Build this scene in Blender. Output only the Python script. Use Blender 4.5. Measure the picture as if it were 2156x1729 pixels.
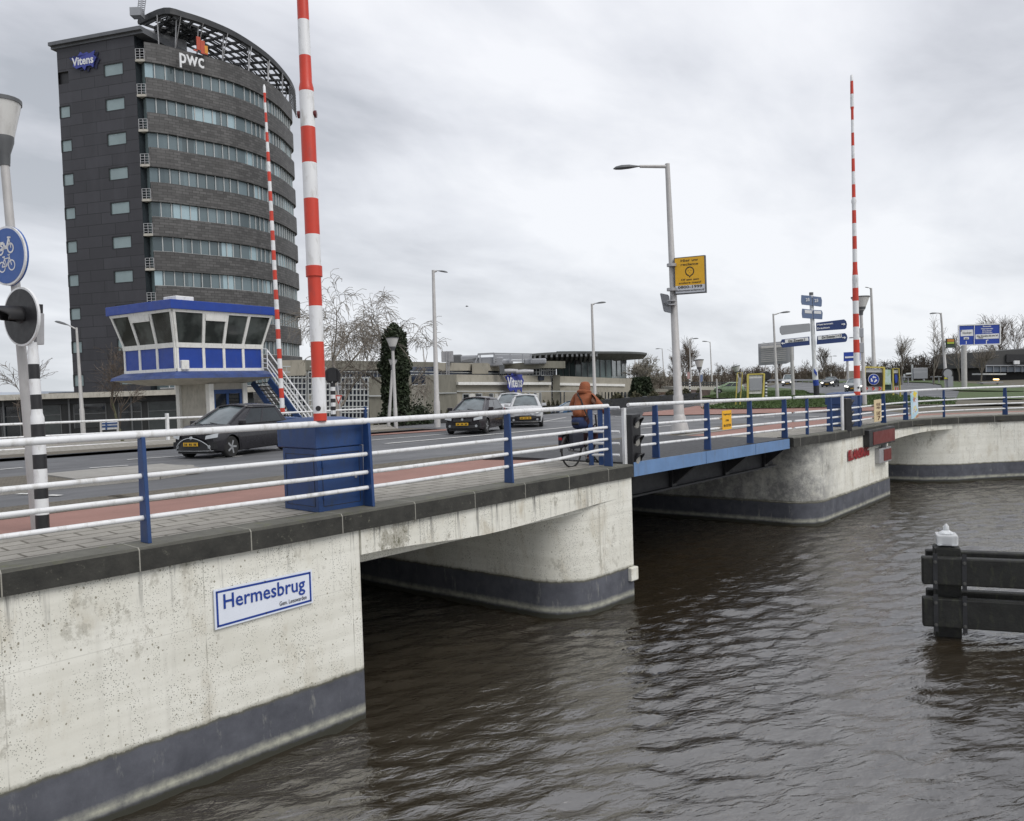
import bpy, bmesh, math, random
import numpy as np
from mathutils import Vector, Matrix
random.seed(7); np.random.seed(7)
scene = bpy.context.scene
for o in list(bpy.data.objects): bpy.data.objects.remove(o)
C = scene.collection
rad = math.radians
# ------------------------------------------------------------------ camera
EYE = 4.64; FPX = 1750.0; PW, PH = 2156.0, 1729.0
PITCH, ROLL, YAW = rad(2.03), rad(1.86), rad(42.5)
FW = np.array([math.cos(YAW)*math.cos(PITCH), math.sin(YAW)*math.cos(PITCH), -math.sin(PITCH)])
_r = np.array([math.sin(YAW), -math.cos(YAW), 0.0]); _u = np.cross(_r, FW)
RT = math.cos(ROLL)*_r - math.sin(ROLL)*_u; UP = math.sin(ROLL)*_r + math.cos(ROLL)*_u
CAMP = np.array([0.0, 0.0, EYE])
cd = bpy.data.cameras.new('camera'); cam = bpy.data.objects.new('camera', cd); C.objects.link(cam)
cd.sensor_width = 36.0; cd.sensor_fit = 'HORIZONTAL'; cd.lens = 36.0*FPX/PW
cd.clip_start = 0.1; cd.clip_end = 8000
M = Matrix(((RT[0], UP[0], -FW[0], 0), (RT[1], UP[1], -FW[1], 0), (RT[2], UP[2], -FW[2], EYE), (0, 0, 0, 1)))
cam.matrix_world = M
scene.camera = cam
# ------------------------------------------------------------------ world, sun, exposure
SUN_AZ, SUN_EL = rad(-88), rad(48)          # direction the light comes from
w = bpy.data.worlds.new("World"); scene.world = w; w.use_nodes = True
nt = w.node_tree; nt.nodes.clear()
def wn(t, **k):
    n = nt.nodes.new(t)
    for a, b in k.items(): setattr(n, a, b)
    return n
wo = wn('ShaderNodeOutputWorld'); bg = wn('ShaderNodeBackground'); bg.inputs['Strength'].default_value = 0.1
nt.links.new(bg.outputs[0], wo.inputs[0])
sky = wn('ShaderNodeTexSky', sky_type='NISHITA'); sky.sun_disc = False
sky.sun_elevation = SUN_EL; sky.sun_rotation = math.pi/2 - SUN_AZ; sky.dust_density = 3.0
tc = wn('ShaderNodeTexCoord'); sep = wn('ShaderNodeSeparateXYZ'); nt.links.new(tc.outputs['Generated'], sep.inputs[0])
def wmath(op, a, b=None, clamp=False):
    n = wn('ShaderNodeMath', operation=op); n.use_clamp = clamp
    for i, v in enumerate((a, b)):
        if v is None: continue
        if isinstance(v, (int, float)): n.inputs[i].default_value = v
        else: nt.links.new(v, n.inputs[i])
    return n.outputs[0]
zz = wmath('ADD', wmath('MAXIMUM', sep.outputs[2], 0.0), 0.24)
cx_ = wmath('DIVIDE', sep.outputs[0], zz); cy_ = wmath('DIVIDE', sep.outputs[1], zz)
comb = wn('ShaderNodeCombineXYZ'); nt.links.new(cx_, comb.inputs[0]); nt.links.new(cy_, comb.inputs[1])
def wnoise(scale, detail, dist, off, rough=0.55):
    mp = wn('ShaderNodeMapping'); mp.inputs['Location'].default_value = off
    mp.inputs['Rotation'].default_value = (0, 0, rad(-40)); mp.inputs['Scale'].default_value = (0.75, 1.25, 1)
    nt.links.new(comb.outputs[0], mp.inputs[0])
    n = wn('ShaderNodeTexNoise'); n.inputs['Scale'].default_value = scale; n.inputs['Detail'].default_value = detail
    n.inputs['Distortion'].default_value = dist; n.inputs['Roughness'].default_value = rough
    nt.links.new(mp.outputs[0], n.inputs['Vector']); return n.outputs[0]
n1 = wnoise(0.62, 7, 0.25, (3.1, 7.3, 0), 0.50); n2 = wnoise(1.9, 7, 0.3, (1.0, 2.0, 4.0), 0.55)
mixn = wmath('ADD', wmath('MULTIPLY', n1, 0.72), wmath('MULTIPLY', n2, 0.28))
ramp = wn('ShaderNodeValToRGB'); nt.links.new(mixn, ramp.inputs[0])
el = ramp.color_ramp.elements
el[0].position = 0.41; el[0].color = (0.33, 0.35, 0.39, 1)
el[1].position = 0.59; el[1].color = (0.72, 0.73, 0.765, 1)
e = ramp.color_ramp.elements.new(0.465); e.color = (0.46, 0.475, 0.52, 1)
e = ramp.color_ramp.elements.new(0.525); e.color = (0.60, 0.615, 0.66, 1)
# paler towards the horizon
hz = wmath('POWER', wmath('SUBTRACT', 1.0, wmath('MAXIMUM', sep.outputs[2], 0.0), True), 5.0)
mh = wn('ShaderNodeMix', data_type='RGBA'); nt.links.new(wmath('MULTIPLY', hz, 0.5), mh.inputs['Factor'])
nt.links.new(ramp.outputs[0], mh.inputs['A']); mh.inputs['B'].default_value = (0.70, 0.735, 0.755, 1)
sc_ = wn('ShaderNodeVectorMath', operation='SCALE'); sc_.inputs['Scale'].default_value = 9.6
nt.links.new(mh.outputs['Result'], sc_.inputs[0])
mk = wn('ShaderNodeMix', data_type='RGBA'); mk.inputs['Factor'].default_value = 0.96
nt.links.new(sky.outputs[0], mk.inputs['A']); nt.links.new(sc_.outputs[0], mk.inputs['B'])
nt.links.new(mk.outputs['Result'], bg.inputs['Color'])
sl = bpy.data.lights.new('sun', 'SUN'); sl.energy = 1.25; sl.angle = rad(35); sl.color = (1.0, 0.965, 0.92)
so = bpy.data.objects.new('sun', sl); C.objects.link(so)
sd = Vector((math.cos(SUN_AZ)*math.cos(SUN_EL), math.sin(SUN_AZ)*math.cos(SUN_EL), math.sin(SUN_EL)))
so.rotation_euler = sd.to_track_quat('Z', 'Y').to_euler(); so.location = (0, -20, 60)
scene.view_settings.view_transform = 'Standard'; scene.view_settings.look = 'None'
scene.view_settings.exposure = 0.46; scene.view_settings.gamma = 1.0
try: scene.cycles.max_bounces = 6; scene.cycles.use_denoising = True
except Exception: pass

# ------------------------------------------------------------------ measuring helpers (camera survey -> world)
CR = {'z0': (0, 0, 1/1.02041), 'z1': (0, 0, 3.08), 'z2': (0, 560, 3.08), 'z3': (600, 560, 3.08), 'z4': (1200, 560, 3.08), 'z5': (1600, 560, 3.593),
      'z6': (1200, 860, 2.695), 'z7': (0, 1100, 2.604), 'z8': (1400, 1100, 2.604), 'c1': (0, 860, 5.086), 'c2': (560, 860, 5.086), 'c3': (360, 840, 7.7),
      'c4': (940, 780, 4.9), 'c5': (220, 620, 4.312), 'e0': (0, 180, 2.881), 'e1': (1360, 760, 5.133), 'e2': (1780, 760, 5.133), 'e3': (560, 620, 5.133),
      'e4': (940, 700, 4.492), 'e5': (1640, 600, 8.292), 'e6': (1300, 330, 4.673), 'e7': (1960, 640, 7.858), 'e8': (0, 620, 5.086)}
def pp(k, x, y):
    a, b, s = CR[k]; return (a+x/s)/1.02041, (b+y/s)/1.02041
def ray(x, y): return FW + RT*((x-PW/2)/FPX) - UP*((y-PH/2)/FPX)
def at(k, x, y, d): return CAMP + ray(*pp(k, x, y))*d
def onz(k, x, y, z):
    r = ray(*pp(k, x, y)); return CAMP + r*((z-EYE)/r[2])
def ony(k, x, y, Y):
    r = ray(*pp(k, x, y)); return CAMP + r*(Y/r[1])
def S(a, b, x):
    t = min(1, max(0, (x-a)/(b-a))); return t*t*(3-2*t)
def ip(x, tab):
    return float(np.interp(x, [t[0] for t in tab], [t[1] for t in tab]))
def G(X, Y):
    z = ip(X, [(-60, 2.74), (5, 2.73), (13, 2.64), (25, 2.5), (36, 2.42), (80, 2.3)])
    return z - 1.15*S(14, 24, Y-0.36*X)*S(34, 43, Y)
def gnd(k, x, y, off=0.0):
    z = 2.4
    for _ in range(40):
        q = onz(k, x, y, z); z = 0.6*z + 0.4*(G(q[0], q[1])+off)
    return np.array([q[0], q[1], z])
def horiz_base(k, x, ybase, d):   # ground point on the ray at depth d
    q = at(k, x, ybase, d); return np.array([q[0], q[1], G(q[0], q[1])])
ZC = [(-60, 2.93), (3, 2.93), (7, 2.92), (10.6, 2.87), (14, 2.83), (22.4, 2.80), (26, 2.73), (30, 2.69), (34, 2.64), (38, 2.61), (60, 2.58)]
ZR = [(-60, 4.18), (2.7, 4.18), (6, 4.15), (10, 4.11), (14, 4.065), (23, 3.90), (26.5, 3.83), (34, 3.76), (60, 3.72)]
YW = [(-60, 9.33), (7, 9.33), (13.5, 9.83), (26, 10.05), (31.3, 10.3)]
zc = lambda X: ip(X, ZC)
zr = lambda X: ip(X, ZR)
yw = lambda X: ip(X, YW)
# ------------------------------------------------------------------ materials
MATS = {}
class NT:
    def __init__(s, name):
        s.m = bpy.data.materials.new(name); s.m.use_nodes = True; s.t = s.m.node_tree
        s.b = s.t.nodes['Principled BSDF']; s.out = s.t.nodes['Material Output']
        s.tc = None
    def n(s, t, **k):
        n = s.t.nodes.new(t)
        for a, b in k.items(): setattr(n, a, b)
        return n
    def l(s, a, b): s.t.links.new(a, b)
    def coord(s):
        if not s.tc: s.tc = s.n('ShaderNodeTexCoord')
        return s.tc.outputs['Object']
    def noise(s, scale, detail=4, rough=0.55, stretch=None, dist=0.0):
        n = s.n('ShaderNodeTexNoise'); n.inputs['Scale'].default_value = scale; n.inputs['Detail'].default_value = detail
        n.inputs['Roughness'].default_value = rough; n.inputs['Distortion'].default_value = dist
        v = s.coord()
        if stretch:
            mp = s.n('ShaderNodeMapping'); mp.inputs['Scale'].default_value = stretch; s.l(v, mp.inputs[0]); v = mp.outputs[0]
        s.l(v, n.inputs['Vector']); return n.outputs[0]
    def math(s, op, a, b=None, clamp=False):
        n = s.n('ShaderNodeMath', operation=op); n.use_clamp = clamp
        for i, v in enumerate((a, b)):
            if v is None: continue
            if isinstance(v, (int, float)): n.inputs[i].default_value = v
            else: s.l(v, n.inputs[i])
        return n.outputs[0]
    def range(s, v, a, b, c=0.0, d=1.0):
        n = s.n('ShaderNodeMapRange'); n.inputs[1].default_value = a; n.inputs[2].default_value = b
        n.inputs[3].default_value = c; n.inputs[4].default_value = d; s.l(v, n.inputs[0]); return n.outputs[0]
    def mix(s, f, a, b, mode='MIX'):
        n = s.n('ShaderNodeMix', data_type='RGBA', blend_type=mode)
        if isinstance(f, (int, float)): n.inputs['Factor'].default_value = f
        else: s.l(f, n.inputs['Factor'])
        for k, v in (('A', a), ('B', b)):
            if isinstance(v, tuple): n.inputs[k].default_value = (*v, 1) if len(v) == 3 else v
            else: s.l(v, n.inputs[k])
        return n.outputs['Result']
    def bump(s, h, strength, dist=0.02):
        n = s.n('ShaderNodeBump'); n.inputs['Strength'].default_value = strength; n.inputs['Distance'].default_value = dist
        s.l(h, n.inputs['Height']); s.l(n.outputs[0], s.b.inputs['Normal'])
    def sep(s):
        n = s.n('ShaderNodeSeparateXYZ'); s.l(s.coord(), n.inputs[0]); return n.outputs
def mat(name, col, rough=0.5, metal=0.0, var=0.12, scale=3.0, dirt=None, dirt_amt=0.3, bump=0.0, bscale=40, coat=0.0, emit=None, estr=0.0, spec=None):
    if name in MATS: return MATS[name]
    a = NT(name); c = tuple(col)
    lo = tuple(max(0, v*(1-var)) for v in c); hi = tuple(min(1, v*(1+var)) for v in c)
    o = a.mix(a.range(a.noise(scale, 5), 0.3, 0.7), lo, hi)
    if dirt:
        d = a.range(a.noise(scale*2.3+1.7, 8, 0.65, stretch=(1, 1, 0.35)), 0.52, 0.72, 0, dirt_amt)
        o = a.mix(d, o, tuple(dirt))
    a.l(o, a.b.inputs['Base Color'])
    rn = a.range(a.noise(scale*3, 4), 0.3, 0.7, max(0.02, rough-0.08), min(1, rough+0.08)); a.l(rn, a.b.inputs['Roughness'])
    a.b.inputs['Metallic'].default_value = metal
    if coat: a.b.inputs['Coat Weight'].default_value = coat; a.b.inputs['Coat Roughness'].default_value = 0.06
    if spec is not None: a.b.inputs['Specular IOR Level'].default_value = spec
    if bump: a.bump(a.noise(bscale, 6, 0.6), bump)
    if emit: a.b.inputs['Emission Color'].default_value = (*emit, 1); a.b.inputs['Emission Strength'].default_value = estr
    MATS[name] = a.m; return a.m
# -- painted concrete of the bridge
def wall_material(name, grime=1.0, lower=True, grey=0.0):
    a = NT(name); x, y, z = a.sep()
    cr = a.mix(a.range(a.noise(1.1, 6, 0.6), 0.3, 0.72), (0.67, 0.66, 0.585), (0.80, 0.795, 0.73))
    # board marks
    bz = a.n('ShaderNodeTexNoise'); bz.inputs['Scale'].default_value = 1.0; bz.inputs['Detail'].default_value = 3
    mp = a.n('ShaderNodeMapping'); mp.inputs['Scale'].default_value = (0.15, 0.15, 9); a.l(a.coord(), mp.inputs[0]); a.l(mp.outputs[0], bz.inputs['Vector'])
    cr = a.mix(a.range(bz.outputs[0], 0.42, 0.6, 0, 0.22), cr, (0.50, 0.49, 0.42))
    xm = a.math('MODULO', a.math('ADD', x, 61.35), 2.13); jl = a.math('MULTIPLY', a.math('LESS_THAN', xm, 0.014), a.range(a.noise(2.5, 4), 0.42, 0.6, 0.1, 0.75))
    cr = a.mix(jl, cr, (0.30, 0.29, 0.25))
    zm = a.math('LESS_THAN', a.math('ABSOLUTE', a.math('SUBTRACT', z, a.math('ADD', 1.86, a.math('MULTIPLY', a.noise(0.8, 2), 0.03)))), 0.006)
    cr = a.mix(a.math('MULTIPLY', zm, 0.25), cr, (0.33, 0.32, 0.28))
    # vertical rain streaks
    st = a.noise(1.0, 6, 0.62, stretch=(7, 7, 0.35))
    patch = a.noise(0.7, 4, 0.6, stretch=(1, 1, 0.5))
    sm = a.math('MULTIPLY', a.range(st, 0.53, 0.68), a.range(patch, 0.50, 0.68, 0, 0.5*grime))
    cr = a.mix(sm, cr, (0.25, 0.235, 0.20))
    top = a.range(z, 1.5, 2.62, 0, 1)
    st2 = a.noise(1.0, 5, 0.7, stretch=(9, 9, 0.5))
    tm = a.math('MULTIPLY', a.math('MULTIPLY', top, top), a.range(st2, 0.555, 0.68, 0, 0.8*grime))
    cr = a.mix(tm, cr, (0.13, 0.13, 0.125))
    # brownish bloom and black pock marks
    cr = a.mix(a.range(a.noise(1.5, 7, 0.7, stretch=(1.6, 1.6, 0.8)), 0.53, 0.72, 0, 0.5*grime), cr, (0.44, 0.39, 0.29))
    v = a.n('ShaderNodeTexVoronoi'); v.inputs['Scale'].default_value = 17.0
    mpv = a.n('ShaderNodeMapping'); mpv.inputs['Scale'].default_value = (1, 1, 0.8); a.l(a.coord(), mpv.inputs[0]); a.l(mpv.outputs[0], v.inputs['Vector'])
    rv = a.n('ShaderNodeSeparateColor'); a.l(v.outputs['Color'], rv.inputs[0])
    siz = a.range(rv.outputs[0], 0.30, 1.0, 0.0, 0.20)
    spot = a.math('LESS_THAN', a.math('ADD', v.outputs['Distance'], a.math('MULTIPLY', a.math('SUBTRACT', a.noise(60, 3, 0.7), 0.5), 0.22)), siz)
    keep = a.math('GREATER_THAN', a.math('ADD', rv.outputs[1], a.math('MULTIPLY', a.noise(0.9, 3), 1.1)), 1.0)
    cr = a.mix(a.math('MULTIPLY', a.math('MULTIPLY', spot, keep), 0.85), cr, (0.20, 0.185, 0.13))
    fl = a.math('ADD', a.noise(1.05, 9, 0.78, stretch=(1.3, 1.3, 0.75)), a.math('MULTIPLY', a.noise(26, 4, 0.7), 0.16))
    cr = a.mix(a.range(fl, 0.66, 0.70, 0, 0.55*grime), cr, (0.36, 0.345, 0.29))
    cr = a.mix(a.range(fl, 0.73, 0.76, 0, 0.7*grime), cr, (0.17, 0.165, 0.12))
    v2 = a.n('ShaderNodeTexVoronoi'); v2.inputs['Scale'].default_value = 44.0; a.l(a.coord(), v2.inputs['Vector'])
    keep2 = a.range(a.noise(1.7, 5, 0.7, stretch=(2.2, 2.2, 0.7)), 0.44, 0.56, 0, 0.95)
    cr = a.mix(a.math('MULTIPLY', a.math('LESS_THAN', v2.outputs['Distance'], 0.26), keep2), cr, (0.17, 0.17, 0.14))
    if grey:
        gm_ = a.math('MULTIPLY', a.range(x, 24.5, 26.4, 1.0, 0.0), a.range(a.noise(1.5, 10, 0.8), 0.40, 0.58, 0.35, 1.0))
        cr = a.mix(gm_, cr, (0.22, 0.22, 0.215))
    if lower:
        wob = a.math('ADD', z, a.math('MULTIPLY', a.math('SUBTRACT', a.noise(5.5, 8, 0.8), 0.5), 0.12))
        sl_ = a.mix(a.range(a.noise(2.5, 6, 0.65), 0.35, 0.7), (0.062, 0.066, 0.080), (0.105, 0.11, 0.13))
        sl_ = a.mix(a.range(a.noise(1.0, 7, 0.75, stretch=(6, 6, 1.6)), 0.57, 0.70, 0, 0.55), sl_, (0.30, 0.30, 0.27))
        cr = a.mix(a.range(wob, 0.715, 0.70), cr, sl_)
        edge = a.math('MULTIPLY', a.range(wob, 0.66, 0.70), a.range(wob, 0.76, 0.71))
        cr = a.mix(a.math('MULTIPLY', edge, 0.7), cr, (0.10, 0.095, 0.06))
        alg = a.math('MULTIPLY', a.range(z, 0.08, 0.15), a.range(wob, 0.25, 0.15))
        cr = a.mix(a.math('MULTIPLY', alg, a.range(a.noise(5, 6, 0.7), 0.3, 0.6, 0.25, 0.95)), cr, (0.42, 0.42, 0.34))
        cr = a.mix(a.range(wob, 0.11, 0.06), cr, (0.035, 0.035, 0.025))
    a.l(cr, a.b.inputs['Base Color']); a.b.inputs['Roughness'].default_value = 0.85
    h = a.math('ADD', a.math('MULTIPLY', a.noise(30, 6, 0.65), 0.5), a.math('MULTIPLY', spot, -0.5))
    a.bump(h, 0.35, 0.012)
    return a.m
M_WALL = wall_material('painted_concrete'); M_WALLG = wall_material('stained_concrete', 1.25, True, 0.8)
M_BEAM = wall_material('beam_concrete', 1.6, False)
def coping_material():
    a = NT('coping_stone'); x, y, z = a.sep()
    c = a.mix(a.range(a.noise(3, 8, 0.7), 0.3, 0.7), (0.016, 0.016, 0.014), (0.050, 0.049, 0.042))
    c = a.mix(a.range(a.noise(14, 8, 0.75), 0.60, 0.70, 0, 0.6), c, (0.22, 0.22, 0.17))
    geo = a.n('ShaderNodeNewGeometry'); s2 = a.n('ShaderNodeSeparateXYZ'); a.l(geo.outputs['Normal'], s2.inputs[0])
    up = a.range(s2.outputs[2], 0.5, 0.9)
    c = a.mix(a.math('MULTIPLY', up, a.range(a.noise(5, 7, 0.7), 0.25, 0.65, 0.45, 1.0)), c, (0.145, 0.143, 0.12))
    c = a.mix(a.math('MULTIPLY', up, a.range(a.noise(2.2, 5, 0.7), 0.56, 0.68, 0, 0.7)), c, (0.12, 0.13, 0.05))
    wv = a.math('MODULO', a.math('ADD', x, 60.0), 1.36)
    jn = a.math('LESS_THAN', wv, 0.014)
    c = a.mix(a.math('MULTIPLY', jn, 0.8), c, (0.34, 0.33, 0.29))
    a.l(c, a.b.inputs['Base Color']); a.b.inputs['Roughness'].default_value = 0.8
    a.bump(a.noise(22, 8, 0.7), 0.6, 0.015); return a.m
M_COPE = coping_material()
def ground_material(name, c1, c2, c3=None, scale=3, fine=60, bump=0.4, rough=0.85, brick=None, dirt=(0.06, 0.055, 0.045), damt=0.35, wet=0.0):
    a = NT(name)
    c = a.mix(a.range(a.noise(scale, 6, 0.65), 0.3, 0.7), c1, c2)
    c = a.mix(a.range(a.noise(fine, 3, 0.7), 0.45, 0.72, 0, 0.35), c, c3 or tuple(v*0.45 for v in c1))
    if brick:
        b = a.n('ShaderNodeTexBrick'); b.inputs['Scale'].default_value = 1.0
        b.inputs['Brick Width'].default_value = brick[0]; b.inputs['Row Height'].default_value = brick[1]; b.inputs['Mortar Size'].default_value = brick[2]
        a.l(a.coord(), b.inputs['Vector']); b.inputs['Color1'].default_value = (0.92, 0.92, 0.92, 1); b.inputs['Color2'].default_value = (1, 1, 1, 1); b.inputs['Mortar'].default_value = (0.35, 0.34, 0.31, 1)
        c = a.mix(1.0, c, b.outputs[0], 'MULTIPLY')
    c = a.mix(a.range(a.noise(1.3, 8, 0.75), 0.55, 0.72, 0, damt), c, dirt)
    a.l(c, a.b.inputs['Base Color']); a.b.inputs['Roughness'].default_value = rough
    if wet:
        tr = a.noise(1.0, 5, 0.6, stretch=(0.05, 1.6, 1)); c = a.mix(a.range(tr, 0.42, 0.62, 0, 0.45), c, (0.065, 0.067, 0.07)); a.l(c, a.b.inputs['Base Color'])
        a.l(a.range(a.noise(0.35, 4, 0.6), 0.4, 0.65, rough, rough-wet), a.b.inputs['Roughness'])
    a.bump(a.noise(fine, 5, 0.7), bump, 0.01); return a.m
M_ASPH = ground_material('asphalt_surface', (0.105, 0.108, 0.115), (0.15, 0.153, 0.16), scale=0.8, fine=70, damt=0.2, rough=0.75, wet=0.25)
M_PAVE = ground_material('grey_pavers', (0.29, 0.275, 0.24), (0.38, 0.36, 0.32), scale=2.0, fine=45, brick=(0.6, 0.3, 0.018), damt=0.45)
M_RED = ground_material('red_asphalt', (0.27, 0.145, 0.118), (0.34, 0.185, 0.152), scale=1.0, fine=80, damt=0.22, dirt=(0.14, 0.11, 0.09))
M_KERB = ground_material('kerb_concrete', (0.26, 0.25, 0.23), (0.36, 0.35, 0.325), scale=3, fine=30)
M_VERGE = ground_material('leafy_verge', (0.10, 0.09, 0.07), (0.17, 0.155, 0.125), c3=(0.20, 0.13, 0.06), scale=6, fine=25, damt=0.5, brick=(0.22, 0.11, 0.01))
M_GRASS = ground_material('grass_turf', (0.045, 0.075, 0.020), (0.085, 0.125, 0.035), c3=(0.03, 0.045, 0.012), scale=1.2, fine=14, bump=0.9, damt=0.45, dirt=(0.10, 0.085, 0.05))
M_SOIL = ground_material('bare_soil', (0.085, 0.075, 0.055), (0.14, 0.125, 0.09), c3=(0.06, 0.07, 0.03), scale=0.6, fine=9, bump=0.8, damt=0.4)
M_LINE = mat('road_paint', (0.62, 0.62, 0.60), 0.7, var=0.1, scale=4, dirt=(0.15, 0.15, 0.15), dirt_amt=0.7)
M_BLUE = mat('blue_paint', (0.019, 0.056, 0.172), 0.42, var=0.10, scale=2.5, dirt=(0.035, 0.05, 0.075), dirt_amt=0.6, bump=0.05)
M_BLUEL = mat('light_blue_paint', (0.125, 0.225, 0.41), 0.5, var=0.10, scale=2, dirt=(0.12, 0.16, 0.22), dirt_amt=0.5)
M_RBLUE = mat('royal_blue_cladding', (0.012, 0.05, 0.30), 0.45, var=0.10, scale=1.5, dirt=(0.04, 0.07, 0.22), dirt_amt=0.4)
M_WHITE = mat('white_paint', (0.74, 0.75, 0.76), 0.38, var=0.04, scale=3, dirt=(0.36, 0.345, 0.31), dirt_amt=0.75)
M_WHITE2 = mat('weathered_white_frame', (0.76, 0.76, 0.73), 0.5, var=0.06, scale=3, dirt=(0.40, 0.38, 0.33), dirt_amt=0.5)
M_REDP = mat('red_paint', (0.56, 0.045, 0.022), 0.42, var=0.08, scale=2, dirt=(0.30, 0.05, 0.04), dirt_amt=0.7)
M_BLACK = mat('black_paint', (0.018, 0.018, 0.020), 0.45, var=0.2, scale=4, dirt=(0.05, 0.05, 0.05), dirt_amt=0.4)
M_STEEL = mat('galvanised_steel', (0.42, 0.42, 0.43), 0.5, 0.55, var=0.12, scale=5, dirt=(0.28, 0.27, 0.25), dirt_amt=0.4)
M_POLE = mat('pale_grey_pole', (0.47, 0.46, 0.45), 0.55, 0.1, var=0.08, scale=3, dirt=(0.30, 0.29, 0.27), dirt_amt=0.4)
M_LHEAD = mat('grey_lamp_housing', (0.11, 0.115, 0.12), 0.5, 0.2)
M_LENS = mat('dull_lens', (0.35, 0.34, 0.31), 0.25)
M_GLASS = mat('dark_glazing', (0.018, 0.022, 0.026), 0.07, var=0.3, scale=0.4, spec=0.8)
M_DARK = mat('dark_steel', (0.022, 0.023, 0.026), 0.6, var=0.2, scale=3, bump=0.1)
M_YEL = mat('yellow_sign_face', (0.80, 0.42, 0.015), 0.5, var=0.04, scale=1)
M_YELF = mat('pale_yellow_frame', (0.55, 0.46, 0.10), 0.5, var=0.08, scale=2)
M_SGREY = mat('sign_back_grey', (0.30, 0.31, 0.33), 0.5, 0.2, var=0.05, scale=1)
M_SIGNB = mat('sign_blue', (0.012, 0.05, 0.33), 0.45, var=0.05, scale=1)
M_SIGNN = mat('sign_navy', (0.012, 0.035, 0.14), 0.45, var=0.05, scale=1)
M_INK = mat('black_lettering', (0.012, 0.012, 0.014), 0.5, var=0.05)
M_TYRE = mat('tyre_rubber', (0.018, 0.018, 0.018), 0.85, var=0.2, scale=10)
M_PLATE = mat('yellow_number_plate', (0.62, 0.36, 0.02), 0.45, var=0.03)
M_CONC = mat('pale_concrete', (0.44, 0.42, 0.37), 0.85, var=0.14, scale=2, dirt=(0.20, 0.19, 0.16), dirt_amt=0.6, bump=0.2)
M_BARK = mat('grey_bark', (0.15, 0.135, 0.11), 0.9, var=0.25, scale=6)
M_BIRCH = mat('pale_birch_bark', (0.34, 0.31, 0.28), 0.9, var=0.25, scale=4, dirt=(0.08, 0.07, 0.06), dirt_amt=0.7)
M_TWIG = mat('brown_twigs', (0.12, 0.095, 0.075), 0.9, var=0.25, scale=2)

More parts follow.
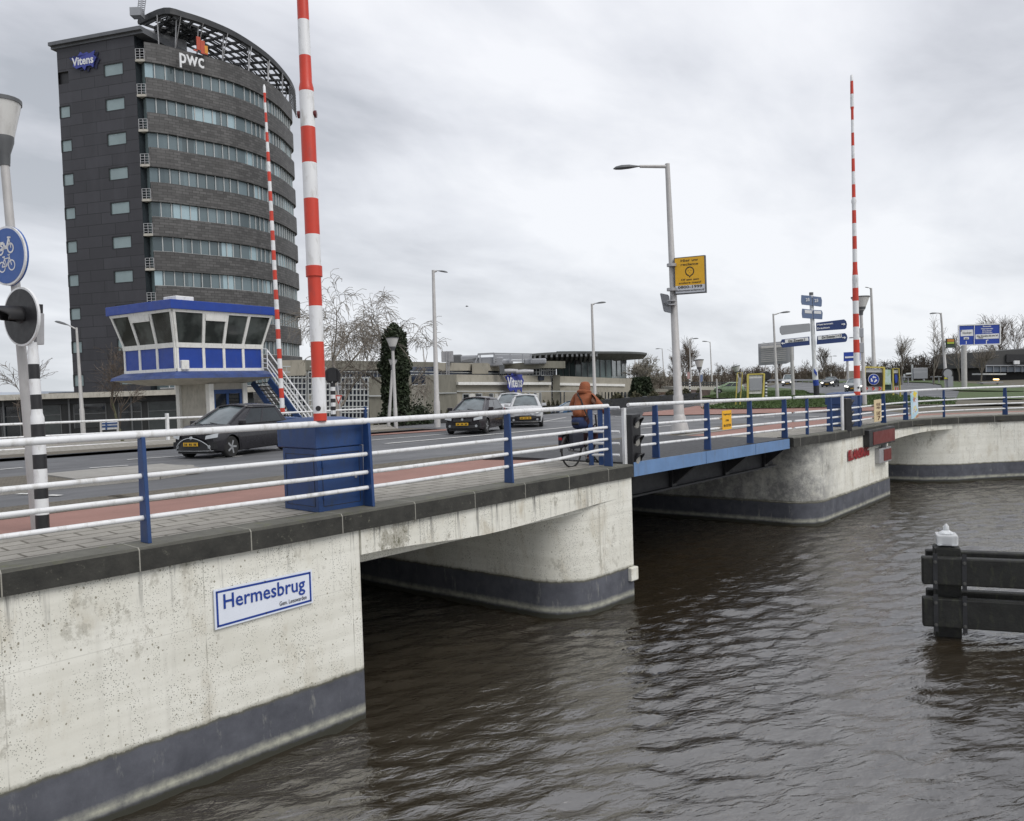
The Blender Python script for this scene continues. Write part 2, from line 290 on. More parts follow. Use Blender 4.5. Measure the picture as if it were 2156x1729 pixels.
# ------------------------------------------------------------------ mesh builder
def V(p): return np.array([float(p[0]), float(p[1]), float(p[2])])
class MB:
    def __init__(s, org=(0, 0, 0)): s.v = []; s.f = []; s.mi = []; s.o = V(org)
    def add(s, vs, fs, mi=0):
        k = len(s.v); s.v += [V(p)-s.o for p in vs]; s.f += [tuple(i+k for i in f) for f in fs]; s.mi += [mi]*len(fs); return s
    def obox(s, c, ax, ay, az, mi=0):      # centre and three half-axis vectors
        c, ax, ay, az = V(c), V(ax), V(ay), V(az)
        if np.dot(np.cross(ax, ay), az) < 0: ax = -ax
        vs = [c+sx*ax+sy*ay+sz*az for sz in (-1, 1) for sy in (-1, 1) for sx in (-1, 1)]
        return s.add(vs, [(0, 2, 3, 1), (4, 5, 7, 6), (0, 1, 5, 4), (2, 6, 7, 3), (0, 4, 6, 2), (1, 3, 7, 5)], mi)
    def box(s, a, b, mi=0):
        a, b = V(a), V(b); c = (a+b)/2; h = np.abs(b-a)/2
        return s.obox(c, (h[0], 0, 0), (0, h[1], 0), (0, 0, h[2]), mi)
    def beam(s, p, q, w, h, up=(0, 0, 1), mi=0):   # box between two points, w across, h along up
        p, q = V(p), V(q); d = q-p; L = np.linalg.norm(d); d = d/L
        u = V(up); sd_ = np.cross(d, u); sd_ /= np.linalg.norm(sd_); u = np.cross(sd_, d)
        return s.obox((p+q)/2, d*L/2, sd_*w/2, u*h/2, mi)
    def tube(s, pts, r, n=8, cap=True, mi=0):
        pts = [V(p) for p in pts]; rs = r if isinstance(r, (list, tuple)) else [r]*len(pts)
        vs = []; fs = []; prev = None
        for i, p in enumerate(pts):
            d = pts[min(i+1, len(pts)-1)]-pts[max(i-1, 0)]; d = d/(np.linalg.norm(d)+1e-12)
            ref = np.array([0, 0, 1.0]) if abs(d[2]) < 0.9 else np.array([1.0, 0, 0])
            if prev is not None: ref = prev
            a = np.cross(ref, d); a /= (np.linalg.norm(a)+1e-12); b = np.cross(d, a); prev = b
            for k in range(n):
                t = 2*math.pi*k/n; vs.append(p+rs[i]*(math.cos(t)*a+math.sin(t)*b))
        m = len(pts)
        for i in range(m-1):
            for k in range(n):
                k2 = (k+1) % n; fs.append((i*n+k, i*n+k2, (i+1)*n+k2, (i+1)*n+k))
        if cap: fs.append(tuple(reversed(range(n)))); fs.append(tuple((m-1)*n+k for k in range(n)))
        return s.add(vs, fs, mi)
    def prism(s, poly, nrm, t, mi=0):       # planar polygon extruded by nrm*t
        poly = [V(p) for p in poly]; n = len(poly); e = V(nrm)*t
        ar = sum((np.cross(poly[i], poly[(i+1) % n]) for i in range(n)), np.zeros(3))
        if np.dot(ar, e) > 0: poly = poly[::-1]
        vs = poly+[p+e for p in poly]
        fs = [tuple(range(n)), tuple(reversed(range(n, 2*n)))]+[((i+1) % n, i, n+i, n+(i+1) % n) for i in range(n)]
        return s.add(vs, fs, mi)
    def lathe(s, c, prof, n=16, axis=(0, 0, 1), mi=0):
        c = V(c); ax = V(axis); ax /= np.linalg.norm(ax)
        return s.tube([c+ax*z for (_, z) in prof], [max(r, 1e-4) for (r, _) in prof], n, True, mi)
    def build(s, name, m, parent=None, smooth=False, bevel=0.0):
        me = bpy.data.meshes.new(name); me.from_pydata([tuple(v) for v in s.v], [], s.f)
        ms = m if isinstance(m, (list, tuple)) else [m]
        for x in ms: me.materials.append(x)
        if len(ms) > 1: me.polygons.foreach_set('material_index', s.mi)
        if smooth:
            me.polygons.foreach_set('use_smooth', [True]*len(me.polygons))
            try: me.set_sharp_from_angle(angle=rad(38))
            except Exception: pass
        me.update()
        o = bpy.data.objects.new(name, me); C.objects.link(o)
        if parent is not None: o.parent = parent
        if bevel:
            b = o.modifiers.new('bevel', 'BEVEL'); b.width = bevel; b.segments = 2; b.limit_method = 'ANGLE'; b.angle_limit = rad(40)
        return o
def tag(o, label=None, cat=None, group=None, kind=None):
    if label: o['label'] = label
    if cat: o['category'] = cat
    if group: o['group'] = group
    if kind: o['kind'] = kind
    return o
def thing(name, label, cat, loc=(0, 0, 0), rotz=0.0, group=None):
    o = bpy.data.objects.new(name, None); C.objects.link(o); o.location = tuple(loc); o.rotation_euler = (0, 0, rotz)
    o.empty_display_size = 0.3
    return tag(o, label, cat, group)
def copy_tree(o, parent=None):
    c = o.copy(); C.objects.link(c)
    if parent is not None: c.parent = parent
    for ch in [x for x in bpy.data.objects if x.parent == o and x is not c]: copy_tree(ch, c)
    return c
def structure(o, label=None):
    o['kind'] = 'structure'
    if label: o['label'] = label
    return o
def text_mb(mb, s, org, xd, yd, size, depth=0.004, align='CENTER', mi=0, bold=0.0):
    cu = bpy.data.curves.new('txt', 'FONT'); cu.body = s; cu.size = size; cu.align_x = align; cu.align_y = 'CENTER'
    cu.extrude = 0.0; cu.offset = bold; cu.resolution_u = 2
    o = bpy.data.objects.new('txt', cu); me = bpy.data.meshes.new_from_object(o)
    xd, yd = V(xd), V(yd); xd /= np.linalg.norm(xd); yd /= np.linalg.norm(yd); nd = np.cross(xd, yd)
    vs = [V(org)+xd*v.co.x+yd*v.co.y+nd*depth for v in me.vertices]
    fs = [tuple(p.vertices) for p in me.polygons]
    w = max([v.co.x for v in me.vertices])-min([v.co.x for v in me.vertices]) if len(me.vertices) else 0
    mb.add(vs, fs, mi)
    bpy.data.objects.remove(o); bpy.data.curves.remove(cu); bpy.data.meshes.remove(me)
    return w
def text_fit(mb, s, org, xd, yd, width, height, mi=0, bold=0.0, depth=0.004):
    # text scaled to a given width and cap height, centred on org
    cu = bpy.data.curves.new('txt', 'FONT'); cu.body = s; cu.size = 1.0; cu.align_x = 'LEFT'; cu.offset = bold; cu.resolution_u = 2
    o = bpy.data.objects.new('txt', cu); me = bpy.data.meshes.new_from_object(o)
    co = np.array([v.co[:] for v in me.vertices]); a, b = co.min(0), co.max(0)
    xd, yd = V(xd), V(yd); xd /= np.linalg.norm(xd); yd /= np.linalg.norm(yd); nd = np.cross(xd, yd)
    sx = width/(b[0]-a[0]); sy = height/(b[1]-a[1]); mid = (a+b)/2
    vs = [V(org)+xd*(c[0]-mid[0])*sx+yd*(c[1]-mid[1])*sy+nd*depth for c in co]
    mb.add(vs, [tuple(p.vertices) for p in me.polygons], mi)
    bpy.data.objects.remove(o); bpy.data.curves.remove(cu); bpy.data.meshes.remove(me)
def catmull(pts, n=6):
    pts = [V(p) for p in pts]; out = []
    for i in range(len(pts)-1):
        p0, p1, p2, p3 = pts[max(i-1, 0)], pts[i], pts[i+1], pts[min(i+2, len(pts)-1)]
        for k in range(n):
            t = k/n; out.append(0.5*((2*p1)+(-p0+p2)*t+(2*p0-5*p1+4*p2-p3)*t*t+(-p0+3*p1-3*p2+p3)*t**3))
    out.append(pts[-1]); return out
EX, EY, EZ = np.array([1.0, 0, 0]), np.array([0, 1.0, 0]), np.array([0, 0, 1.0])
FH = np.array([math.cos(YAW), math.sin(YAW), 0]); RH = np.array([math.sin(YAW), -math.cos(YAW), 0])
# ================================================================== WATER
def water():
    def axis(a, b, fine0, fine1, st):
        return np.concatenate([np.linspace(a, fine0, 14)[:-1], np.arange(fine0, fine1, st), np.linspace(fine1, b, 14)])
    X = axis(-60, 260, -4, 56, 0.085); Y = axis(-120, 36, -16, 18, 0.085)
    gx, gy = np.meshgrid(X, Y, indexing='ij')
    rng = np.random.RandomState(3); z = np.zeros_like(gx)
    wa = rad(-116)   # waves run roughly across the channel
    for i in range(54):
        L = 0.26*(1.06**i) if i < 30 else 0.35+rng.rand()*0.9
        th = wa + rng.normal(0, 0.5); k = 2*math.pi/L
        amp = 0.0080*L**0.8/(1+0.85*L) * (0.6+0.8*rng.rand())
        wob = 0.35*np.sin(gx*0.31*rng.rand()+gy*0.4*rng.rand()+rng.rand()*6)
        ph = k*(gx*math.cos(th)+gy*math.sin(th)) + rng.rand()*6.28 + wob
        env = 0.65+0.35*np.sin(0.23*gx+rng.rand()*6)*np.sin(0.27*gy+rng.rand()*6)
        s = np.sin(ph); z += amp*env*(1-2*np.abs(s)**1.3 if i % 3 == 0 else s)
    fade = np.clip((56-gx)/10, 0, 1)*np.clip((gx+4)/2, 0, 1)*np.clip((gy+16)/5, 0, 1)
    z *= np.clip(fade, 0, 1)*1.12
    n, m = gx.shape
    vs = np.stack([gx, gy, z], -1).reshape(-1, 3)
    idx = np.arange(n*m).reshape(n, m)
    q = np.stack([idx[:-1, :-1], idx[1:, :-1], idx[1:, 1:], idx[:-1, 1:]], -1).reshape(-1, 4)
    me = bpy.data.meshes.new('water'); me.vertices.add(len(vs)); me.vertices.foreach_set('co', vs.ravel())
    me.loops.add(q.size); me.loops.foreach_set('vertex_index', q.ravel()); me.polygons.add(len(q))
    me.polygons.foreach_set('loop_start', np.arange(0, q.size, 4)); me.polygons.foreach_set('loop_total', np.full(len(q), 4))
    me.polygons.foreach_set('use_smooth', np.ones(len(q), bool)); me.update(); me.validate()
    a = NT('canal_water'); a.b.inputs['Base Color'].default_value = (0.028, 0.0215, 0.0135, 1)
    a.b.inputs['Roughness'].default_value = 0.045; a.b.inputs['IOR'].default_value = 2.5
    a.b.inputs['Specular IOR Level'].default_value = 0.62
    r1 = a.noise(2.3, 4, 0.6, stretch=(1.0, 2.2, 1), dist=0.8)
    vr = a.n('ShaderNodeVectorRotate'); vr.rotation_type = 'Z_AXIS'; vr.inputs['Angle'].default_value = rad(30); a.l(a.coord(), vr.inputs['Vector'])
    mp = a.n('ShaderNodeMapping'); mp.inputs['Scale'].default_value = (2.6, 7.4, 1)
    a.l(vr.outputs[0], mp.inputs[0]); w1 = a.n('ShaderNodeTexNoise'); w1.inputs['Scale'].default_value = 1.35; w1.inputs['Detail'].default_value = 5; w1.inputs['Distortion'].default_value = 0.6
    a.l(mp.outputs[0], w1.inputs['Vector'])
    h = a.math('ADD', a.math('MULTIPLY', w1.outputs[0], 0.8), a.math('MULTIPLY', r1, 0.45))
    a.bump(h, 0.66, 0.045)
    me.materials.append(a.m)
    o = bpy.data.objects.new('water', me); C.objects.link(o); structure(o, 'dark rippled canal water')
water()

# ================================================================== LAND
bank = [(31.3, 10.3), (33.2, 10.32), (35.0, 10.05), (36.6, 9.35), (38.2, 8.15), (39.9, 6.5), (41.6, 4.3), (43.3, 1.2), (45, -3), (46.5, -9), (47.5, -18)]
def bank_x(Y):
    b = sorted([(y, x) for x, y in bank]); return float(np.interp(Y, [t[0] for t in b], [t[1] for t in b]))
def is_land(X, Y):
    if X < 6.4 and Y > 10.4: return True
    if Y > 34.2: return True
    if X > 37.6 and Y > 11.5: return True
    if Y <= 11.5 and X > bank_x(Y)+1.6: return True
    return False
def land():
    X = sorted(set([-3000, -1200, -500, -250, -130, -80] + list(np.arange(-60, 150, 2.0)) + [160, 180, 210, 260, 350, 600, 1200, 3500]))
    Y = sorted(set([-3000, -1200, -500, -250, -130, -70, -40] + list(np.arange(-30, 120, 2.0)) + [130, 150, 180, 240, 350, 600, 1300, 3500]))
    mb = MB(); idx = {}
    def vi(i, j):
        if (i, j) not in idx:
            idx[(i, j)] = len(mb.v); mb.v.append(np.array([X[i], Y[j], G(X[i], Y[j])]))
        return idx[(i, j)]
    for i in range(len(X)-1):
        for j in range(len(Y)-1):
            cx, cy = (X[i]+X[i+1])/2, (Y[j]+Y[j+1])/2
            if X[i] < -59 and Y[j] < 8: continue
            if is_land(cx, cy): mb.f.append((vi(i, j), vi(i+1, j), vi(i+1, j+1), vi(i, j+1))); mb.mi.append(0)
    structure(mb.build('ground', M_SOIL, smooth=True), 'flat ground around the bridge and roundabout')
land()
def drape(name, poly, off, m, zf=None, cell=1.0, kind='structure'):
    """flat polygon cut along a grid and laid on the terrain"""
    bm = bmesh.new(); vs = [bm.verts.new((p[0], p[1], 0)) for p in poly]; bm.faces.new(vs)
    xs = [p[0] for p in poly]; ys = [p[1] for p in poly]
    bmesh.ops.triangulate(bm, faces=bm.faces[:])
    ncx = (max(xs)-min(xs))/cell; ncy = (max(ys)-min(ys))/cell
    cxx = cell if ncx < 70 else (max(xs)-min(xs))/70; cyy = cell if ncy < 70 else (max(ys)-min(ys))/70
    x = math.floor(min(xs)/cxx)*cxx
    while x < max(xs):
        x += cxx; bmesh.ops.bisect_plane(bm, geom=bm.verts[:]+bm.edges[:]+bm.faces[:], plane_co=(x, 0, 0), plane_no=(1, 0, 0))
    y = math.floor(min(ys)/cyy)*cyy
    while y < max(ys):
        y += cyy; bmesh.ops.bisect_plane(bm, geom=bm.verts[:]+bm.edges[:]+bm.faces[:], plane_co=(0, y, 0), plane_no=(0, 1, 0))
    for v in bm.verts: v.co.z = (zf or G)(v.co.x, v.co.y)+off
    bmesh.ops.recalc_face_normals(bm, faces=bm.faces[:])
    me = bpy.data.meshes.new(name); bm.to_mesh(me); bm.free()
    if me.polygons and sum(p.normal.z for p in me.polygons) < 0: me.flip_normals()
    me.materials.append(m); me.update()
    o = bpy.data.objects.new(name, me); C.objects.link(o)
    if kind: o['kind'] = kind
    return o
def zwalk(X, Y):
    g = G(X, Y)
    return (zc(X)-0.02)+(g+0.14-zc(X)+0.02)*S(11.5, 14.2, Y) if X < 40 else max(g+0.1, zc(X)-0.02-(zc(X)-g-0.1)*S(2.5, 7, math.hypot(0, 0)))
def zdeck(X, Y): return zwalk(X, min(Y, 14.2)) if Y < 14.2 else G(X, Y)
def curve_off(d):   # inner offset of the quay edge curve by d
    pts = [(-30, 9.33), (2, 9.33), (7, 9.33), (13.5, 9.83), (22, 9.98), (26, 10.05)]+bank
    cm = catmull([(x, y, 0) for x, y in pts], 5); out = []
    for i, p in enumerate(cm):
        t = cm[min(i+1, len(cm)-1)]-cm[max(i-1, 0)]; t /= np.linalg.norm(t); n = np.array([-t[1], t[0], 0])
        out.append(p+n*d)
    return out
def ribbon(name, d0, d1, off, m, x0=-30, x1=60, zf=None, n=6):
    a, b = curve_off(d0), curve_off(d1); mb = MB(); ids = []
    for p, q in zip(a, b):
        if p[0] < x0-1e-6 or p[0] > x1+1e-6: continue
        row = []
        for k in range(n+1):
            r = p+(q-p)*k/n; zb = zc(r[0]); t = S(2.0, 4.9, d0+(d1-d0)*k/n)
            z = zb*(1-t)+(G(r[0], r[1])+0.13)*t if zf is None else zf(r[0], r[1])
            row.append(len(mb.v)); mb.v.append(np.array([r[0], r[1], z+off]))
        ids.append(row)
    for r0, r1 in zip(ids[:-1], ids[1:]):
        for k in range(n): mb.f.append((r0[k], r1[k], r1[k+1], r0[k+1])); mb.mi.append(0)
    return structure(mb.build(name, m, smooth=True))
ribbon('pavement', 0.42, 2.15, -0.012, M_PAVE)
ribbon('cycle_path', 2.15, 4.45, -0.02, M_RED)
ribbon('kerb', 4.45, 4.72, 0.0, M_KERB, x1=46)
ribbon('verge', 4.72, 6.3, -0.05, M_VERGE, x1=33)
# roadway of the bridge and its approaches
road_poly = [(-60, 15.3), (30, 15.3)]
def g2(k, x, y): q = gnd(k, x, y); return (q[0], q[1])
far = [g2('e1', 1700, 755), g2('e1', 2100, 735), g2('e2', 620, 705), g2('e2', 830, 660), g2('e2', 620, 640), g2('e1', 2100, 655), g2('e1', 1700, 665), g2('e1', 1000, 682), g2('e1', 100, 697)]
side = [g2('c4', 1800, 560), (70, 54), (66, 60), g2('c4', 1120, 590)]
drape('road', road_poly+far+side+[(30, 28.0), (-60, 28.0)], 0.03, M_ASPH, cell=2.0)
drape('kerb', [(-60, 28.0), (26, 28.0), (26, 28.35), (-60, 28.35)], 0.12, M_DARK, cell=2.0)
drape('verge', [(-60, 28.35), (26, 28.35), (25, 30.2), (-60, 30.2)], 0.10, M_VERGE, cell=2.0)
drape('cycle_path', [(-60, 30.2), (25, 30.2), (26, 31.8), (-60, 31.8)], 0.10, M_PAVE, cell=2.0)
drape('cycle_path', [g2('c2', 1180, 400), g2('c2', 2030, 345), g2('c2', 2030, 325), g2('c2', 1300, 330), g2('c2', 1180, 355)], 0.05, M_RED, cell=2.0)
drape('pavement', [(-60, 31.8), (26, 31.8), (28, 34.5), (-60, 34.5)], 0.10, M_PAVE, cell=2.0)
drape('plaza', [(-60, 34.5), (22, 34.5), (30, 60), (-60, 66)], 0.02, M_PAVE, cell=2.0)
# median island of pavers with a rounded concrete nose
drape('median_island', [(-40, 18.5), (8.2, 18.2), (9.2, 18.7), (9.6, 19.5), (9.2, 20.3), (8.2, 20.8), (-40, 21.2)], 0.15, M_VERGE, cell=2.0)
mb = MB()
for a_, b_ in [((-40, 18.5), (8.2, 18.2)), ((8.2, 18.2), (9.2, 18.7)), ((9.2, 18.7), (9.6, 19.5)), ((9.6, 19.5), (9.2, 20.3)), ((9.2, 20.3), (8.2, 20.8)), ((8.2, 20.8), (-40, 21.2))]:
    mb.beam((*a_, G(*a_)+0.09), (*b_, G(*b_)+0.09), 0.16, 0.15)
mb.beam((6.6, 19.5, G(6.6, 19.5)+0.11), (9.35, 19.5, G(9, 19.5)+0.11), 2.0, 0.14)
structure(mb.build('median_kerb', M_KERB))
# paint
mb = MB()
def dash(p, q, wd=0.14, off=0.045):
    p = np.array([p[0], p[1], G(p[0], p[1])+off]); q = np.array([q[0], q[1], G(q[0], q[1])+off])
    L = np.linalg.norm(q-p); n = max(1, int(L/2)); d = (q-p)/L; sdv = np.array([-d[1], d[0], 0])*wd/2
    for i in range(n):
        a_, b_ = p+(q-p)*i/n, p+(q-p)*(i+1)/n
        a_ = a_.copy(); b_ = b_.copy(); a_[2] = G(a_[0], a_[1])+off; b_[2] = G(b_[0], b_[1])+off
        mb.add([a_-sdv, b_-sdv, b_+sdv, a_+sdv], [(0, 1, 2, 3)])
dash((-20, 22.0), g2('c1', 1000, 805), 0.16)
for k, a_, b_ in [('c1', (980, 758), (1400, 728)), ('c1', (0, 775), (250, 752)), ('c1', (1390, 665), (2000, 622)), ('c3', (770, 1130), (1240, 1100)), ('c1', (200, 1045), (335, 1047)), ('c1', (530, 1060), (660, 1066)),
                  ('c2', (1200, 450), (2030, 380)), ('c3', (1710, 975), (1850, 965)), ('e1', (1220, 715), (1270, 712)), ('e1', (1440, 710), (1560, 707)), ('e1', (1900, 705), (2050, 703)), ('c4', (1870, 572), (1980, 568)),
                  ('e1', (2050, 405), (2130, 410)), ('e1', (1790, 370), (1840, 370)), ('e1', (1880, 372), (1960, 374)), ('e2', (40, 385), (150, 410)), ('e2', (1010, 350), (1090, 350)), ('e2', (880, 360), (940, 358)), ('e2', (1130, 398), (1200, 400)), ('e2', (920, 435), (1000, 467)), ('e2', (1000, 375), (1060, 378)), ('e2', (1060, 388), (1110, 390)), ('e2', (830, 350), (870, 350))]:
    dash(g2(k, *a_), g2(k, *b_), 0.15 if k in ('c1', 'c2', 'c3', 'c4') else 0.3)
dash(g2('c2', 1370, 487), g2('c4', 1440, 680), 0.24)
dash(g2('c4', 1440, 680), g2('c4', 1800, 640), 0.16)
dash(g2('c4', 1115, 625), g2('c4', 1350, 580), 0.16); dash(g2('c4', 1115, 630), g2('c4', 1440, 615), 0.16)
dash(g2('e1', 100, 835), g2('e1', 480, 795), 0.16)
structure(mb.build('road_markings', M_LINE))
# green roundabout side, roundabout asphalt, paths
def gpoly(pts, add=None): return [g2(*p) for p in pts]+(add or [])
drape('roundabout_road', gpoly([('e1', 1050, 378), ('e1', 1135, 338), ('e1', 2156, 331), ('e2', 700, 322), ('e2', 1100, 330), ('e2', 1235, 352), ('e2', 1258, 398), ('e2', 1440, 420), ('e2', 1420, 505), ('e2', 1050, 492), ('e2', 800, 472), ('e2', 0, 480), ('e1', 1700, 500)]), 0.05, M_ASPH, cell=3.0)
isl = gpoly([('e1', 760, 622), ('e1', 1250, 622), ('e1', 2100, 606), ('e2', 600, 585), ('e2', 1000, 580), ('e2', 1400, 578), ('e2', 1400, 520), ('e2', 1050, 498), ('e2', 800, 476), ('e2', 600, 445), ('e2', 60, 458), ('e1', 2100, 470), ('e1', 1860, 470), ('e1', 1925, 440), ('e1', 1880, 418), ('e1', 1700, 392), ('e1', 1450, 377), ('e1', 1150, 377), ('e1', 900, 397), ('e1', 640, 470), ('e1', 630, 505), ('e1', 870, 500), ('e1', 1070, 500), ('e1', 1090, 545), ('e1', 860, 590)])
drape('grass_verge', isl, 0.11, M_GRASS, cell=2.0)
drape('cycle_path', gpoly([('e1', 100, 695), ('e1', 1000, 680), ('e1', 1700, 664), ('e1', 2100, 654), ('e2', 620, 640), ('e2', 620, 600), ('e1', 2100, 615), ('e1', 1250, 630), ('e1', 770, 628), ('e1', 870, 588), ('e1', 700, 585), ('e1', 520, 620), ('e1', 120, 660)]), 0.07, M_RED, cell=2.0)
drape('footpath', gpoly([('e1', 870, 590), ('e1', 1085, 547), ('e1', 1085, 535), ('e1', 770, 580), ('e1', 720, 590)]), 0.13, M_PAVE, cell=2.0)
drape('grass_bank', gpoly([('e2', 800, 318), ('e2', 1100, 326), ('e2', 1243, 350), ('e2', 1262, 396), ('e2', 1440, 417), ('e2', 2156, 428), ('e2', 2156, 372), ('e2', 1700, 350), ('e2', 1250, 300), ('e2', 800, 300)]), 0.12, M_GRASS, cell=3.0)
drape('grass_bank', gpoly([('e1', 1440, 328), ('e1', 2156, 329), ('e2', 790, 318), ('e2', 790, 304), ('e1', 2156, 292), ('e1', 1440, 292)]), 0.12, M_GRASS, cell=3.0)
drape('grass_bank', gpoly([('e2', 1410, 520), ('e2', 2156, 520), ('e2', 2156, 436), ('e2', 1440, 436)]), 0.12, M_GRASS, cell=2.0)
drape('grass_bank', gpoly([('e2', 630, 600), ('e2', 1000, 592), ('e2', 1400, 588), ('e2', 2156, 575), ('e2', 2156, 530), ('e2', 1410, 530), ('e2', 1000, 582), ('e2', 630, 592)]), 0.10, M_SOIL, cell=2.0)
# grass tufts and daisies on the turf: real blades
def tufts(name, poly, n, hmax, m, seed):
    r = np.random.RandomState(seed); xs = [p[0] for p in poly]; ys = [p[1] for p in poly]; mb = MB(); k = 0
    def inside(x, y):
        c = False
        for i in range(len(poly)):
            x1, y1 = poly[i]; x2, y2 = poly[i-1]
            if (y1 > y) != (y2 > y) and x < (x2-x1)*(y-y1)/(y2-y1)+x1: c = not c
        return c
    while k < n:
        x, y = r.uniform(min(xs), max(xs)), r.uniform(min(ys), max(ys))
        if x > 95 or not inside(x, y): continue
        k += 1; z = G(x, y)+0.10
        for b in range(4):
            a_ = r.rand()*6.28; h = hmax*(0.4+0.6*r.rand()); d = np.array([math.cos(a_), math.sin(a_), 0])*0.05; l = np.array([r.normal(0, .05), r.normal(0, .05), h])
            p = np.array([x+r.normal(0, .08), y+r.normal(0, .08), z]); mb.add([p-d, p+d, p+l], [(0, 1, 2)])
    o = mb.build(name, m); tag(o, 'tufts of green grass on the roundabout verge', 'grass', kind='stuff')
tufts('grass_tufts', isl, 9000, 0.16, mat('grass_blades', (0.06, 0.10, 0.025), 0.7, var=0.4, scale=0.7), 5)

# ================================================================== BRIDGE
bridge = thing('road_bridge', 'white painted concrete road bridge over the canal with dark stone coping', 'bridge', (0, 0, 0))
def poly_wall(mb, path, z0, z1, th=0.0):
    """vertical sheet along a plan path, rows split for smooth shading"""
    k = len(mb.v)
    for (x, y) in path:
        mb.v.append(np.array([x, y, z0])); mb.v.append(np.array([x, y, z1(x) if callable(z1) else z1]))
    for i in range(len(path)-1):
        a = k+2*i; mb.f.append((a, a+2, a+3, a+1)); mb.mi.append(0)
def arc(cx, cy, r, a0, a1, n=8): return [(cx+r*math.cos(rad(a0+(a1-a0)*i/n)), cy+r*math.sin(rad(a0+(a1-a0)*i/n))) for i in range(n+1)]
ct = lambda x: zc(x)-0.26
# near abutment: flat face with a rounded arris, wall back into the opening
mb = MB(); poly_wall(mb, [(-30, 9.33), (-10, 9.33), (0, 9.33), (3, 9.33), (6.93, 9.33)]+arc(6.93, 9.40, 0.07, -90, 0, 3)+[(6.6, 20), (6.2, 34)], -1.5, ct)
mb.build('abutment', M_WALL, bridge, smooth=True)
# deck beam over the first opening (slightly arched soffit) 7.0 -> 14.35
def front_beam(x0, x1, zbf, yf, name, m, t=0.5, n=14):
    mb = MB()
    for i in range(n):
        a, b = x0+(x1-x0)*i/n, x0+(x1-x0)*(i+1)/n; ya, yb = yf(a), yf(b)
        za, zb_ = zbf(a), zbf(b)
        v = [(a, ya, za), (b, yb, zb_), (b, yb, ct(b)), (a, ya, ct(a)), (a, ya+t, za), (b, yb+t, zb_), (b, yb+t, ct(b)), (a, ya+t, ct(a))]
        mb.add(v, [(0, 1, 2, 3), (0, 4, 5, 1), (5, 4, 7, 6)]+([(0, 3, 7, 4)] if i == 0 else [])+([(1, 5, 6, 2)] if i == n-1 else []))
    return mb.build(name, m, bridge)
soff = lambda x: 2.30-0.17*S(7, 10, x) if x < 10.5 else 2.13+0.015*(x-10.5)
front_beam(7.0, 14.34, soff, yw, 'edge_beam', M_BEAM)
mb = MB(); mb.box((6.5, 9.9, 2.05), (14.3, 34, 2.3)); mb.box((25.5, 12.4, 2.0), (37.2, 34, 2.26)); mb.box((31.0, 10.9, 2.0), (36.2, 12.4, 2.26)); mb.build('deck_slab', M_BEAM, bridge)
# river pier 1: rounded nose at the left, square at the right
mb = MB(); p1 = [(11.2, 34), (11.9, 14.5), (12.15, 11.2)]+[(13.15-1.0*math.cos(rad(t)), 10.85-1.01*math.sin(rad(t))) for t in range(0, 91, 10)][1:]+[(14.34, 9.84), (14.34, 12), (14.34, 34)]
poly_wall(mb, p1, -1.5, 2.14); poly_wall(mb, [(13.15, 9.838), (14.34, 9.838), (14.34, 10.3)], 2.10, 2.57); mb.build('pier', M_WALL, bridge, smooth=True)
mb = MB(); mb.obox((14.27, 9.86, 0.56), (0.13, 0, 0), (0, 0.10, 0), (0, 0, 0.14)); mb.build('bearing_block', M_BEAM, bridge, bevel=0.02)
# river pier 2
mb = MB(); p2 = [(22.9, 34), (23.6, 15), (24.0, 11.6)]+[(24.95-0.93*math.cos(rad(t)), 10.98-0.93*math.sin(rad(t))) for t in range(0, 91, 9)]+[(28, 10.14), (31.3, 10.28), (31.3, 13), (31.3, 34)]
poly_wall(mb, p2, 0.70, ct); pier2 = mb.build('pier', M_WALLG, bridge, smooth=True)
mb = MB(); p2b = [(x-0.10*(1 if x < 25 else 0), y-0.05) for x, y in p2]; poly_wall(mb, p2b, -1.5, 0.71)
top = [(x, y, 0.71) for x, y in p2b if y < 16]; inn = [(x, y, 0.71) for x, y in p2 if y < 16]
for i in range(len(top)-1): mb.add([top[i], top[i+1], inn[i+1], inn[i]], [(0, 1, 2, 3)])
mb.build('pier_footing', M_WALLG, bridge, smooth=True)
# last opening beam and far abutment with curved wing wall
soff2 = lambda x: 2.02+0.13*S(31.3, 36.3, x)
bankm = catmull([(x, y, 0) for x, y in bank], 5)
def ybank(x): return float(np.interp(x, [p[0] for p in bankm], [p[1] for p in bankm]))
front_beam(31.302, 36.4, soff2, lambda x: ybank(x)+0.0, 'edge_beam', M_BEAM, 0.5, 10)
mb = MB(); wing = [(35.2, 34), (35.5, 14), (35.7, 11.2), (35.9, 10.4)]+[(p[0], p[1]) for p in bankm if p[0] > 36.3]
poly_wall(mb, wing, -1.5, ct); mb.build('wing_wall', M_WALL, bridge, smooth=True)
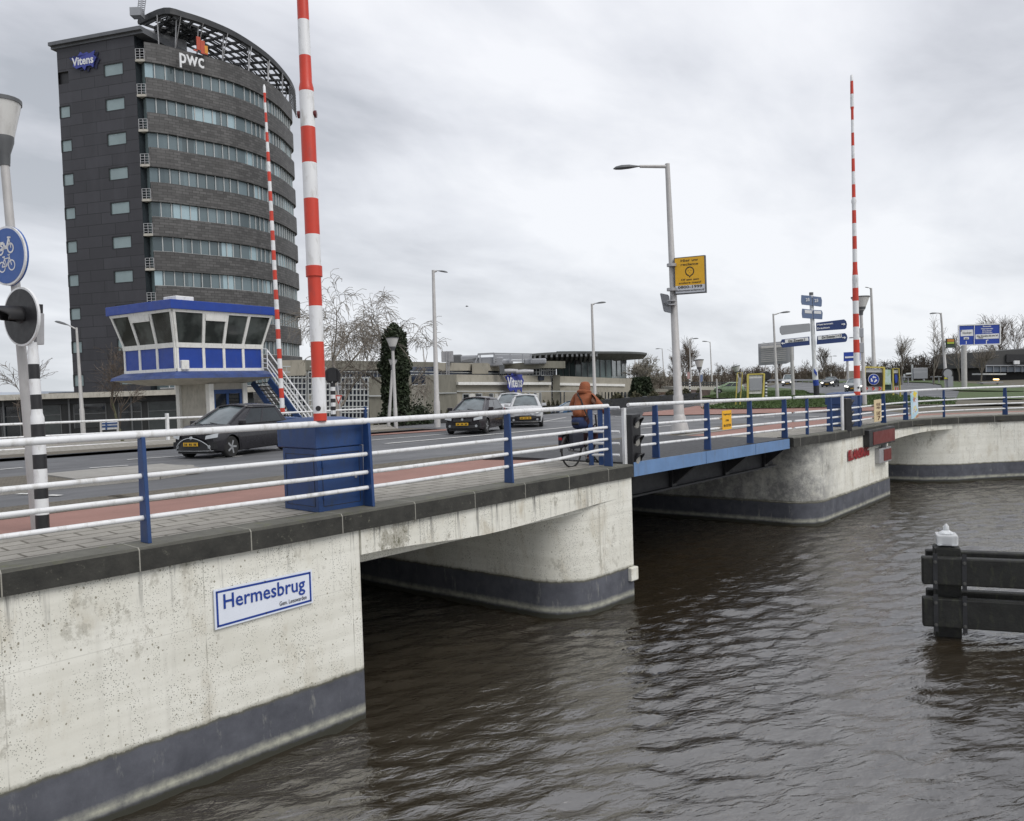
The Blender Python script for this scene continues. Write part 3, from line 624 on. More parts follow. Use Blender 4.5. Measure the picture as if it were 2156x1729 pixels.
# coping stones following the edge
def coping(x0, x1, name):
    a, b = curve_off(-0.06), curve_off(0.42); mb = MB(); k = 0
    A = [(p, q) for p, q in zip(a, b)]
    xs = [p[0][0] for p in A]
    def interp(xv):
        for i in range(len(A)-1):
            if A[i][0][0] <= xv <= A[i+1][0][0]:
                t = (xv-xs[i])/(xs[i+1]-xs[i]+1e-9); return A[i][0]*(1-t)+A[i+1][0]*t, A[i][1]*(1-t)+A[i+1][1]*t
        return A[-1] if xv > xs[-1] else A[0]
    st = []; x = x0
    while x < x1-0.01: st.append(x); x += 0.68
    st.append(x1); R_ = random.Random(4)
    for x in st:
        p, q = interp(x); z = zc(x); jz = R_.uniform(-0.006, 0.006)
        ring = [(p[0], p[1], ct(x)-0.005+jz), (p[0], p[1], z-0.03), (p[0]+(q[0]-p[0])*0.06, p[1]+(q[1]-p[1])*0.06, z+jz), (q[0], q[1], z), (q[0], q[1], ct(x))]
        mb.v += [V(r) for r in ring]
    for i in range(len(st)-1):
        for j in range(5): a_, b_ = 5*i+j, 5*i+(j+1) % 5; mb.f.append((a_, a_+5, b_+5, b_)); mb.mi.append(0)
    mb.f.append((0, 1, 2, 3, 4)); n = 5*(len(st)-1); mb.f.append(tuple(n+i for i in (4, 3, 2, 1, 0))); mb.mi += [0, 0]
    return mb.build(name, M_COPE, bridge)
coping(-20, 14.38, 'coping'); coping(22.5, 47.4, 'coping')
# movable span: light blue fascia, dark girders, timber-grey deck edge
span = thing('movable_span', 'movable bridge deck with light blue edge plate and dark steel girders', 'bridge deck', (14.4, 9.9, 2.6))
def wy(mb, x0, x1, y0, y1, z0, z1): mb.add([(x0, yw(x0)+y0, z0(x0)), (x1, yw(x1)+y0, z0(x1)), (x1, yw(x1)+y1, z0(x1)), (x0, yw(x0)+y1, z0(x0)), (x0, yw(x0)+y0, z1(x0)), (x1, yw(x1)+y0, z1(x1)), (x1, yw(x1)+y1, z1(x1)), (x0, yw(x0)+y1, z1(x0))], [(0, 3, 2, 1), (4, 5, 6, 7), (0, 1, 5, 4), (1, 2, 6, 5), (2, 3, 7, 6), (3, 0, 4, 7)])
for a_, b_ in ((14.46, 17.55), (17.57, 20.2), (20.22, 22.36)):
    mb = MB(span.location); wy(mb, a_, b_, 0.0, 0.035, lambda x: ip(x, [(14.4, 2.56), (22.4, 2.50)]), lambda x: ip(x, [(14.4, 2.86), (22.4, 2.77)])); mb.build('edge_plate', M_BLUEL, span)
mb = MB(span.location); wy(mb, 14.44, 22.4, 0.04, 4.4, lambda x: ip(x, [(14.4, 2.62), (22.4, 2.56)]), lambda x: ip(x, [(14.4, 2.85), (22.4, 2.79)])); mb.build('deck_plate', M_DARK, span)
ribbon('deck_edge', 0.045, 2.0, -0.01, M_VERGE, x0=14.3, x1=22.5).parent = None
mb = MB(span.location); mb.box((14.6, 10.75, 1.93), (22.9, 10.80, 2.56)); mb.box((14.6, 10.62, 1.93), (22.9, 10.93, 1.97))
mb.build('main_girder', M_DARK, span)
for gx in (14.75, 17.35, 20.0, 22.3):
    mb = MB(span.location); mb.add([(gx-.05, 9.98, 2.56), (gx-.05, 10.74, 2.56), (gx-.05, 10.74, 1.97), (gx+.05, 9.98, 2.56), (gx+.05, 10.74, 2.56), (gx+.05, 10.74, 1.97)], [(0, 1, 2), (3, 5, 4), (0, 3, 4, 1), (1, 4, 5, 2), (2, 5, 3, 0)])
    mb.box((gx-.1, 10.66, 1.97), (gx+.1, 10.74, 2.56)); mb.build('bracket', M_BLACK, span)
mb = MB(span.location)
for yy in (14, 18, 22, 26, 30): mb.box((14.6, yy, 1.9), (22.9, yy+.3, 2.5))
mb.build('cross_girders', M_DARK, span)
structure(drape('bridge_under_road', [(6.5, 14.2), (38, 14.2), (38, 34.3), (6.5, 34.3)], -0.03, M_ASPH, cell=2.0))

# ================================================================== RAILINGS
def post_mesh(mb, x, y, z0, z1, w0=0.19, w1=0.10, t=0.035, tilt=0.0):
    a = [(x-t/2, y-w0/2, z0), (x-t/2, y+w0/2, z0), (x-t/2, y+w1/2, z1), (x-t/2, y-w1/2, z1)]
    mb.prism(a, (1, 0, 0), t)
YR = lambda x: yw(x)+0.20 if x < 31.3 else None
rail_curve = curve_off(0.20)
def rail_pts(x0, x1, dz):
    xs = [x0]+[p[0] for p in rail_curve if x0 < p[0] < x1]+[x1]
    cx = [p[0] for p in rail_curve]; cy = [p[1] for p in rail_curve]
    return [(x, float(np.interp(x, cx, cy)), zr(x)-dz(x)) for x in xs]
def ryr(x): return float(np.interp(x, [p[0] for p in rail_curve], [p[1] for p in rail_curve]))
def railing(name, label, x0, x1, posts, group, post_low=0.0, topr=0.042, r=0.030, thin=()):
    t = thing(name, label, 'railing', (x0, ryr(x0), zc(x0)), group=group)
    sc = lambda x: 1.0 if x < 13 else 0.93
    mb = MB(t.location); mb.tube(rail_pts(x0, x1, lambda x: 0.0), topr, 12); mb.build('top_rail', M_WHITE, t, smooth=True)
    for d in (0.47, 0.73, 0.95):
        mb = MB(t.location); mb.tube(rail_pts(x0, x1, lambda x: d*sc(x)), r, 10); mb.build('rail', M_WHITE, t, smooth=True)
    for px in posts:
        mb = MB(t.location); th = px in thin
        post_mesh(mb, px, ryr(px)-0.0, zc(px)-post_low, zr(px)-0.03, 0.09 if th else 0.20, 0.08 if th else 0.12, 0.05 if th else 0.045)
        mb.build('post', M_BLUE, t, bevel=0.006)
    return t
railing('bridge_railing', 'white four-bar railing with blue posts, nearest stretch along the stone coping', -6.0, 13.86, [-2.4, 0.85, 4.12, 7.34, 10.59, 13.83], 'white railings along the bridge edge')
railing('bridge_railing', 'white railing with blue posts bolted to the light blue movable deck edge', 14.62, 22.95, [15.7, 18.05, 20.33, 22.5], 'white railings along the bridge edge', 0.30)
railing('bridge_railing', 'white railing with blue posts on the far pier, curving away along the quay', 23.2, 46.5, [24.1, 25.9, 28.8, 31.58, 33.9, 36.3, 38.6, 40.9, 42.9, 45.0], 'white railings along the bridge edge', thin=(24.1, 28.8, 36.3, 40.9))
# short cross railing at the end of the walkway
t = thing('short_railing', 'short white railing with two blue posts standing across the walkway end behind the cyclist', 'railing', (13.6, 10.9, 2.84), group=None)
for yy, d in ((478, 0), (722, 1), (845, 1), (967, 1)):
    a_ = at('c4', 1435, yy, 17.6); b_ = at('c4', 1915, yy+ (3 if d else -8), 17.2); mb = MB(t.location); mb.tube([a_, b_], 0.028, 8); mb.build('rail', M_WHITE, t, smooth=True)
for xx in (1620, 1725):
    a_ = at('c4', xx, 1060, 17.45); mb = MB(t.location); z1 = at('c4', xx, 490, 17.45)[2]; mb.obox((a_[0], a_[1], (a_[2]-0.05+z1)/2), RH*0.05, FH*0.03, (0, 0, (z1-a_[2]+0.05)/2)); mb.build('post', M_BLUE, t)
# far side railing
t = thing('bridge_railing', 'white railing on the far side of the road beside the low dark building', 'railing', (-12, 33, 2.6), group='white railings along the bridge edge')
zf = lambda x: ip(x, [(-12, 3.8), (9.4, 3.69), (17, 3.56), (25, 3.5)])
for d, r in ((0, .042), (.47, .03), (.9, .03)):
    mb = MB(t.location); mb.tube([(x, 33, zf(x)-d) for x in (-12, 0, 9.4, 17, 25.5)], r, 8); mb.build('rail', M_WHITE, t, smooth=True)
for x in (-9, -5.4, -1.8, 1.8, 5.4, 9.0, 15.35, 19.2, 22.4, 25.3):
    mb = MB(t.location); wht = x in (15.35,); mb.obox((x, 33, zf(x)-0.5+(0.08 if wht else 0)), (0.05, 0, 0), (0, 0.07, 0), (0, 0, 0.62)); mb.build('post', M_WHITE if wht else M_BLUE, t)
# name board on the wall
nb = thing('name_sign', 'white blue-edged sign with the bridge name on the near abutment wall', 'sign', (5.48, 9.32, 2.03))
mb = MB(nb.location); c_ = [(4.79, 9.315, 2.27), (6.16, 9.315, 2.255), (6.16, 9.315, 1.82), (4.79, 9.315, 1.79)]
def inset(q, d): return [(q[0][0]+d, q[0][1], q[0][2]-d), (q[1][0]-d, q[1][1], q[1][2]-d), (q[2][0]-d, q[2][1], q[2][2]+d), (q[3][0]+d, q[3][1], q[3][2]+d)]
MSW = mat('enamel_white', (0.70, 0.74, 0.82), 0.3, var=0.03); MSB = mat('enamel_blue', (0.010, 0.045, 0.27), 0.35, var=0.04)
mb.prism(c_, (0, -1, 0), 0.02, 0)
def ring(mb, a, b, off, mi):
    a = [(p[0], p[1]-off, p[2]) for p in a]; b = [(p[0], p[1]-off, p[2]) for p in b]
    for i in range(4): j = (i+1) % 4; mb.add([a[i], b[i], b[j], a[j]], [(0, 1, 2, 3)], mi)
ring(mb, inset(c_, .022), inset(c_, .048), .0225, 1)
mb.build('board', [MSW, MSB], nb)
mb = MB(nb.location); text_fit(mb, 'Hermesbrug', (5.475, 9.292, 2.075), (1, 0, -0.004), (0, 0, 1), 1.14, 0.235, bold=0.012); mb.build('lettering', MSB, nb)
mb = MB(nb.location); text_fit(mb, 'Gem. Leeuwarden', (5.86, 9.292, 1.915), (1, 0, 0.01), (0, 0, 1), 0.40, 0.055, bold=0.006)
for q in ((5.47, 2.24), (5.47, 1.84), (4.83, 2.23), (6.12, 2.22), (4.83, 1.83), (6.12, 1.85)): mb.lathe((q[0], 9.293, q[1]), [(0.008, 0), (0.008, 0.006)], 8, (0, -1, 0))
mb.build('small_lettering', M_INK, nb)
# signs and paint on the second pier
DRED = mat('dark_red_panel', (0.13, 0.018, 0.016), 0.5, var=0.15, scale=2)
t = thing('display_box', 'wide dark red display box hung below the coping of the far pier', 'sign box', (29.8, 10.0, 2.3))
mb = MB(t.location); mb.box((28.5, 9.95, 2.03), (31.05, 10.24, 2.60)); mb.build('casing', M_BLACK, t, bevel=0.02)
mb = MB(t.location); mb.box((28.85, 9.935, 2.09), (31.0, 9.949, 2.52)); mb.build('screen', DRED, t)
t = thing('signal_box', 'small grey box with a dark red window under the wide display box', 'sign box', (30.3, 10.1, 1.65))
mb = MB(t.location); mb.box((29.75, 10.05, 1.36), (30.95, 10.27, 1.88)); mb.box((30.3, 10.0, 1.88), (30.4, 10.2, 2.02)); mb.build('casing', M_STEEL, t, bevel=0.02)
mb = MB(t.location); mb.box((30.15, 10.035, 1.42), (30.9, 10.049, 1.82)); mb.build('screen', DRED, t)
gm = MB((28, 10, 1.9))
text_fit(gm, 'ELANSNIG', (28.0, 10.115, 1.885), (1, 0.045, 0.0), (0, 0, 1), 2.15, 0.36, bold=0.045)
text_fit(gm, 'EUANSHUG', (27.95, 10.117, 1.865), (1, 0.045, 0.0), (0, 0, 1), 2.1, 0.30, bold=0.03)
g_ = gm.build('graffiti', mat('red_spray_paint', (0.24, 0.010, 0.014), 0.6, var=0.2, scale=8)); g_.location = (28, 10, 1.9); tag(g_, 'scrawled red block letters sprayed on the far white pier', 'graffiti')
# ================================================================== BARRIERS
def lerp(a, b, t): return a+(b-a)*t
def barrier(label, org, xd, yd, wd, dp, zb, zseam, ztop, mast0, mast1, band, first, prof, lamp=None, hole=None, ring=False, tipcap=False):
    t = thing('barrier', label, 'barrier', (org[0], org[1], zb), group='raised red and white barriers at the bridge corners')
    xd, yd = V(xd), V(yd); O = V((org[0], org[1], 0))
    def box(m, x0, x1, y0, y1, z0, z1, mi=0): m.obox(O+xd*(x0+x1)/2+yd*(y0+y1)/2+EZ*(z0+z1)/2, xd*(x1-x0)/2, yd*(y1-y0)/2, EZ*(z1-z0)/2, mi)
    mb = MB(t.location); box(mb, 0, wd, 0, dp, zb, zseam); mb.build('cabinet', M_BLUE, t, bevel=0.012)
    mb = MB(t.location); box(mb, -0.02, wd+0.02, -0.02, dp+0.10, zseam+0.006, ztop-0.03); mb.build('cabinet_hood', M_BLUE, t, bevel=0.015)
    mb = MB(t.location); e = 0.03
    c = [O+xd*a+yd*b+EZ*(ztop-0.03) for a, b in ((-.03, -.03), (wd+.03, -.03), (wd+.03, dp+.11), (-.03, dp+.11))]; ap = [O+xd*a+yd*b+EZ*(ztop+0.02) for a, b in ((.2, .2), (wd-.2, .2), (wd-.2, dp-.1), (.2, dp-.1))]
    mb.add(c+ap, [(0, 1, 5, 4), (1, 2, 6, 5), (2, 3, 7, 6), (3, 0, 4, 7), (4, 5, 6, 7), (3, 2, 1, 0)]); mb.build('cabinet_lid', M_BLUE, t)
    mb = MB(t.location)
    for (x0, z0q, x1, z1q) in ((.08, zb+.08, .08, zseam-.08), (wd-.08, zb+.08, wd-.08, zseam-.08), (.08, zseam-.08, wd-.08, zseam-.08), (.08, zb+.08, wd-.08, zb+.08)): mb.beam(O+xd*x0-yd*.001+EZ*z0q, O+xd*x1-yd*.001+EZ*z1q, .008, .006, up=yd)
    for (y0, z0q, y1, z1q) in ((.08, zb+.08, .08, zseam-.08), (dp-.08, zb+.08, dp-.08, zseam-.08), (.08, zseam-.08, dp-.08, zseam-.08), (.08, zb+.08, dp-.08, zb+.08)): mb.beam(O+yd*y0-xd*.001+EZ*z0q, O+yd*y1-xd*.001+EZ*z1q, .006, .008, up=xd)
    mb.build('door_seam', M_DARK, t)
    for zq in (zb+.22, zseam-.22):
        mb = MB(t.location); mb.obox(O+xd*.085-yd*.012+EZ*zq, xd*.014, yd*.012, EZ*.045); mb.build('hinge', M_BLUE, t, bevel=.004)
    mb = MB(t.location); mb.lathe(O+xd*(wd-.15)-yd*.0+EZ*(zb+zseam)/2, [(.022, 0), (.022, .012), (.010, .014)], 12, -yd); mb.build('lock', M_STEEL, t)
    mast0, mast1 = V(mast0), V(mast1); L = np.linalg.norm(mast1-mast0); d = (mast1-mast0)/L
    mb = MB(t.location); s0 = 0.0; red = True; s1 = first
    while s0 < L-1e-6:
        s1 = min(s1, L); pass
        brk = sorted(set([s0, s1]+[p[0] for p in prof if s0 < p[0] < s1]))
        mb.tube([mast0+d*q for q in brk], [ip(q, prof) for q in brk], 16, True, 0 if red else 1)
        s0 = s1; s1 += band; red = not red
    mo = mb.build('mast', [M_REDP, M_WHITE], t, smooth=True)
    for (s, h) in [(p[0], p[2]) for p in prof if len(p) > 2]:
        mb = MB(t.location); mb.tube([mast0+d*(s-h), mast0+d*(s+h)], ip(s, prof)*1.12, 16); mb.build('collar', M_WHITE if int((s-first)//band) % 2 == 0 else M_REDP, t, smooth=True)
    if lamp:
        for s, sd_ in lamp:
            p = mast0+d*s; mb = MB(t.location); mb.tube([p+sd_*ip(s, prof)*0.9, p+sd_*(ip(s, prof)+0.03), p+sd_*(ip(s, prof)+0.035)], [0.05, 0.05, 0.03], 12)
            mb.build('warning_lamp', mat('dark_red_lens', (0.10, 0.012, 0.012), 0.25), t, smooth=True)
    if hole is not None:
        p = mast0+d*hole; nn = -FH; mb = MB(t.location); mb.tube([p+nn*ip(hole, prof)*0.9, p+nn*(ip(hole, prof)+0.008)], 0.035, 14); mb.build('port', M_BLACK, t)
    return t, O
# nearest barrier, its cabinet behind the railing
q1 = ony('z0', 672, 1081, 9.68); q2 = ony('z0', 769, 1064, 9.68)
ax = q1[0]; wdt = q2[0]-q1[0]
D1 = 11.25
m0 = at('z0', 674.5, 886, D1); m1 = at('z0', 637, 0, D1); dd = (m1-m0); m2 = m1+dd*0.42
PF1 = [(0, .090), (2.02, .092), (2.021, .100, 0.07), (4.50, .100), (4.58, .082), (9, .062)]
t1, O1 = barrier('huge red and white barrier mast rising out of the picture from the nearest blue cabinet', (ax, 9.68), EX, EY, wdt, 0.85, zc(7)-0.01, 3.79, 4.19, m0, m2, 0.4835, 0.10, PF1, [(4.15, -RH), (4.15, RH*0.96)], 0.17)
mb = MB(t1.location); pc = onz('c2', 455, 330, 4.05); pc = np.array([ax-0.022, 10.1, 4.04])
mb.lathe(pc, [(0.085, 0), (0.10, -0.0), (0.10, 0.02), (0.06, 0.03), (0.055, 0.01)], 18, (-1, 0, 0)); mb.build('round_mirror', M_STEEL, t1, smooth=True)
# barrier beyond the road, in front of the control house
D2 = 35.5; b2 = at('z0', 620, 905, D2); m0 = at('z0', 595, 868, D2); m1 = at('z0', 556, 178, D2)
L2 = np.linalg.norm(m1-m0)
barrier('thin red and white barrier mast in front of the blue and white control house', (b2[0]-0.9, b2[1]), EX, EY, 1.2, 0.9, 2.3, 3.0, 3.40, m0, m1, 0.421, 0.18, [(0, .10), (5.0, .096), (5.3, .09), (8.0, .085), (11, .07), (L2-.55, .045), (L2-.4, .06), (L2-.1, .055), (L2, .02)], [(8.2, -RH)])
# barrier on the far pier
D3 = 27.9; m0 = at('z0', 1805, 832, D3); m1 = at('z0', 1793, 157, D3); L3 = np.linalg.norm(m1-m0)
barrier('slender red and white barrier mast above the blue cabinet on the far pier', (28.75, 10.62), EX, EY, 1.0, 0.8, zc(28)-0.01, 3.45, 3.86, m0, m1, 0.434, 0.12, [(0, .10), (3.85, .096), (3.86, .10), (4.25, .075), (6.4, .065), (6.5, .085), (6.62, .06), (L3-1.2, .042), (L3-1.1, .06), (L3-.05, .045), (L3, .02)], None, 0.25)
# ================================================================== STRIPED SIGNAL POST, STREET LAMP, CYCLE SIGN (left foreground)
P0 = onz('z0', 89, 1122, zwalk(3.7, 11.4)); DP = float(np.dot(P0-CAMP, FW))
def prj(d): return lambda x, y, dd=0.0: at('z0', x, y, d+dd)
A0 = prj(DP)
t = thing('signal_post', 'black and white banded signal post with a black oval signal head at left edge', 'traffic light', P0)
yb = [1122, 1065, 1040, 975, 948, 890, 1]
bands = [(1123, 1053, 1), (1053, 1008, 0), (1008, 962, 1), (962, 914, 0)]
c1y = lambda y: (860+y/5.086)/1.02041
zs = [(1122, 1105, 1), (c1y(1260), c1y(1075), 0)]
seq = [(1124, c1y(1250), 1), (c1y(1250), c1y(1075), 0), (c1y(1075), c1y(920), 1), (c1y(920), c1y(750), 0), (c1y(750), c1y(592), 1), (c1y(592), c1y(400), 0), (c1y(400), c1y(262), 1), (c1y(262), c1y(100), 0), (c1y(100), c1y(-60), 1)]
e8y = lambda y: (620+y/5.086)/1.02041
seq += [(c1y(-60), e8y(990), 0), (e8y(990), e8y(828), 1), (e8y(828), e8y(590), 0)]
def pole_x(y): return np.interp(y, [e8y(590), e8y(900), c1y(100), c1y(700), 1124], [69.0, 71.5, 77.5, 84.3, 90.5])
for (ya, ybb, blk) in seq:
    mb = MB(t.location); rr = lambda y: 0.080 if y > c1y(190) else (0.065 if y > e8y(760) else 0.058)
    ys = [ya, ybb]
    if ya > c1y(190) > ybb: ys = [ya, c1y(190), c1y(190)-9, ybb]
    if ya > e8y(760) > ybb: ys = [ya, e8y(760), e8y(700), ybb]
    rs = [rr(y) for y in ys]
    if len(ys) == 4: rs = [rr(ya), rr(ya), rr(ybb), rr(ybb)]
    mb.tube([A0(pole_x(y), y) for y in ys], rs, 14, True); mb.build('band', M_BLACK if blk else M_WHITE, t, smooth=True)
# signal head: oval backing board seen at an angle, long visor pointing left
hc = A0(48.5, 667); up = (A0(48.5, 600)-A0(48.5, 700)); up /= np.linalg.norm(up)
phi = rad(-29); nrm = -FH*math.cos(phi)+RH*math.sin(phi)   # facing left and towards us
nrm /= np.linalg.norm(nrm); sdv = np.cross(up, nrm); sdv /= np.linalg.norm(sdv)
def disc(mb, c, n_, r0, r1, t0, t1, nseg=40, asp=1.0, mi=0):
    a = np.cross(up, n_); a /= np.linalg.norm(a); b = np.cross(n_, a)
    vs = []
    for k in range(nseg):
        an = 2*math.pi*k/nseg; vs.append(c+n_*t0+(a*math.cos(an)*asp+b*math.sin(an))*r0)
    for k in range(nseg):
        an = 2*math.pi*k/nseg; vs.append(c+n_*t1+(a*math.cos(an)*asp+b*math.sin(an))*r1)
    fs = [(k, (k+1) % nseg, nseg+(k+1) % nseg, nseg+k) for k in range(nseg)]+[tuple(range(nseg, 2*nseg)), tuple(reversed(range(nseg)))]
    mb.add(vs, fs, mi)
RHD = 62*DP/FPX
mb = MB(t.location); disc(mb, hc, nrm, RHD, RHD, 0.0, 0.03); mb.build('backboard_rim', M_WHITE, t, smooth=True)
mb = MB(t.location); disc(mb, hc, nrm, RHD*0.93, RHD*0.93, 0.03, 0.036)
mb.obox(hc-nrm*0.09, nrm*0.09, sdv*0.13, up*0.16)
mb.build('backboard', M_BLACK, t, smooth=True)
mb = MB(t.location)
vx = hc+up*0.01; n_ = nrm; a_ = sdv; nv = 24; vs = []
for i in range(7):
    s = i/6; L_ = 0.46*s
    for k in range(nv+1):
        an = rad(-35)+rad(250)*k/nv; cut = 1.0-0.45*abs(math.cos(an)) if s > 0.5 else 1
        rr_ = 0.125*(1-0.15*s); vs.append(vx+n_*(0.03+L_*(0.45+0.55*max(0, math.sin(an))))+(a_*math.cos(an)+up*math.sin(an))*rr_)
fs = [(i*(nv+1)+k, i*(nv+1)+k+1, (i+1)*(nv+1)+k+1, (i+1)*(nv+1)+k) for i in range(6) for k in range(nv)]
mb.add(vs, fs); o = mb.build('visor', M_BLACK, t, smooth=True); so_ = o.modifiers.new('s', 'SOLIDIFY'); so_.thickness = 0.006
mb = MB(t.location); disc(mb, vx-up*0.0, nrm, 0.10, 0.09, 0.036, 0.05, 24); mb.build('lens', M_DARK, t, smooth=True)
mb = MB(t.location); bx = A0(82, 693, 0.05); mb.obox(bx, sdv*0.035, nrm*0.05, up*0.20); mb.obox(bx+up*0.0-RH*0.06, RH*0.06, FH*0.02, up*0.02); mb.build('junction_box', M_STEEL, t, bevel=0.006)
# street lamp with inverted-pyramid head
DL = DP+0.30; AL = prj(DL)
lb = horiz_base('z0', 79, 1115, DL); lb[2] = zwalk(lb[0], lb[1])
def pyramid_lamp(label, base, top, head_h, head_w, pole_r, cup_h, group, lean_dir=None, rot=None, white=True):
    t = thing('street_lamp', label, 'street lamp', base, group=group)
    base, top = V(base), V(top); d = (top-base); d /= np.linalg.norm(d)
    mb = MB(t.location); mb.tube([base, base+d*1.0, base+d*1.05, top], [pole_r*1.15, pole_r*1.15, pole_r, pole_r*0.85], 14); mb.build('pole', M_POLE, t, smooth=True)
    a = np.cross(d, FH); a /= np.linalg.norm(a); b = np.cross(d, a)
    if rot is not None: a, b = a*math.cos(rot)+b*math.sin(rot), -a*math.sin(rot)+b*math.cos(rot)
    def sq(c, r, n=20, p=1.0):
        out = []
        for k in range(n):
            an = 2*math.pi*k/n; out.append(c+(a*math.cos(an)+b*math.sin(an))*r)
        return out
    mb = MB(t.location); rings = [sq(top-d*0.02, pole_r), sq(top+d*cup_h*.35, pole_r*1.25), sq(top+d*cup_h*.75, head_w*.26), sq(top+d*cup_h, head_w*.28)]
    def skin(mb, rings, cap0=True, cap1=True):
        n = len(rings[0]); vs = [p for r in rings for p in r]; fs = [(i*n+k, i*n+(k+1) % n, (i+1)*n+(k+1) % n, (i+1)*n+k) for i in range(len(rings)-1) for k in range(n)]
        if cap0: fs.append(tuple(reversed(range(n))))
        if cap1: fs.append(tuple((len(rings)-1)*n+k for k in range(n)))
        mb.add(vs, fs)
    skin(mb, rings); mb.build('socket', M_LHEAD, t, smooth=True)
    mb = MB(t.location); skin(mb, [sq(top+d*cup_h*0.55, head_w*.20), sq(top+d*(head_h-.05*head_h), head_w*.5)]); mb.build('shade', mat('milky_lamp_shade', (0.60, 0.60, 0.58), 0.3, var=0.05, scale=2, dirt=(0.35, 0.34, 0.32), dirt_amt=0.5), t, smooth=True)
    mb = MB(t.location); skin(mb, [sq(top+d*head_h*.94, head_w*.52), sq(top+d*head_h*1.0, head_w*.53), sq(top+d*head_h*1.05, head_w*.1)]); mb.build('cap', M_LHEAD, t, smooth=True)
    return t
tp = AL(10, 346)
tl = pyramid_lamp('grey street lamp with a cone-shaped milky shade leaning in at the left edge', lb, tp, (346-212)*DL/FPX, 0.50, 0.062, 0.38, 'cone-headed street lamps')
# round cycle and moped sign on the lamp pole
D_S = DL-0.12; sc_c = at('z0', 13.5, 539, D_S); upn = tp-lb; up = upn/np.linalg.norm(upn)
phi = rad(-26); nrm = -FH*math.cos(phi)+RH*math.sin(phi); nrm /= np.linalg.norm(nrm)
t = thing('cycle_sign', 'round blue sign with white moped and bicycle on the lamp pole at the left edge', 'sign', sc_c)
RS = 62*D_S/FPX
mb = MB(t.location); disc(mb, sc_c, nrm, RS, RS, -0.025, 0.0); mb.build('rim', M_WHITE, t)
MB_ = mat('faded_sign_blue', (0.045, 0.115, 0.36), 0.5, var=0.05)
mb = MB(t.location); disc(mb, sc_c, nrm, RS*1.0, RS*1.0, -0.05, -0.026, mi=0); disc(mb, sc_c, nrm, RS*0.93, RS*0.93, 0.0, 0.004); mb.build('face', MB_, t)
sx = np.cross(up, nrm); sx /= np.linalg.norm(sx); sy = np.cross(nrm, sx)
def flatring(mb, c, r0, r1, n=24, off=0.007):
    vs = [c+nrm*off+(sx*math.cos(2*math.pi*k/n)+sy*math.sin(2*math.pi*k/n))*r for r in (r0, r1) for k in range(n)]
    mb.add(vs, [(k, (k+1) % n, n+(k+1) % n, n+k) for k in range(n)])
def flatbar(mb, c, p, q, w, off=0.007):
    p = c+sx*p[0]+sy*p[1]+nrm*off; q = c+sx*q[0]+sy*q[1]+nrm*off; d = q-p; d /= np.linalg.norm(d); s_ = np.cross(nrm, d)*w/2
    mb.add([p-s_, q-s_, q+s_, p+s_], [(0, 1, 2, 3)])
u_ = RS/0.33
mb = MB(t.location); cb = sc_c-sy*0.115*u_
for sgn in (-1, 1): flatring(mb, cb+sx*sgn*0.085*u_, 0.048*u_, 0.062*u_)
for p, q in (((-.085, 0), (-.03, .085)), ((-.03, .085), (.055, .085)), ((.055, .085), (-.0, .0)), ((0, 0), (-.085, 0)), ((-.03, .085), (0, 0)), ((.085, 0), (.05, .12)), ((.03, .12), (.07, .12)), ((-.03, .085), (-.04, .105)), ((-.065, .108), (-.02, .108))): flatbar(mb, cb, (p[0]*u_, p[1]*u_), (q[0]*u_, q[1]*u_), 0.013*u_)
cb = sc_c+sy*0.075*u_
for sgn in (-1, 1): flatring(mb, cb+sx*sgn*0.09*u_, 0.040*u_, 0.060*u_)
for p, q, w_ in (((-.09, 0), (.0, .02), .03), ((.0, .02), (.03, .02), .04), ((.03, .02), (.075, .11), .03), ((.05, .125), (.11, .115), .018), ((-.1, .075), (-.02, .07), .032), ((.08, .11), (.10, 0), .014), ((-.02, .07), (-.01, .0), .03)): flatbar(mb, cb, (p[0]*u_, p[1]*u_), (q[0]*u_, q[1]*u_), w_*u_)
mb.build('pictogram', M_WHITE, t)
mb = MB(t.location); mb.obox(sc_c-nrm*0.05, nrm*0.03, sx*0.05, sy*0.10); mb.build('bracket', M_STEEL, t)

# ================================================================== NAVIGATION SIGNALS on the railings
def nav_signal(label, kx, base, zt, zbm, sz, dirv, polez, mo=None):
    x, y = base; t = thing('navigation_signal', label, 'traffic light', (x, y, zbm), group='three-light navigation signals')
    dirv = V(dirv); dirv /= np.linalg.norm(dirv); sd_ = np.cross(EZ, dirv); c = V((x, y, (zt+zbm)/2)); hh = (zt-zbm)/2
    mb = MB(t.location); mb.obox(c, dirv*0.11*sz, sd_*0.19*sz, EZ*hh); mb.build('housing', M_BLACK, t, bevel=0.02)
    mb = MB(t.location); mb.obox(c+(-dirv*0.14*sz-sd_*0.1 if mo is None else V(mo)), dirv*0.03, sd_*0.05, EZ*(hh+polez)); mb.build('mount', M_WHITE, t)
    for i in range(3):
        lc = c+EZ*(hh*0.66)*(1-i)+dirv*0.111*sz
        mb = MB(t.location); mb.lathe(lc, [(0.115*sz, 0), (0.10*sz, 0.02), (0.02, 0.035)], 18, dirv); mb.build('lens', M_LENS, t, smooth=True)
        mb = MB(t.location); n = 18; vs = []
        for s in (0, 1):
            for k in range(n+1):
                an = rad(-20)+rad(220)*k/n; vs.append(lc+dirv*(0.0+s*0.16*sz*(0.25+0.75*max(0, math.sin(an))))+(sd_*math.cos(an)+EZ*math.sin(an))*0.13*sz)
        mb.add(vs, [(k, k+1, n+2+k, n+1+k) for k in range(n)]); o = mb.build('hood', M_BLACK, t, smooth=True); m_ = o.modifiers.new('s', 'SOLIDIFY'); m_.thickness = 0.008
    return t
nav_signal('black signal with three unlit lenses between the fixed and movable railings', 0, (14.62, 9.98), 3.86, 2.72, 1.0, (0.10, -0.995, 0), 0.14, (-0.24, 0.03, 0))
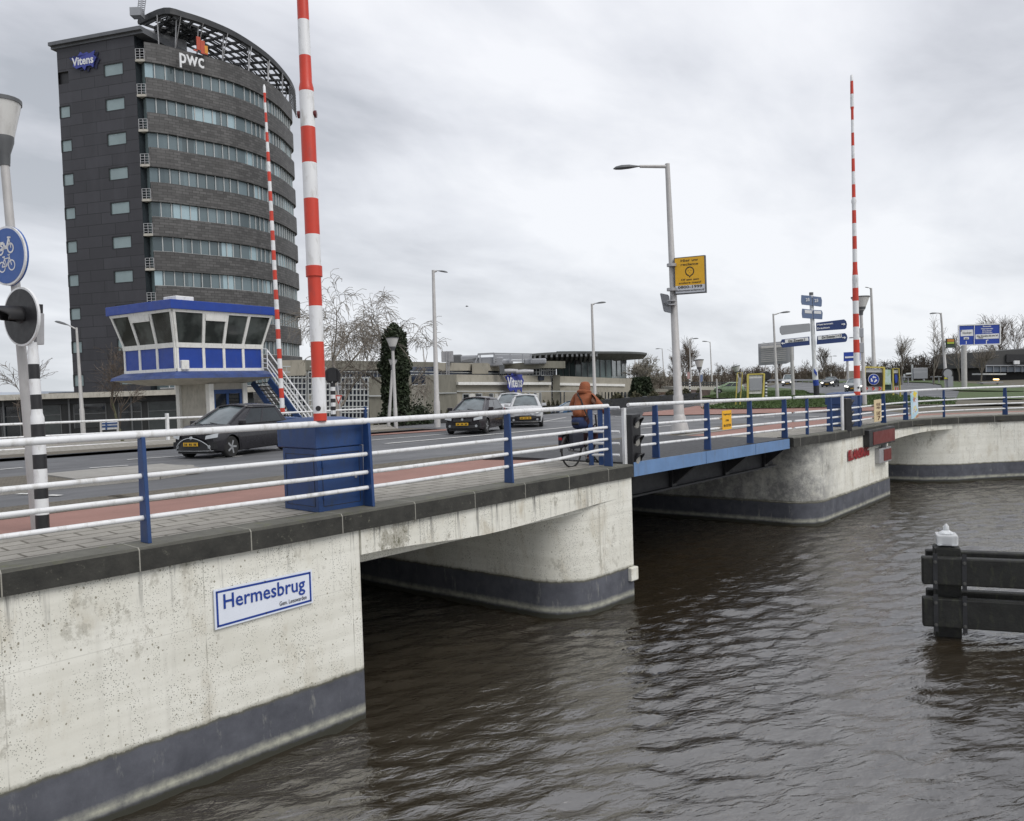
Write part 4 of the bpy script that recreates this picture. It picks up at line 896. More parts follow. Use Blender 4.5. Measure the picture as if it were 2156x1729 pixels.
nav_signal('black signal with three lenses seen almost side-on by the blue cabinet of the far pier', 0, (26.95, 10.12), 3.74, 2.68, 0.95, (0.70, -0.71, 0), 0.14, (-0.28, 0.02, 0))
# ================================================================== SMALL BOARDS ON THE RAILINGS
def board(name, label, corners, th, m, nrm_, cat='sign', extra=None, group=None):
    t = thing(name, label, cat, V(corners[3])); mb = MB(t.location); mb.prism(corners, nrm_, -th); mb.build('panel', m, t)
    return t
def rect_on_rail(x0, x1, zt, zbm, dy=-0.10): return [(x0, ryr(x0)+dy, zt), (x1, ryr(x1)+dy, zt), (x1, ryr(x1)+dy, zbm), (x0, ryr(x0)+dy, zbm)]
pa = ony('e1', 990, 640, yw(18.9)+0.1); pb = ony('e1', 1095, 820, yw(19.2)+0.1)
c_ = rect_on_rail(pa[0], pb[0], pa[2]+0.02, pb[2]-0.02); t = board('yellow_notice', 'yellow notice tied to the movable deck railing', c_, 0.01, M_YEL, (0, -1, 0))
mb = MB(t.location); cx0 = (V(c_[0])+V(c_[2]))/2+V((0, -0.004, 0)); hh = c_[0][2]-c_[3][2]; ww = c_[1][0]-c_[0][0]
text_fit(mb, 'Tegelweg 6', cx0+EZ*hh*0.30, EX, EZ, ww*0.82, hh*0.12, bold=.02); text_fit(mb, 'ITM', cx0+EZ*-hh*0.02, EX, EZ, ww*0.3, hh*0.10, bold=.02); text_fit(mb, '06-53720', cx0-EZ*hh*0.28, EX, EZ, ww*0.78, hh*0.14, bold=.02); mb.build('lettering', M_INK, t)
pa = ony('e2', 470, 510, 10.4); pb = ony('e2', 530, 775, 10.4)
M_CREAM = mat('cream_board', (0.62, 0.50, 0.30), 0.6, var=0.05)
c_ = rect_on_rail(30.15, 31.0, 3.56, 2.78); t = board('cream_notice', 'tall cream notice with brown lettering on the railing beside the blue cabinet', c_, 0.01, M_CREAM, (0, -1, 0))
mb = MB(t.location); cx0 = (V(c_[0])+V(c_[2]))/2+V((0, -0.004, 0))
for dz_, s_, h_ in ((0.22, 'DIE GE', .10), (0.10, 'OPEN', .08), (-0.10, 'ZAT', .13), (-0.27, '17', .15)): text_fit(mb, s_, cx0+EZ*dz_, EX, EZ, 0.5, h_, bold=.03)
mb.build('lettering', mat('brown_lettering', (0.12, 0.06, 0.03), 0.6), t)
def banner_mat():
    a = NT('festival_banner'); c = a.mix(a.range(a.noise(1.8, 3), 0.4, 0.6), (0.30, 0.55, 0.66), (0.62, 0.70, 0.78)); c = a.mix(a.range(a.noise(2.6, 3), 0.55, 0.6), c, (0.70, 0.55, 0.06)); c = a.mix(a.range(a.noise(3.3, 2), 0.57, 0.62), c, (0.42, 0.20, 0.13)); a.l(c, a.b.inputs['Base Color']); return a.m
c_ = [(34.1, ryr(34.1)-0.1, 3.72), (34.62, ryr(34.62)-0.12, 3.74), (34.66, ryr(34.66)-0.12, 2.72), (34.15, ryr(34.15)-0.1, 2.66)]
board('rail_banner', 'narrow pale blue banner with a coloured picture hanging on the curved railing', c_, 0.01, banner_mat(), (0, -1, 0))

# ================================================================== FENDER (dolphin) in the water, right edge
MT = mat('tarred_timber', (0.011, 0.0115, 0.010), 0.65, var=0.45, scale=4, dirt=(0.05, 0.055, 0.03), dirt_amt=0.55, bump=0.4, bscale=12)
fb = at('z8', 1690, 700, 14.3); fd = RH*1.18-FH*0.45; fd /= np.linalg.norm(fd); fn = np.cross(EZ, fd)
if np.dot(fn, FH) > 0: fn = -fn
t = thing('mooring_fender', 'black timber fender with two double beams standing in the water at the right edge', 'fender', (fb[0], fb[1], 0))
F0 = V((fb[0], fb[1], 0))+FH*0.2
for i, s in enumerate((0, 4.6)):
    mb = MB(t.location); c = F0+fd*s; mb.obox(c+EZ*-0.2, fd*0.20, fn*0.20, EZ*1.72); 
    mb.add([c+fd*a*0.20+fn*b*0.20+EZ*1.52 for a, b in ((-1, -1), (1, -1), (1, 1), (-1, 1))]+[c+EZ*1.56], [(0, 1, 4), (1, 2, 4), (2, 3, 4), (3, 0, 4)]); mb.build('pile', MT, t, bevel=0.02)
for zt, zb_ in ((1.40, 0.93), (0.70, 0.20)):
    for sd_ in (1, -1):
        mb = MB(t.location); c = F0+fn*sd_*0.30+EZ*(zt+zb_)/2; st_ = -0.42 if sd_ == 1 else -0.30
        mb.obox(c+fd*(st_+5.2)/2, fd*(5.2-st_)/2, fn*0.095, EZ*(zt-zb_)/2); mb.build('beam', MT, t, bevel=0.025)
    for a in (-0.22, 0.22):
        for zq in (zt-0.07, zb_+0.05):
            mb = MB(t.location); mb.lathe(F0+fn*0.395+fd*a+EZ*zq, [(0.03, 0), (0.03, 0.02), (0.016, 0.02), (0.016, 0.04)], 8, fn); mb.build('bolt', mat('weathered_bolt', (0.10, .10, .095), .6, .3), t)
    mb = MB(t.location)
    for a in (-0.22, 0.22): mb.obox(F0+fn*0.398+fd*a+EZ*(zt+zb_)/2, fd*0.035, fn*0.006, EZ*((zt-zb_)/2+0.07))
    mb.build('strap', M_DARK, t)
lt = thing('marker_lantern', 'clear glass marker cap with a pointed top on the timber fender pile', 'lantern', tuple(F0+EZ*1.54))
mg = NT('clear_acrylic'); mg.b.inputs['Base Color'].default_value = (0.93, 0.95, 0.96, 1); mg.b.inputs['Transmission Weight'].default_value = 0.55; mg.b.inputs['Roughness'].default_value = 0.18; mg.b.inputs['IOR'].default_value = 1.4
mb = MB(lt.location); mb.obox(F0+EZ*1.655, fd*0.17, fn*0.17, EZ*0.095); mb.build('housing', mg.m, lt, bevel=0.03)
mb = MB(lt.location); mb.lathe(F0+EZ*1.76, [(0.13, 0), (0.05, 0.05), (0.045, 0.12), (0.012, 0.16)], 12); mb.build('finial', mg.m, lt, smooth=True)
mb = MB(lt.location); mb.obox(F0+EZ*1.62, fd*0.07, fn*0.07, EZ*0.05); mb.build('lamp_unit', M_SGREY, lt)
# ================================================================== BRIDGE CONTROL HOUSE
K0 = at('z0', 372.4, 781.5, 38.0); K1 = at('z0', 264.5, 790, 40.3); K2 = at('z0', 554, 783, 42.5)
z0_, zbelt, ztop_, zfas = K0[2], 6.80, 8.36, 8.80
ua = V((K1[0]-K0[0], K1[1]-K0[1], 0)); LA = np.linalg.norm(ua); ua /= LA
ub = V((K2[0]-K0[0], K2[1]-K0[1], 0)); LB = np.linalg.norm(ub); ub /= LB
O_ = V((K0[0], K0[1], 0))
def kp(a, b, z): return O_+ua*a+ub*b+EZ*z
CH = thing('control_house', 'blue and white bridge keeper house with slanted windows on a concrete stem', 'control house', (K0[0], K0[1], G(K0[0], K0[1])))
FL = 0.40
def side_panels(which, splits, glass_rows):
    """which: 'a' face runs along ua from corner, 'b' along ub"""
    L = LA if which == 'a' else LB
    e = ua if which == 'a' else ub; n_ = -ub if which == 'a' else -ua     # outward normal
    def Pt(s, z, off=0.0):
        f = FL*(z-zbelt)/(ztop_-zbelt) if z > zbelt else 0.0
        # corner also flares along the face
        s2 = s+(-f+(2*f)*(s/L)); return O_+e*s2+n_*(f+off)+EZ*z
    xs = [0]+splits+[L]
    for s, w_ in [(x, 0.15 if 0 < i < len(xs)-1 else 0.22) for i, x in enumerate(xs)]:
        mb = MB(CH.location)
        for za, zb_ in ((z0_, zbelt), (zbelt, ztop_)):
            for o_ in (0,):
                a_, b_ = max(0, s-w_/2), min(L, s+w_/2)
                mb.add([Pt(a_, za, 0), Pt(b_, za, 0), Pt(b_, zb_, 0), Pt(a_, zb_, 0), Pt(a_, za, .06), Pt(b_, za, .06), Pt(b_, zb_, .06), Pt(a_, zb_, .06)], [(4, 5, 6, 7), (0, 4, 7, 3), (1, 2, 6, 5), (3, 7, 6, 2), (0, 1, 5, 4)])
        mb.build('mullion', M_WHITE2, CH)
    for i, (a_, b_) in enumerate(zip(xs[:-1], xs[1:])):
        mb = MB(CH.location); mb.add([Pt(a_, z0_+.1, .015), Pt(b_, z0_+.1, .015), Pt(b_, zbelt-.1, .015), Pt(a_, zbelt-.1, .015)], [(0, 1, 2, 3)]); mb.build('blue_panel', M_RBLUE, CH)
        row = glass_rows[i]
        zt_ = ztop_-.1
        if row: 
            mb = MB(CH.location); zz0 = ztop_-0.42; mb.add([Pt(a_+.05, zz0, .04), Pt(b_-.05, zz0, .04), Pt(b_-.05, ztop_-.08, .04), Pt(a_+.05, ztop_-.08, .04), Pt(a_+.05, zz0, .10), Pt(b_-.05, zz0, .10), Pt(b_-.05, ztop_-.08, .07), Pt(a_+.05, ztop_-.08, .07)], [(4, 5, 6, 7), (3, 7, 6, 2), (0, 1, 5, 4)]); mb.build('shutter_box', M_WHITE2, CH)
            zt_ = zz0
        mb = MB(CH.location); mb.add([Pt(a_, zbelt+.06, .01), Pt(b_, zbelt+.06, .01), Pt(b_, zt_, .01), Pt(a_, zt_, .01)], [(0, 1, 2, 3)]); mb.build('window', M_CGLASS, CH)
    for za, zb_ in ((z0_-0.02, z0_+.13), (zbelt-.12, zbelt+.10), (ztop_-.10, ztop_+.03)):
        mb = MB(CH.location); mb.add([Pt(0, za, 0), Pt(L, za, 0), Pt(L, zb_, 0), Pt(0, zb_, 0), Pt(-.0, za, .075), Pt(L, za, .075), Pt(L, zb_, .075), Pt(0, zb_, .075)], [(4, 5, 6, 7), (3, 7, 6, 2), (0, 1, 5, 4), (0, 4, 7, 3), (1, 2, 6, 5)]); mb.build('transom', M_WHITE2, CH)
def cglass():
    a = NT('control_room_glass'); c = a.mix(a.range(a.noise(0.9, 3, 0.5), 0.45, 0.6), (0.022, 0.026, 0.024), (0.07, 0.08, 0.075)); a.l(c, a.b.inputs['Base Color'])
    a.b.inputs['Roughness'].default_value = 0.06; a.b.inputs['Specular IOR Level'].default_value = 0.45; return a.m
M_CGLASS = cglass()
side_panels('a', [LA*0.34, LA*0.68], [False, True, False])
side_panels('b', [LB*0.29, LB*0.52, LB*0.75], [False, True, False, False])
# hidden sides and interior
mb = MB(CH.location); mb.add([kp(LA, 0, z0_), kp(LA, LB, z0_), kp(0, LB, z0_), kp(LA, 0, ztop_), kp(LA, LB, ztop_), kp(0, LB, ztop_)], [(0, 1, 4, 3), (1, 2, 5, 4)]); mb.build('rear_wall', M_WHITE2, CH)
g0 = FL+0.16
mb = MB(CH.location); mb.prism([kp(-g0, -g0, ztop_+0.02), kp(LA+g0, -g0, ztop_+.02), kp(LA+g0, LB+g0, ztop_+.02), kp(-g0, LB+g0, ztop_+.02)], EZ, zfas-ztop_-.02); mb.build('roof', M_RBLUE, CH, bevel=0.02)
mb = MB(CH.location); mb.obox(kp(1.0, 1.0, zfas+.16), ua*.5, ub*.5, EZ*.16); mb.build('roof_unit', M_WHITE2, CH, bevel=0.03)
# flared skirt and soffit
def ringpts(o, z): return [kp(-o, -o, z), kp(LA+o, -o, z), kp(LA+o, LB+o, z), kp(-o, LB+o, z)]
mb = MB(CH.location); r0, r1, r2 = ringpts(.06, z0_), ringpts(.46, z0_-.20), ringpts(.52, z0_-.34)
for p, q in ((r0, r1), (r1, r2)): mb.add(p+q, [(i, (i+1) % 4, 4+(i+1) % 4, 4+i) for i in range(4)])
mb.build('skirt', mat('faded_navy_trim', (0.035, 0.065, 0.20), 0.5, var=0.2, scale=1.5, dirt=(0.02, 0.025, 0.05), dirt_amt=0.5), CH)
mb = MB(CH.location); mb.add(ringpts(.50, z0_-.32)+ringpts(-.7, z0_-.62), [(i, (i+1) % 4, 4+(i+1) % 4, 4+i) for i in range(4)]+[(4, 5, 6, 7)]); mb.build('soffit', M_CONC, CH)
# stem: corner seen at c5 x 965, plain face to the left, blue door to the right
zg = G(K0[0], K0[1]); zs1 = z0_-.60
SA, SB, SLA, SLB = .6, 2.25, 2.4, 2.1
mb = MB(CH.location); mb.obox(kp(SA+SLA/2, SB+SLB/2, (zg+zs1)/2), ua*SLA/2, ub*SLB/2, EZ*(zs1-zg)/2); mb.build('stem', M_CONC, CH)
for a_, b_ in ((SA, SB), (SA+SLA, SB), (SA, SB+SLB)):
    mb = MB(CH.location); mb.obox(kp(a_, b_, (zg+zs1)/2), ua*.14, ub*.14, EZ*(zs1-zg)/2-EZ*.01); mb.build('pilaster', M_WHITE2, CH)
mb = MB(CH.location); zd1 = zs1-.35
for b_ in (.20, 1.02, 1.86): mb.obox(kp(SA-.03, SB+b_, (zg+zd1)/2), ua*.05, ub*.07, EZ*(zd1-zg)/2)
mb.obox(kp(SA-.03, SB+1.03, zd1-.06), ua*.052, ub*.90, EZ*.10); mb.obox(kp(SA-.03, SB+1.03, zg+1.0), ua*.045, ub*.88, EZ*.12); dr = mb.build('door', M_BLUE, CH)
mb = MB(CH.location); mb.obox(kp(SA-.01, SB+1.03, (zg+zd1)/2), ua*.02, ub*.85, EZ*(zd1-zg)/2-EZ*.02); mb.build('door_glass', M_GLASS, dr)
mb = MB(CH.location); mb.obox(kp(-.08, .38, z0_+.28), ua*.1, ub*.2, EZ*.22); mb.build('wall_lamp', M_WHITE2, CH, bevel=.03)
# stair
ST = thing('steel_stair', 'blue steel stair with white handrails climbing to the control house', 'staircase', tuple(at('c5', 1960, 1250, 40.5)))
T1 = at('c5', 1390, 868, 43.0); B1 = at('c5', 1700, 1300, 41.6); T2 = at('c5', 1545, 850, 42.0); B2 = at('c5', 1900, 1300, 40.4)
for a_, b_ in ((T1, B1), (T2, B2)):
    mb = MB(ST.location); mb.beam(a_, b_, 0.07, 0.34); mb.build('stringer', M_BLUE, ST)
for i in range(13):
    f_ = (i+.5)/13; p, q = lerp(T1, B1, f_), lerp(T2, B2, f_); dd_ = (B1-T1); dd_[2] = 0; dd_ /= np.linalg.norm(dd_)
    mb = MB(ST.location); mb.obox((p+q)/2, (q-p)/2, dd_*.14, EZ*.02); mb.build('tread', M_DARK, ST)
for off, (x0, y0), (x1, y1), (x2, y2), dz_ in ((0, (1490, 560), (1520, 562), (1945, 1145), 40.6), (1, (1490, 650), (1528, 652), (1945, 1215), 40.6), (2, (1490, 690), (1530, 692), (1905, 1215), 40.6), (3, (1490, 735), (1530, 737), (1860, 1215), 40.6)):
    mb = MB(ST.location); mb.tube([at('c5', x0, y0, 42.3), at('c5', x1, y1, 42.2), at('c5', x2, y2, dz_)], 0.035, 6); mb.build('handrail', M_WHITE, ST, smooth=True)
for (xa, ya, xb, yb_) in ((1525, 562, 1530, 745), (1660, 745, 1665, 960), (1800, 945, 1805, 1140), (1935, 1130, 1940, 1250)):
    mb = MB(ST.location); mb.tube([at('c5', xa, ya, 41.4), at('c5', xb, yb_, 41.4)], 0.03, 6); mb.build('baluster', M_WHITE, ST)
for (x0, y0, x1, y1) in ((1440, 860, 1700, 1215), (1480, 850, 1760, 1215)):
    mb = MB(ST.location); mb.tube([at('c5', x0, y0, 43.2), at('c5', x1, y1, 41.9)], 0.03, 6); mb.build('handrail', M_WHITE, ST, smooth=True)

# ================================================================== OFFICE TOWER
zP = EYE+35.3      # parapet of curved front
TB = at('z0', 281, 55, 83.5); TA = at('z0', 118, 84, 86.3)
fp = [at('z0', x, y, d) for x, y, d in ((303, 88, 83.6), (345, 98, 84.6), (390, 110, 86.2), (435, 121, 87.8), (480, 134, 89.6), (520, 149, 91.9), (557, 169, 94.9), (585, 189, 98.2), (603, 207, 101.5), (614, 226, 105.0))]
fp = [V((p[0], p[1], 0)) for p in fp]; e_ = fp[-1]-fp[-2]
fp += [fp[-1]+V((0.6, 4.2, 0)), fp[-1]+V((-0.9, 8.6, 0)), fp[-1]+V((-4.5, 12, 0)), fp[-1]+V((-12, 15, 0))]
FP = catmull(fp, 5)
TW = thing('office_tower', 'dark curved office tower with ribbon windows and a louvred roof ring', 'office building', (TB[0], TB[1], G(TB[0], TB[1])))
zg = 1.3
def brickm(name, base, bw, bh, var=0.3, grid=False):
    a = NT(name); g = a.n('ShaderNodeNewGeometry'); x, y, z = a.sep()
    b = a.n('ShaderNodeTexBrick'); b.inputs['Scale'].default_value = 1.0; b.inputs['Brick Width'].default_value = bw; b.inputs['Row Height'].default_value = bh; b.inputs['Mortar Size'].default_value = 0.035 if grid else 0.022
    cmb = a.n('ShaderNodeCombineXYZ'); s_ = a.math('ADD', a.math('MULTIPLY', x, 0.85 if not grid else 0.35), a.math('MULTIPLY', y, 0.55 if not grid else -0.94)); a.l(s_, cmb.inputs[0]); a.l(z, cmb.inputs[1]); a.l(cmb.outputs[0], b.inputs['Vector'])
    lo = tuple(v*(1-var) for v in base); hi = tuple(v*(1+var) for v in base)
    b.inputs['Color1'].default_value = (*lo, 1); b.inputs['Color2'].default_value = (*hi, 1); b.inputs['Mortar'].default_value = (*(v*0.35 for v in base), 1)
    c = a.mix(a.range(a.noise(0.35, 6, 0.65), 0.35, 0.7, 0, 0.35), b.outputs[0], tuple(v*0.6 for v in base))
    c = a.mix(a.range(a.noise(1.0, 5, 0.7, stretch=(.5, .5, .08)), 0.5, 0.7, 0, 0.35), c, tuple(v*1.6 for v in base))
    a.l(c, a.b.inputs['Base Color']); a.b.inputs['Roughness'].default_value = 0.62; return a.m
M_SPAN = brickm('dark_brick_spandrel', (0.088, 0.086, 0.085), 0.62, 0.28, 0.35)
M_SLATE = brickm('slate_cladding', (0.050, 0.050, 0.058), 3.4, 1.16, 0.16, True)
def towerglass(name, tint, k=1.0):
    a = NT(name); x, y, z = a.sep()
    v = a.n('ShaderNodeTexWhiteNoise', noise_dimensions='2D'); cm = a.n('ShaderNodeCombineXYZ'); a.l(a.math('FLOOR', a.math('MULTIPLY', a.math('ADD', x, a.math('MULTIPLY', y, .4)), 0.8)), cm.inputs[0]); a.l(a.math('FLOOR', a.math('DIVIDE', z, 3.49)), cm.inputs[1]); a.l(cm.outputs[0], v.inputs['Vector'])
    c = a.mix(v.outputs['Value'], tuple(t_*0.45 for t_ in tint), tint); c = a.mix(a.math('GREATER_THAN', v.outputs['Value'], 0.86), c, tuple(min(1, t_*1.9) for t_ in tint))  # pale bluish pane tint carries the reflected sky in the base colour
    a.l(c, a.b.inputs['Base Color']); a.b.inputs['Roughness'].default_value = 0.12; a.b.inputs['Metallic'].default_value = 0.25*k; a.b.inputs['Specular IOR Level'].default_value = 0.7; return a.m
M_TGL = towerglass('tower_ribbon_glass', (0.185, 0.245, 0.265)); M_TGL2 = mat('punched_window_glass', (0.26, 0.33, 0.335), 0.15, 0.2, var=0.1, scale=0.5, spec=0.6)
M_MUL = mat('pale_mullions', (0.44, 0.46, 0.46), 0.5, var=0.05)
def offset_path(P, d):
    out = []
    for i, p in enumerate(P):
        t = P[min(i+1, len(P)-1)]-P[max(i-1, 0)]; t = t/np.linalg.norm(t); out.append(p+V((t[1], -t[0], 0))*d)
    return out
def strip(mb, P, z0, z1, thick=None, Pin=None):
    n = len(P); vs = [V((p[0], p[1], z0)) for p in P]+[V((p[0], p[1], z1)) for p in P]; fs = [(i, i+1, n+i+1, n+i) for i in range(n-1)]
    if Pin is not None:
        vs += [V((p[0], p[1], z0)) for p in Pin]+[V((p[0], p[1], z1)) for p in Pin]
        fs += [(n+i, n+i+1, 3*n+i+1, 3*n+i) for i in range(n-1)]+[(i+1, i, 2*n+i, 2*n+i+1) for i in range(n-1)]+[(0, n, 3*n, 2*n)]
    mb.add(vs, fs)
Pout = FP; Pgl = offset_path(FP, -0.35)
# arc-length parameter for mullions
Ls = [0]; 
for a_, b_ in zip(Pgl[:-1], Pgl[1:]): Ls.append(Ls[-1]+np.linalg.norm(b_-a_))
def Pat(s, P=Pgl):
    i = max(0, min(len(Ls)-2, int(np.searchsorted(Ls, s))-1)); t = (s-Ls[i])/(Ls[i+1]-Ls[i]); return P[i]+(P[i+1]-P[i])*t, (P[i+1]-P[i])/np.linalg.norm(P[i+1]-P[i])
FLH = 3.49
for k in range(11):
    zt = zP-FLH*k
    mb = MB(TW.location); strip(mb, Pout, max(zg, zt-1.95), zt, Pin=Pgl); mb.build('spandrel', M_SPAN, TW)
    if zt-FLH < zg: break
    mb = MB(TW.location); strip(mb, Pgl, zt-FLH, zt-1.95); wd_ = mb.build('window', M_TGL, TW)
    mb = MB(TW.location); s = 0.9; i = 0; rr_ = random.Random(k*0+11)
    while s < Ls[-1]-6:
        p, tdir = Pat(s); nn = V((tdir[1], -tdir[0], 0)); mb.obox(p+nn*.05+EZ*(zt-1.95-FLH/2+.97), tdir*.045, nn*.06, EZ*(FLH-1.95)/2)
        s += rr_.choice([0.75, 0.95, 1.5, 1.0])
    p0 = offset_path(FP, -0.28)
    n = len(p0)
    mb.build('glazing_bars', M_MUL, wd_)
    mb = MB(TW.location); strip(mb, p0, zt-FLH, zt-FLH+.07); mb.build('window_sill', M_MUL, wd_)
# side wall (slate) with recess and balconies at the corner
dirS = V((TA[0]-TB[0], TA[1]-TB[1], 0)); LS = np.linalg.norm(dirS); dirS /= LS; nS = V((-dirS[1], dirS[0], 0)); 
if np.dot(nS, -FH) < 0: nS = -nS
B0 = V((TB[0], TB[1], 0)); A0_ = V((TA[0], TA[1], 0)); zS = TB[2]-0.9
back = V((0.3, 1.0, 0)); back /= np.linalg.norm(back)
A9 = A0_+V((6, 14, 0))
mb = MB(TW.location)
# wall with real window openings: built as cells
wz = [zP-1.75-FLH*k for k in range(11)]    # window tops
def wallpt(s, z): return B0+dirS*s+EZ*z
wx0, wx1 = LS*0.155, LS*0.40
ex0, ex1 = LS*0.86, LS
xs = [0, wx0, wx1, ex0, ex1]
zs_ = [zg]+sorted(sum([[z-1.25, z] for z in wz[:-1]], []))+[zS]
for i in range(4):
    for j in range(len(zs_)-1):
        za, zb_ = zs_[j], zs_[j+1]; isw = (j % 2 == 1) and i in (1, 3) and j < len(zs_)-1
        if isw and not (i == 3 and j == len(zs_)-2): continue
        mb.add([wallpt(xs[i], za), wallpt(xs[i+1], za), wallpt(xs[i+1], zb_), wallpt(xs[i], zb_)], [(0, 1, 2, 3)])
mb.add([A0_+EZ*zg, A9+EZ*zg, A9+EZ*zS, A0_+EZ*zS], [(0, 1, 2, 3)])
mb.build('side_wall', M_SLATE, TW)
for j, z in enumerate(wz[:-1]):
    for (a_, b_, kk) in ((wx0, wx1, 0), (ex0, ex1-.02, 1)):
        if kk == 1 and j == 0:
            mb = MB(TW.location); mb.add([wallpt(a_, z-1.25)-nS*.25, wallpt(b_, z-1.25)-nS*.25, wallpt(b_, z)-nS*.25, wallpt(a_, z)-nS*.25], [(0, 1, 2, 3)]); mb.build('vent_panel', M_BLACK, TW); continue
        mb = MB(TW.location); q = -nS*.10
        mb.add([wallpt(a_, z-1.25)+q, wallpt(b_, z-1.25)+q, wallpt(b_, z)+q, wallpt(a_, z)+q], [(0, 1, 2, 3)])
        wd_ = mb.build('window', M_TGL2, TW)
        mb = MB(TW.location)
        for (sa, za, sb, zb_) in ((a_, z-1.25, b_, z-1.25), (a_, z, b_, z), (a_, z-1.25, a_, z), (b_, z-1.25, b_, z)):
            mb.beam(wallpt(sa, za)-nS*.03, wallpt(sb, zb_)-nS*.03, .12, .07, up=nS)
        mb.build('window_frame', M_DARK, wd_)
# corner recess: dark glazed strip and balconies between side wall and curved front
rec = [B0, B0+(FP[0]-B0)*0.0-nS*2.2+dirS*0.0, Pgl[0]-nS*1.6]
mb = MB(TW.location); mb.add([B0+EZ*zg, B0-nS*2.0+EZ*zg, B0-nS*2.0+EZ*zP, B0+EZ*(zP+1.2)], [(0, 1, 2, 3)]); mb.add([B0-nS*2.0+EZ*zg, Pgl[1]+V((0.2, 2.2, 0))+EZ*zg, Pgl[1]+V((0.2, 2.2, 0))+EZ*zP, B0-nS*2.0+EZ*zP], [(0, 1, 2, 3)]); mb.build('recess_glazing', M_GLASS, TW)
mb = MB(TW.location); g_a, g_b = Pgl[0], Pgl[0]+V((0.1, 2.4, 0)); mb.add([g_a+EZ*zg, g_b+EZ*zg, g_b+EZ*(zP-1.9), g_a+EZ*(zP-1.9)], [(0, 1, 2, 3)]); mb.build('corner_glass', M_TGL2, TW)
BC = B0+dirS*0.0; F0_ = FP[0]
for k in range(0, 10):
    zf_ = zP-FLH*k-0.05-1.75+(-0.15)
    mb = MB(TW.location); mb.add([B0+nS*.0+EZ*zf_, F0_+EZ*zf_, F0_-V((0, -2, 0))+EZ*zf_, B0-nS*1.9+EZ*zf_]+[q+EZ*.25 for q in (B0+EZ*zf_, F0_+EZ*zf_, F0_-V((0, -2, 0))+EZ*zf_, B0-nS*1.9+EZ*zf_)], [(0, 3, 2, 1), (4, 5, 6, 7), (0, 1, 5, 4), (1, 2, 6, 5), (3, 0, 4, 7)]); bl = mb.build('balcony', M_CONC, TW)
    mb = MB(TW.location); a_ = B0+(F0_-B0)*0.06; b_ = B0+(F0_-B0)*.94
    for q in (.45, .72, 1.0, 1.25): mb.beam(a_+EZ*(zf_+q), b_+EZ*(zf_+q), .045, .045)
    for q in (0, .5, 1): mb.beam(lerp(a_, b_, q)+EZ*(zf_+.2), lerp(a_, b_, q)+EZ*(zf_+1.25), .05, .05, up=EX)
    mb.build('balcony_rail', M_STEEL, bl)
# roof slab over the side wall and the louvred ring over the curved front
zR = EYE+38.55
def zpt(x, y, z=zR): q = onz('z0', x, y, z); return V((q[0], q[1], 0))
ring_o = [zpt(*p) for p in ((290, 40), (345, 17), (392, 27), (440, 43), (492, 66), (540, 96), (575, 124), (600, 152), (615, 174), (622, 192))]
RO = catmull(ring_o, 4); RI = offset_path(RO, -6.6); 
M_LOUV = mat('dark_louvres', (0.035, 0.037, 0.040), 0.6, var=0.2, scale=0.6)
mb = MB(TW.location)
def rp(P, i, f_, z): return V((P[i][0]*(1-f_)+RI[i][0]*f_, P[i][1]*(1-f_)+RI[i][1]*f_, z))
n = len(RO)
strip(mb, RO, zR-.55, zR+.05, Pin=RI[:0] or offset_path(RO, -.35))
mb.build('ring_fascia', M_LOUV, TW)
mb = MB(TW.location)
for i in range(0, n, 2): mb.beam(rp(RO, i, 0, zR-.3), rp(RO, i, 1, zR-.3), .14, .26)
for f_ in (.14, .28, .42, .56, .70, .84, 1.0):
    for i in range(n-1): mb.beam(rp(RO, i, f_, zR-.25), rp(RO, i+1, f_, zR-.25), .12, .22)
mb.build('ring_frame', M_LOUV, TW)
mb = MB(TW.location); rr_ = random.Random(2)
for i in range(n-1):
    for q in range(20):
        f_ = (q+.5)/20
        if ((q//2+i//3) % 2 or rr_.random() < .35) and q > 1: continue
        a_, b_ = rp(RO, i, f_, zR-.12), rp(RO, i+1, f_, zR-.12); mb.beam(a_, b_, .20, .03)
mb.build('louvres', M_LOUV, TW)
mb = MB(TW.location)
Ls2 = 0
for i in range(3, n, 4):
    p = RO[i]; j = int(np.argmin([np.linalg.norm(q-p) for q in FP])); f_ = offset_path(FP, -0.3)[j]
    mb.tube([f_+EZ*(zP-.1), lerp(f_, p, .35)+EZ*(zR-.5)], .07, 6); mb.tube([f_+EZ*(zP-.1), p+EZ*(zR-.5)], .05, 6)
mb.build('ring_struts', M_STEEL, TW)
# hanging screen at the right end of the ring
mb = MB(TW.location); sc0 = RO[-1]; 
for i in range(n-7, n-1):
    a_, b_ = RO[i], RO[i+1]
    for q in range(9): mb.beam(a_+EZ*(zR-.6-q*.34), b_+EZ*(zR-.6-q*.34), .06, .19)
mb.build('side_screen', M_LOUV, TW)
mb = MB(TW.location)
r0 = A0_+dirS*0.6+nS*.5; r1 = B0-dirS*1.2+nS*.5; rz = zS
w2 = -nS*7
for (o_, z_a, z_b) in ((0.0, zS+.25, zS+.60), (-.35, zS+.0, zS+.26)):
    c = [r0+nS*o_, r1+nS*o_, r1+w2, r0+w2]; mb.prism([q+EZ*z_a for q in c], EZ, z_b-z_a)
mb.build('side_roof', mat('zinc_roof_edge', (0.13, 0.135, 0.145), 0.5, 0.2, var=0.15, scale=.8), TW)
mb = MB(TW.location)
c0 = B0-nS*1.0+V((1.4, .6, 0)); mb.obox(c0+V((2.5, 5, 0))+EZ*(zP+1.2), EX*2.2, EY*3.2, EZ*1.7); mb.build('plant_room', M_SGREY, TW)
mb = MB(TW.location); roofpoly = [q+EZ*(zP-.5) for q in Pgl]+[A9+EZ*(zP-.5), A0_+EZ*(zP-.5)]; mb.add(roofpoly, [tuple(range(len(roofpoly)))]); mb.build('roof', M_LHEAD, TW)
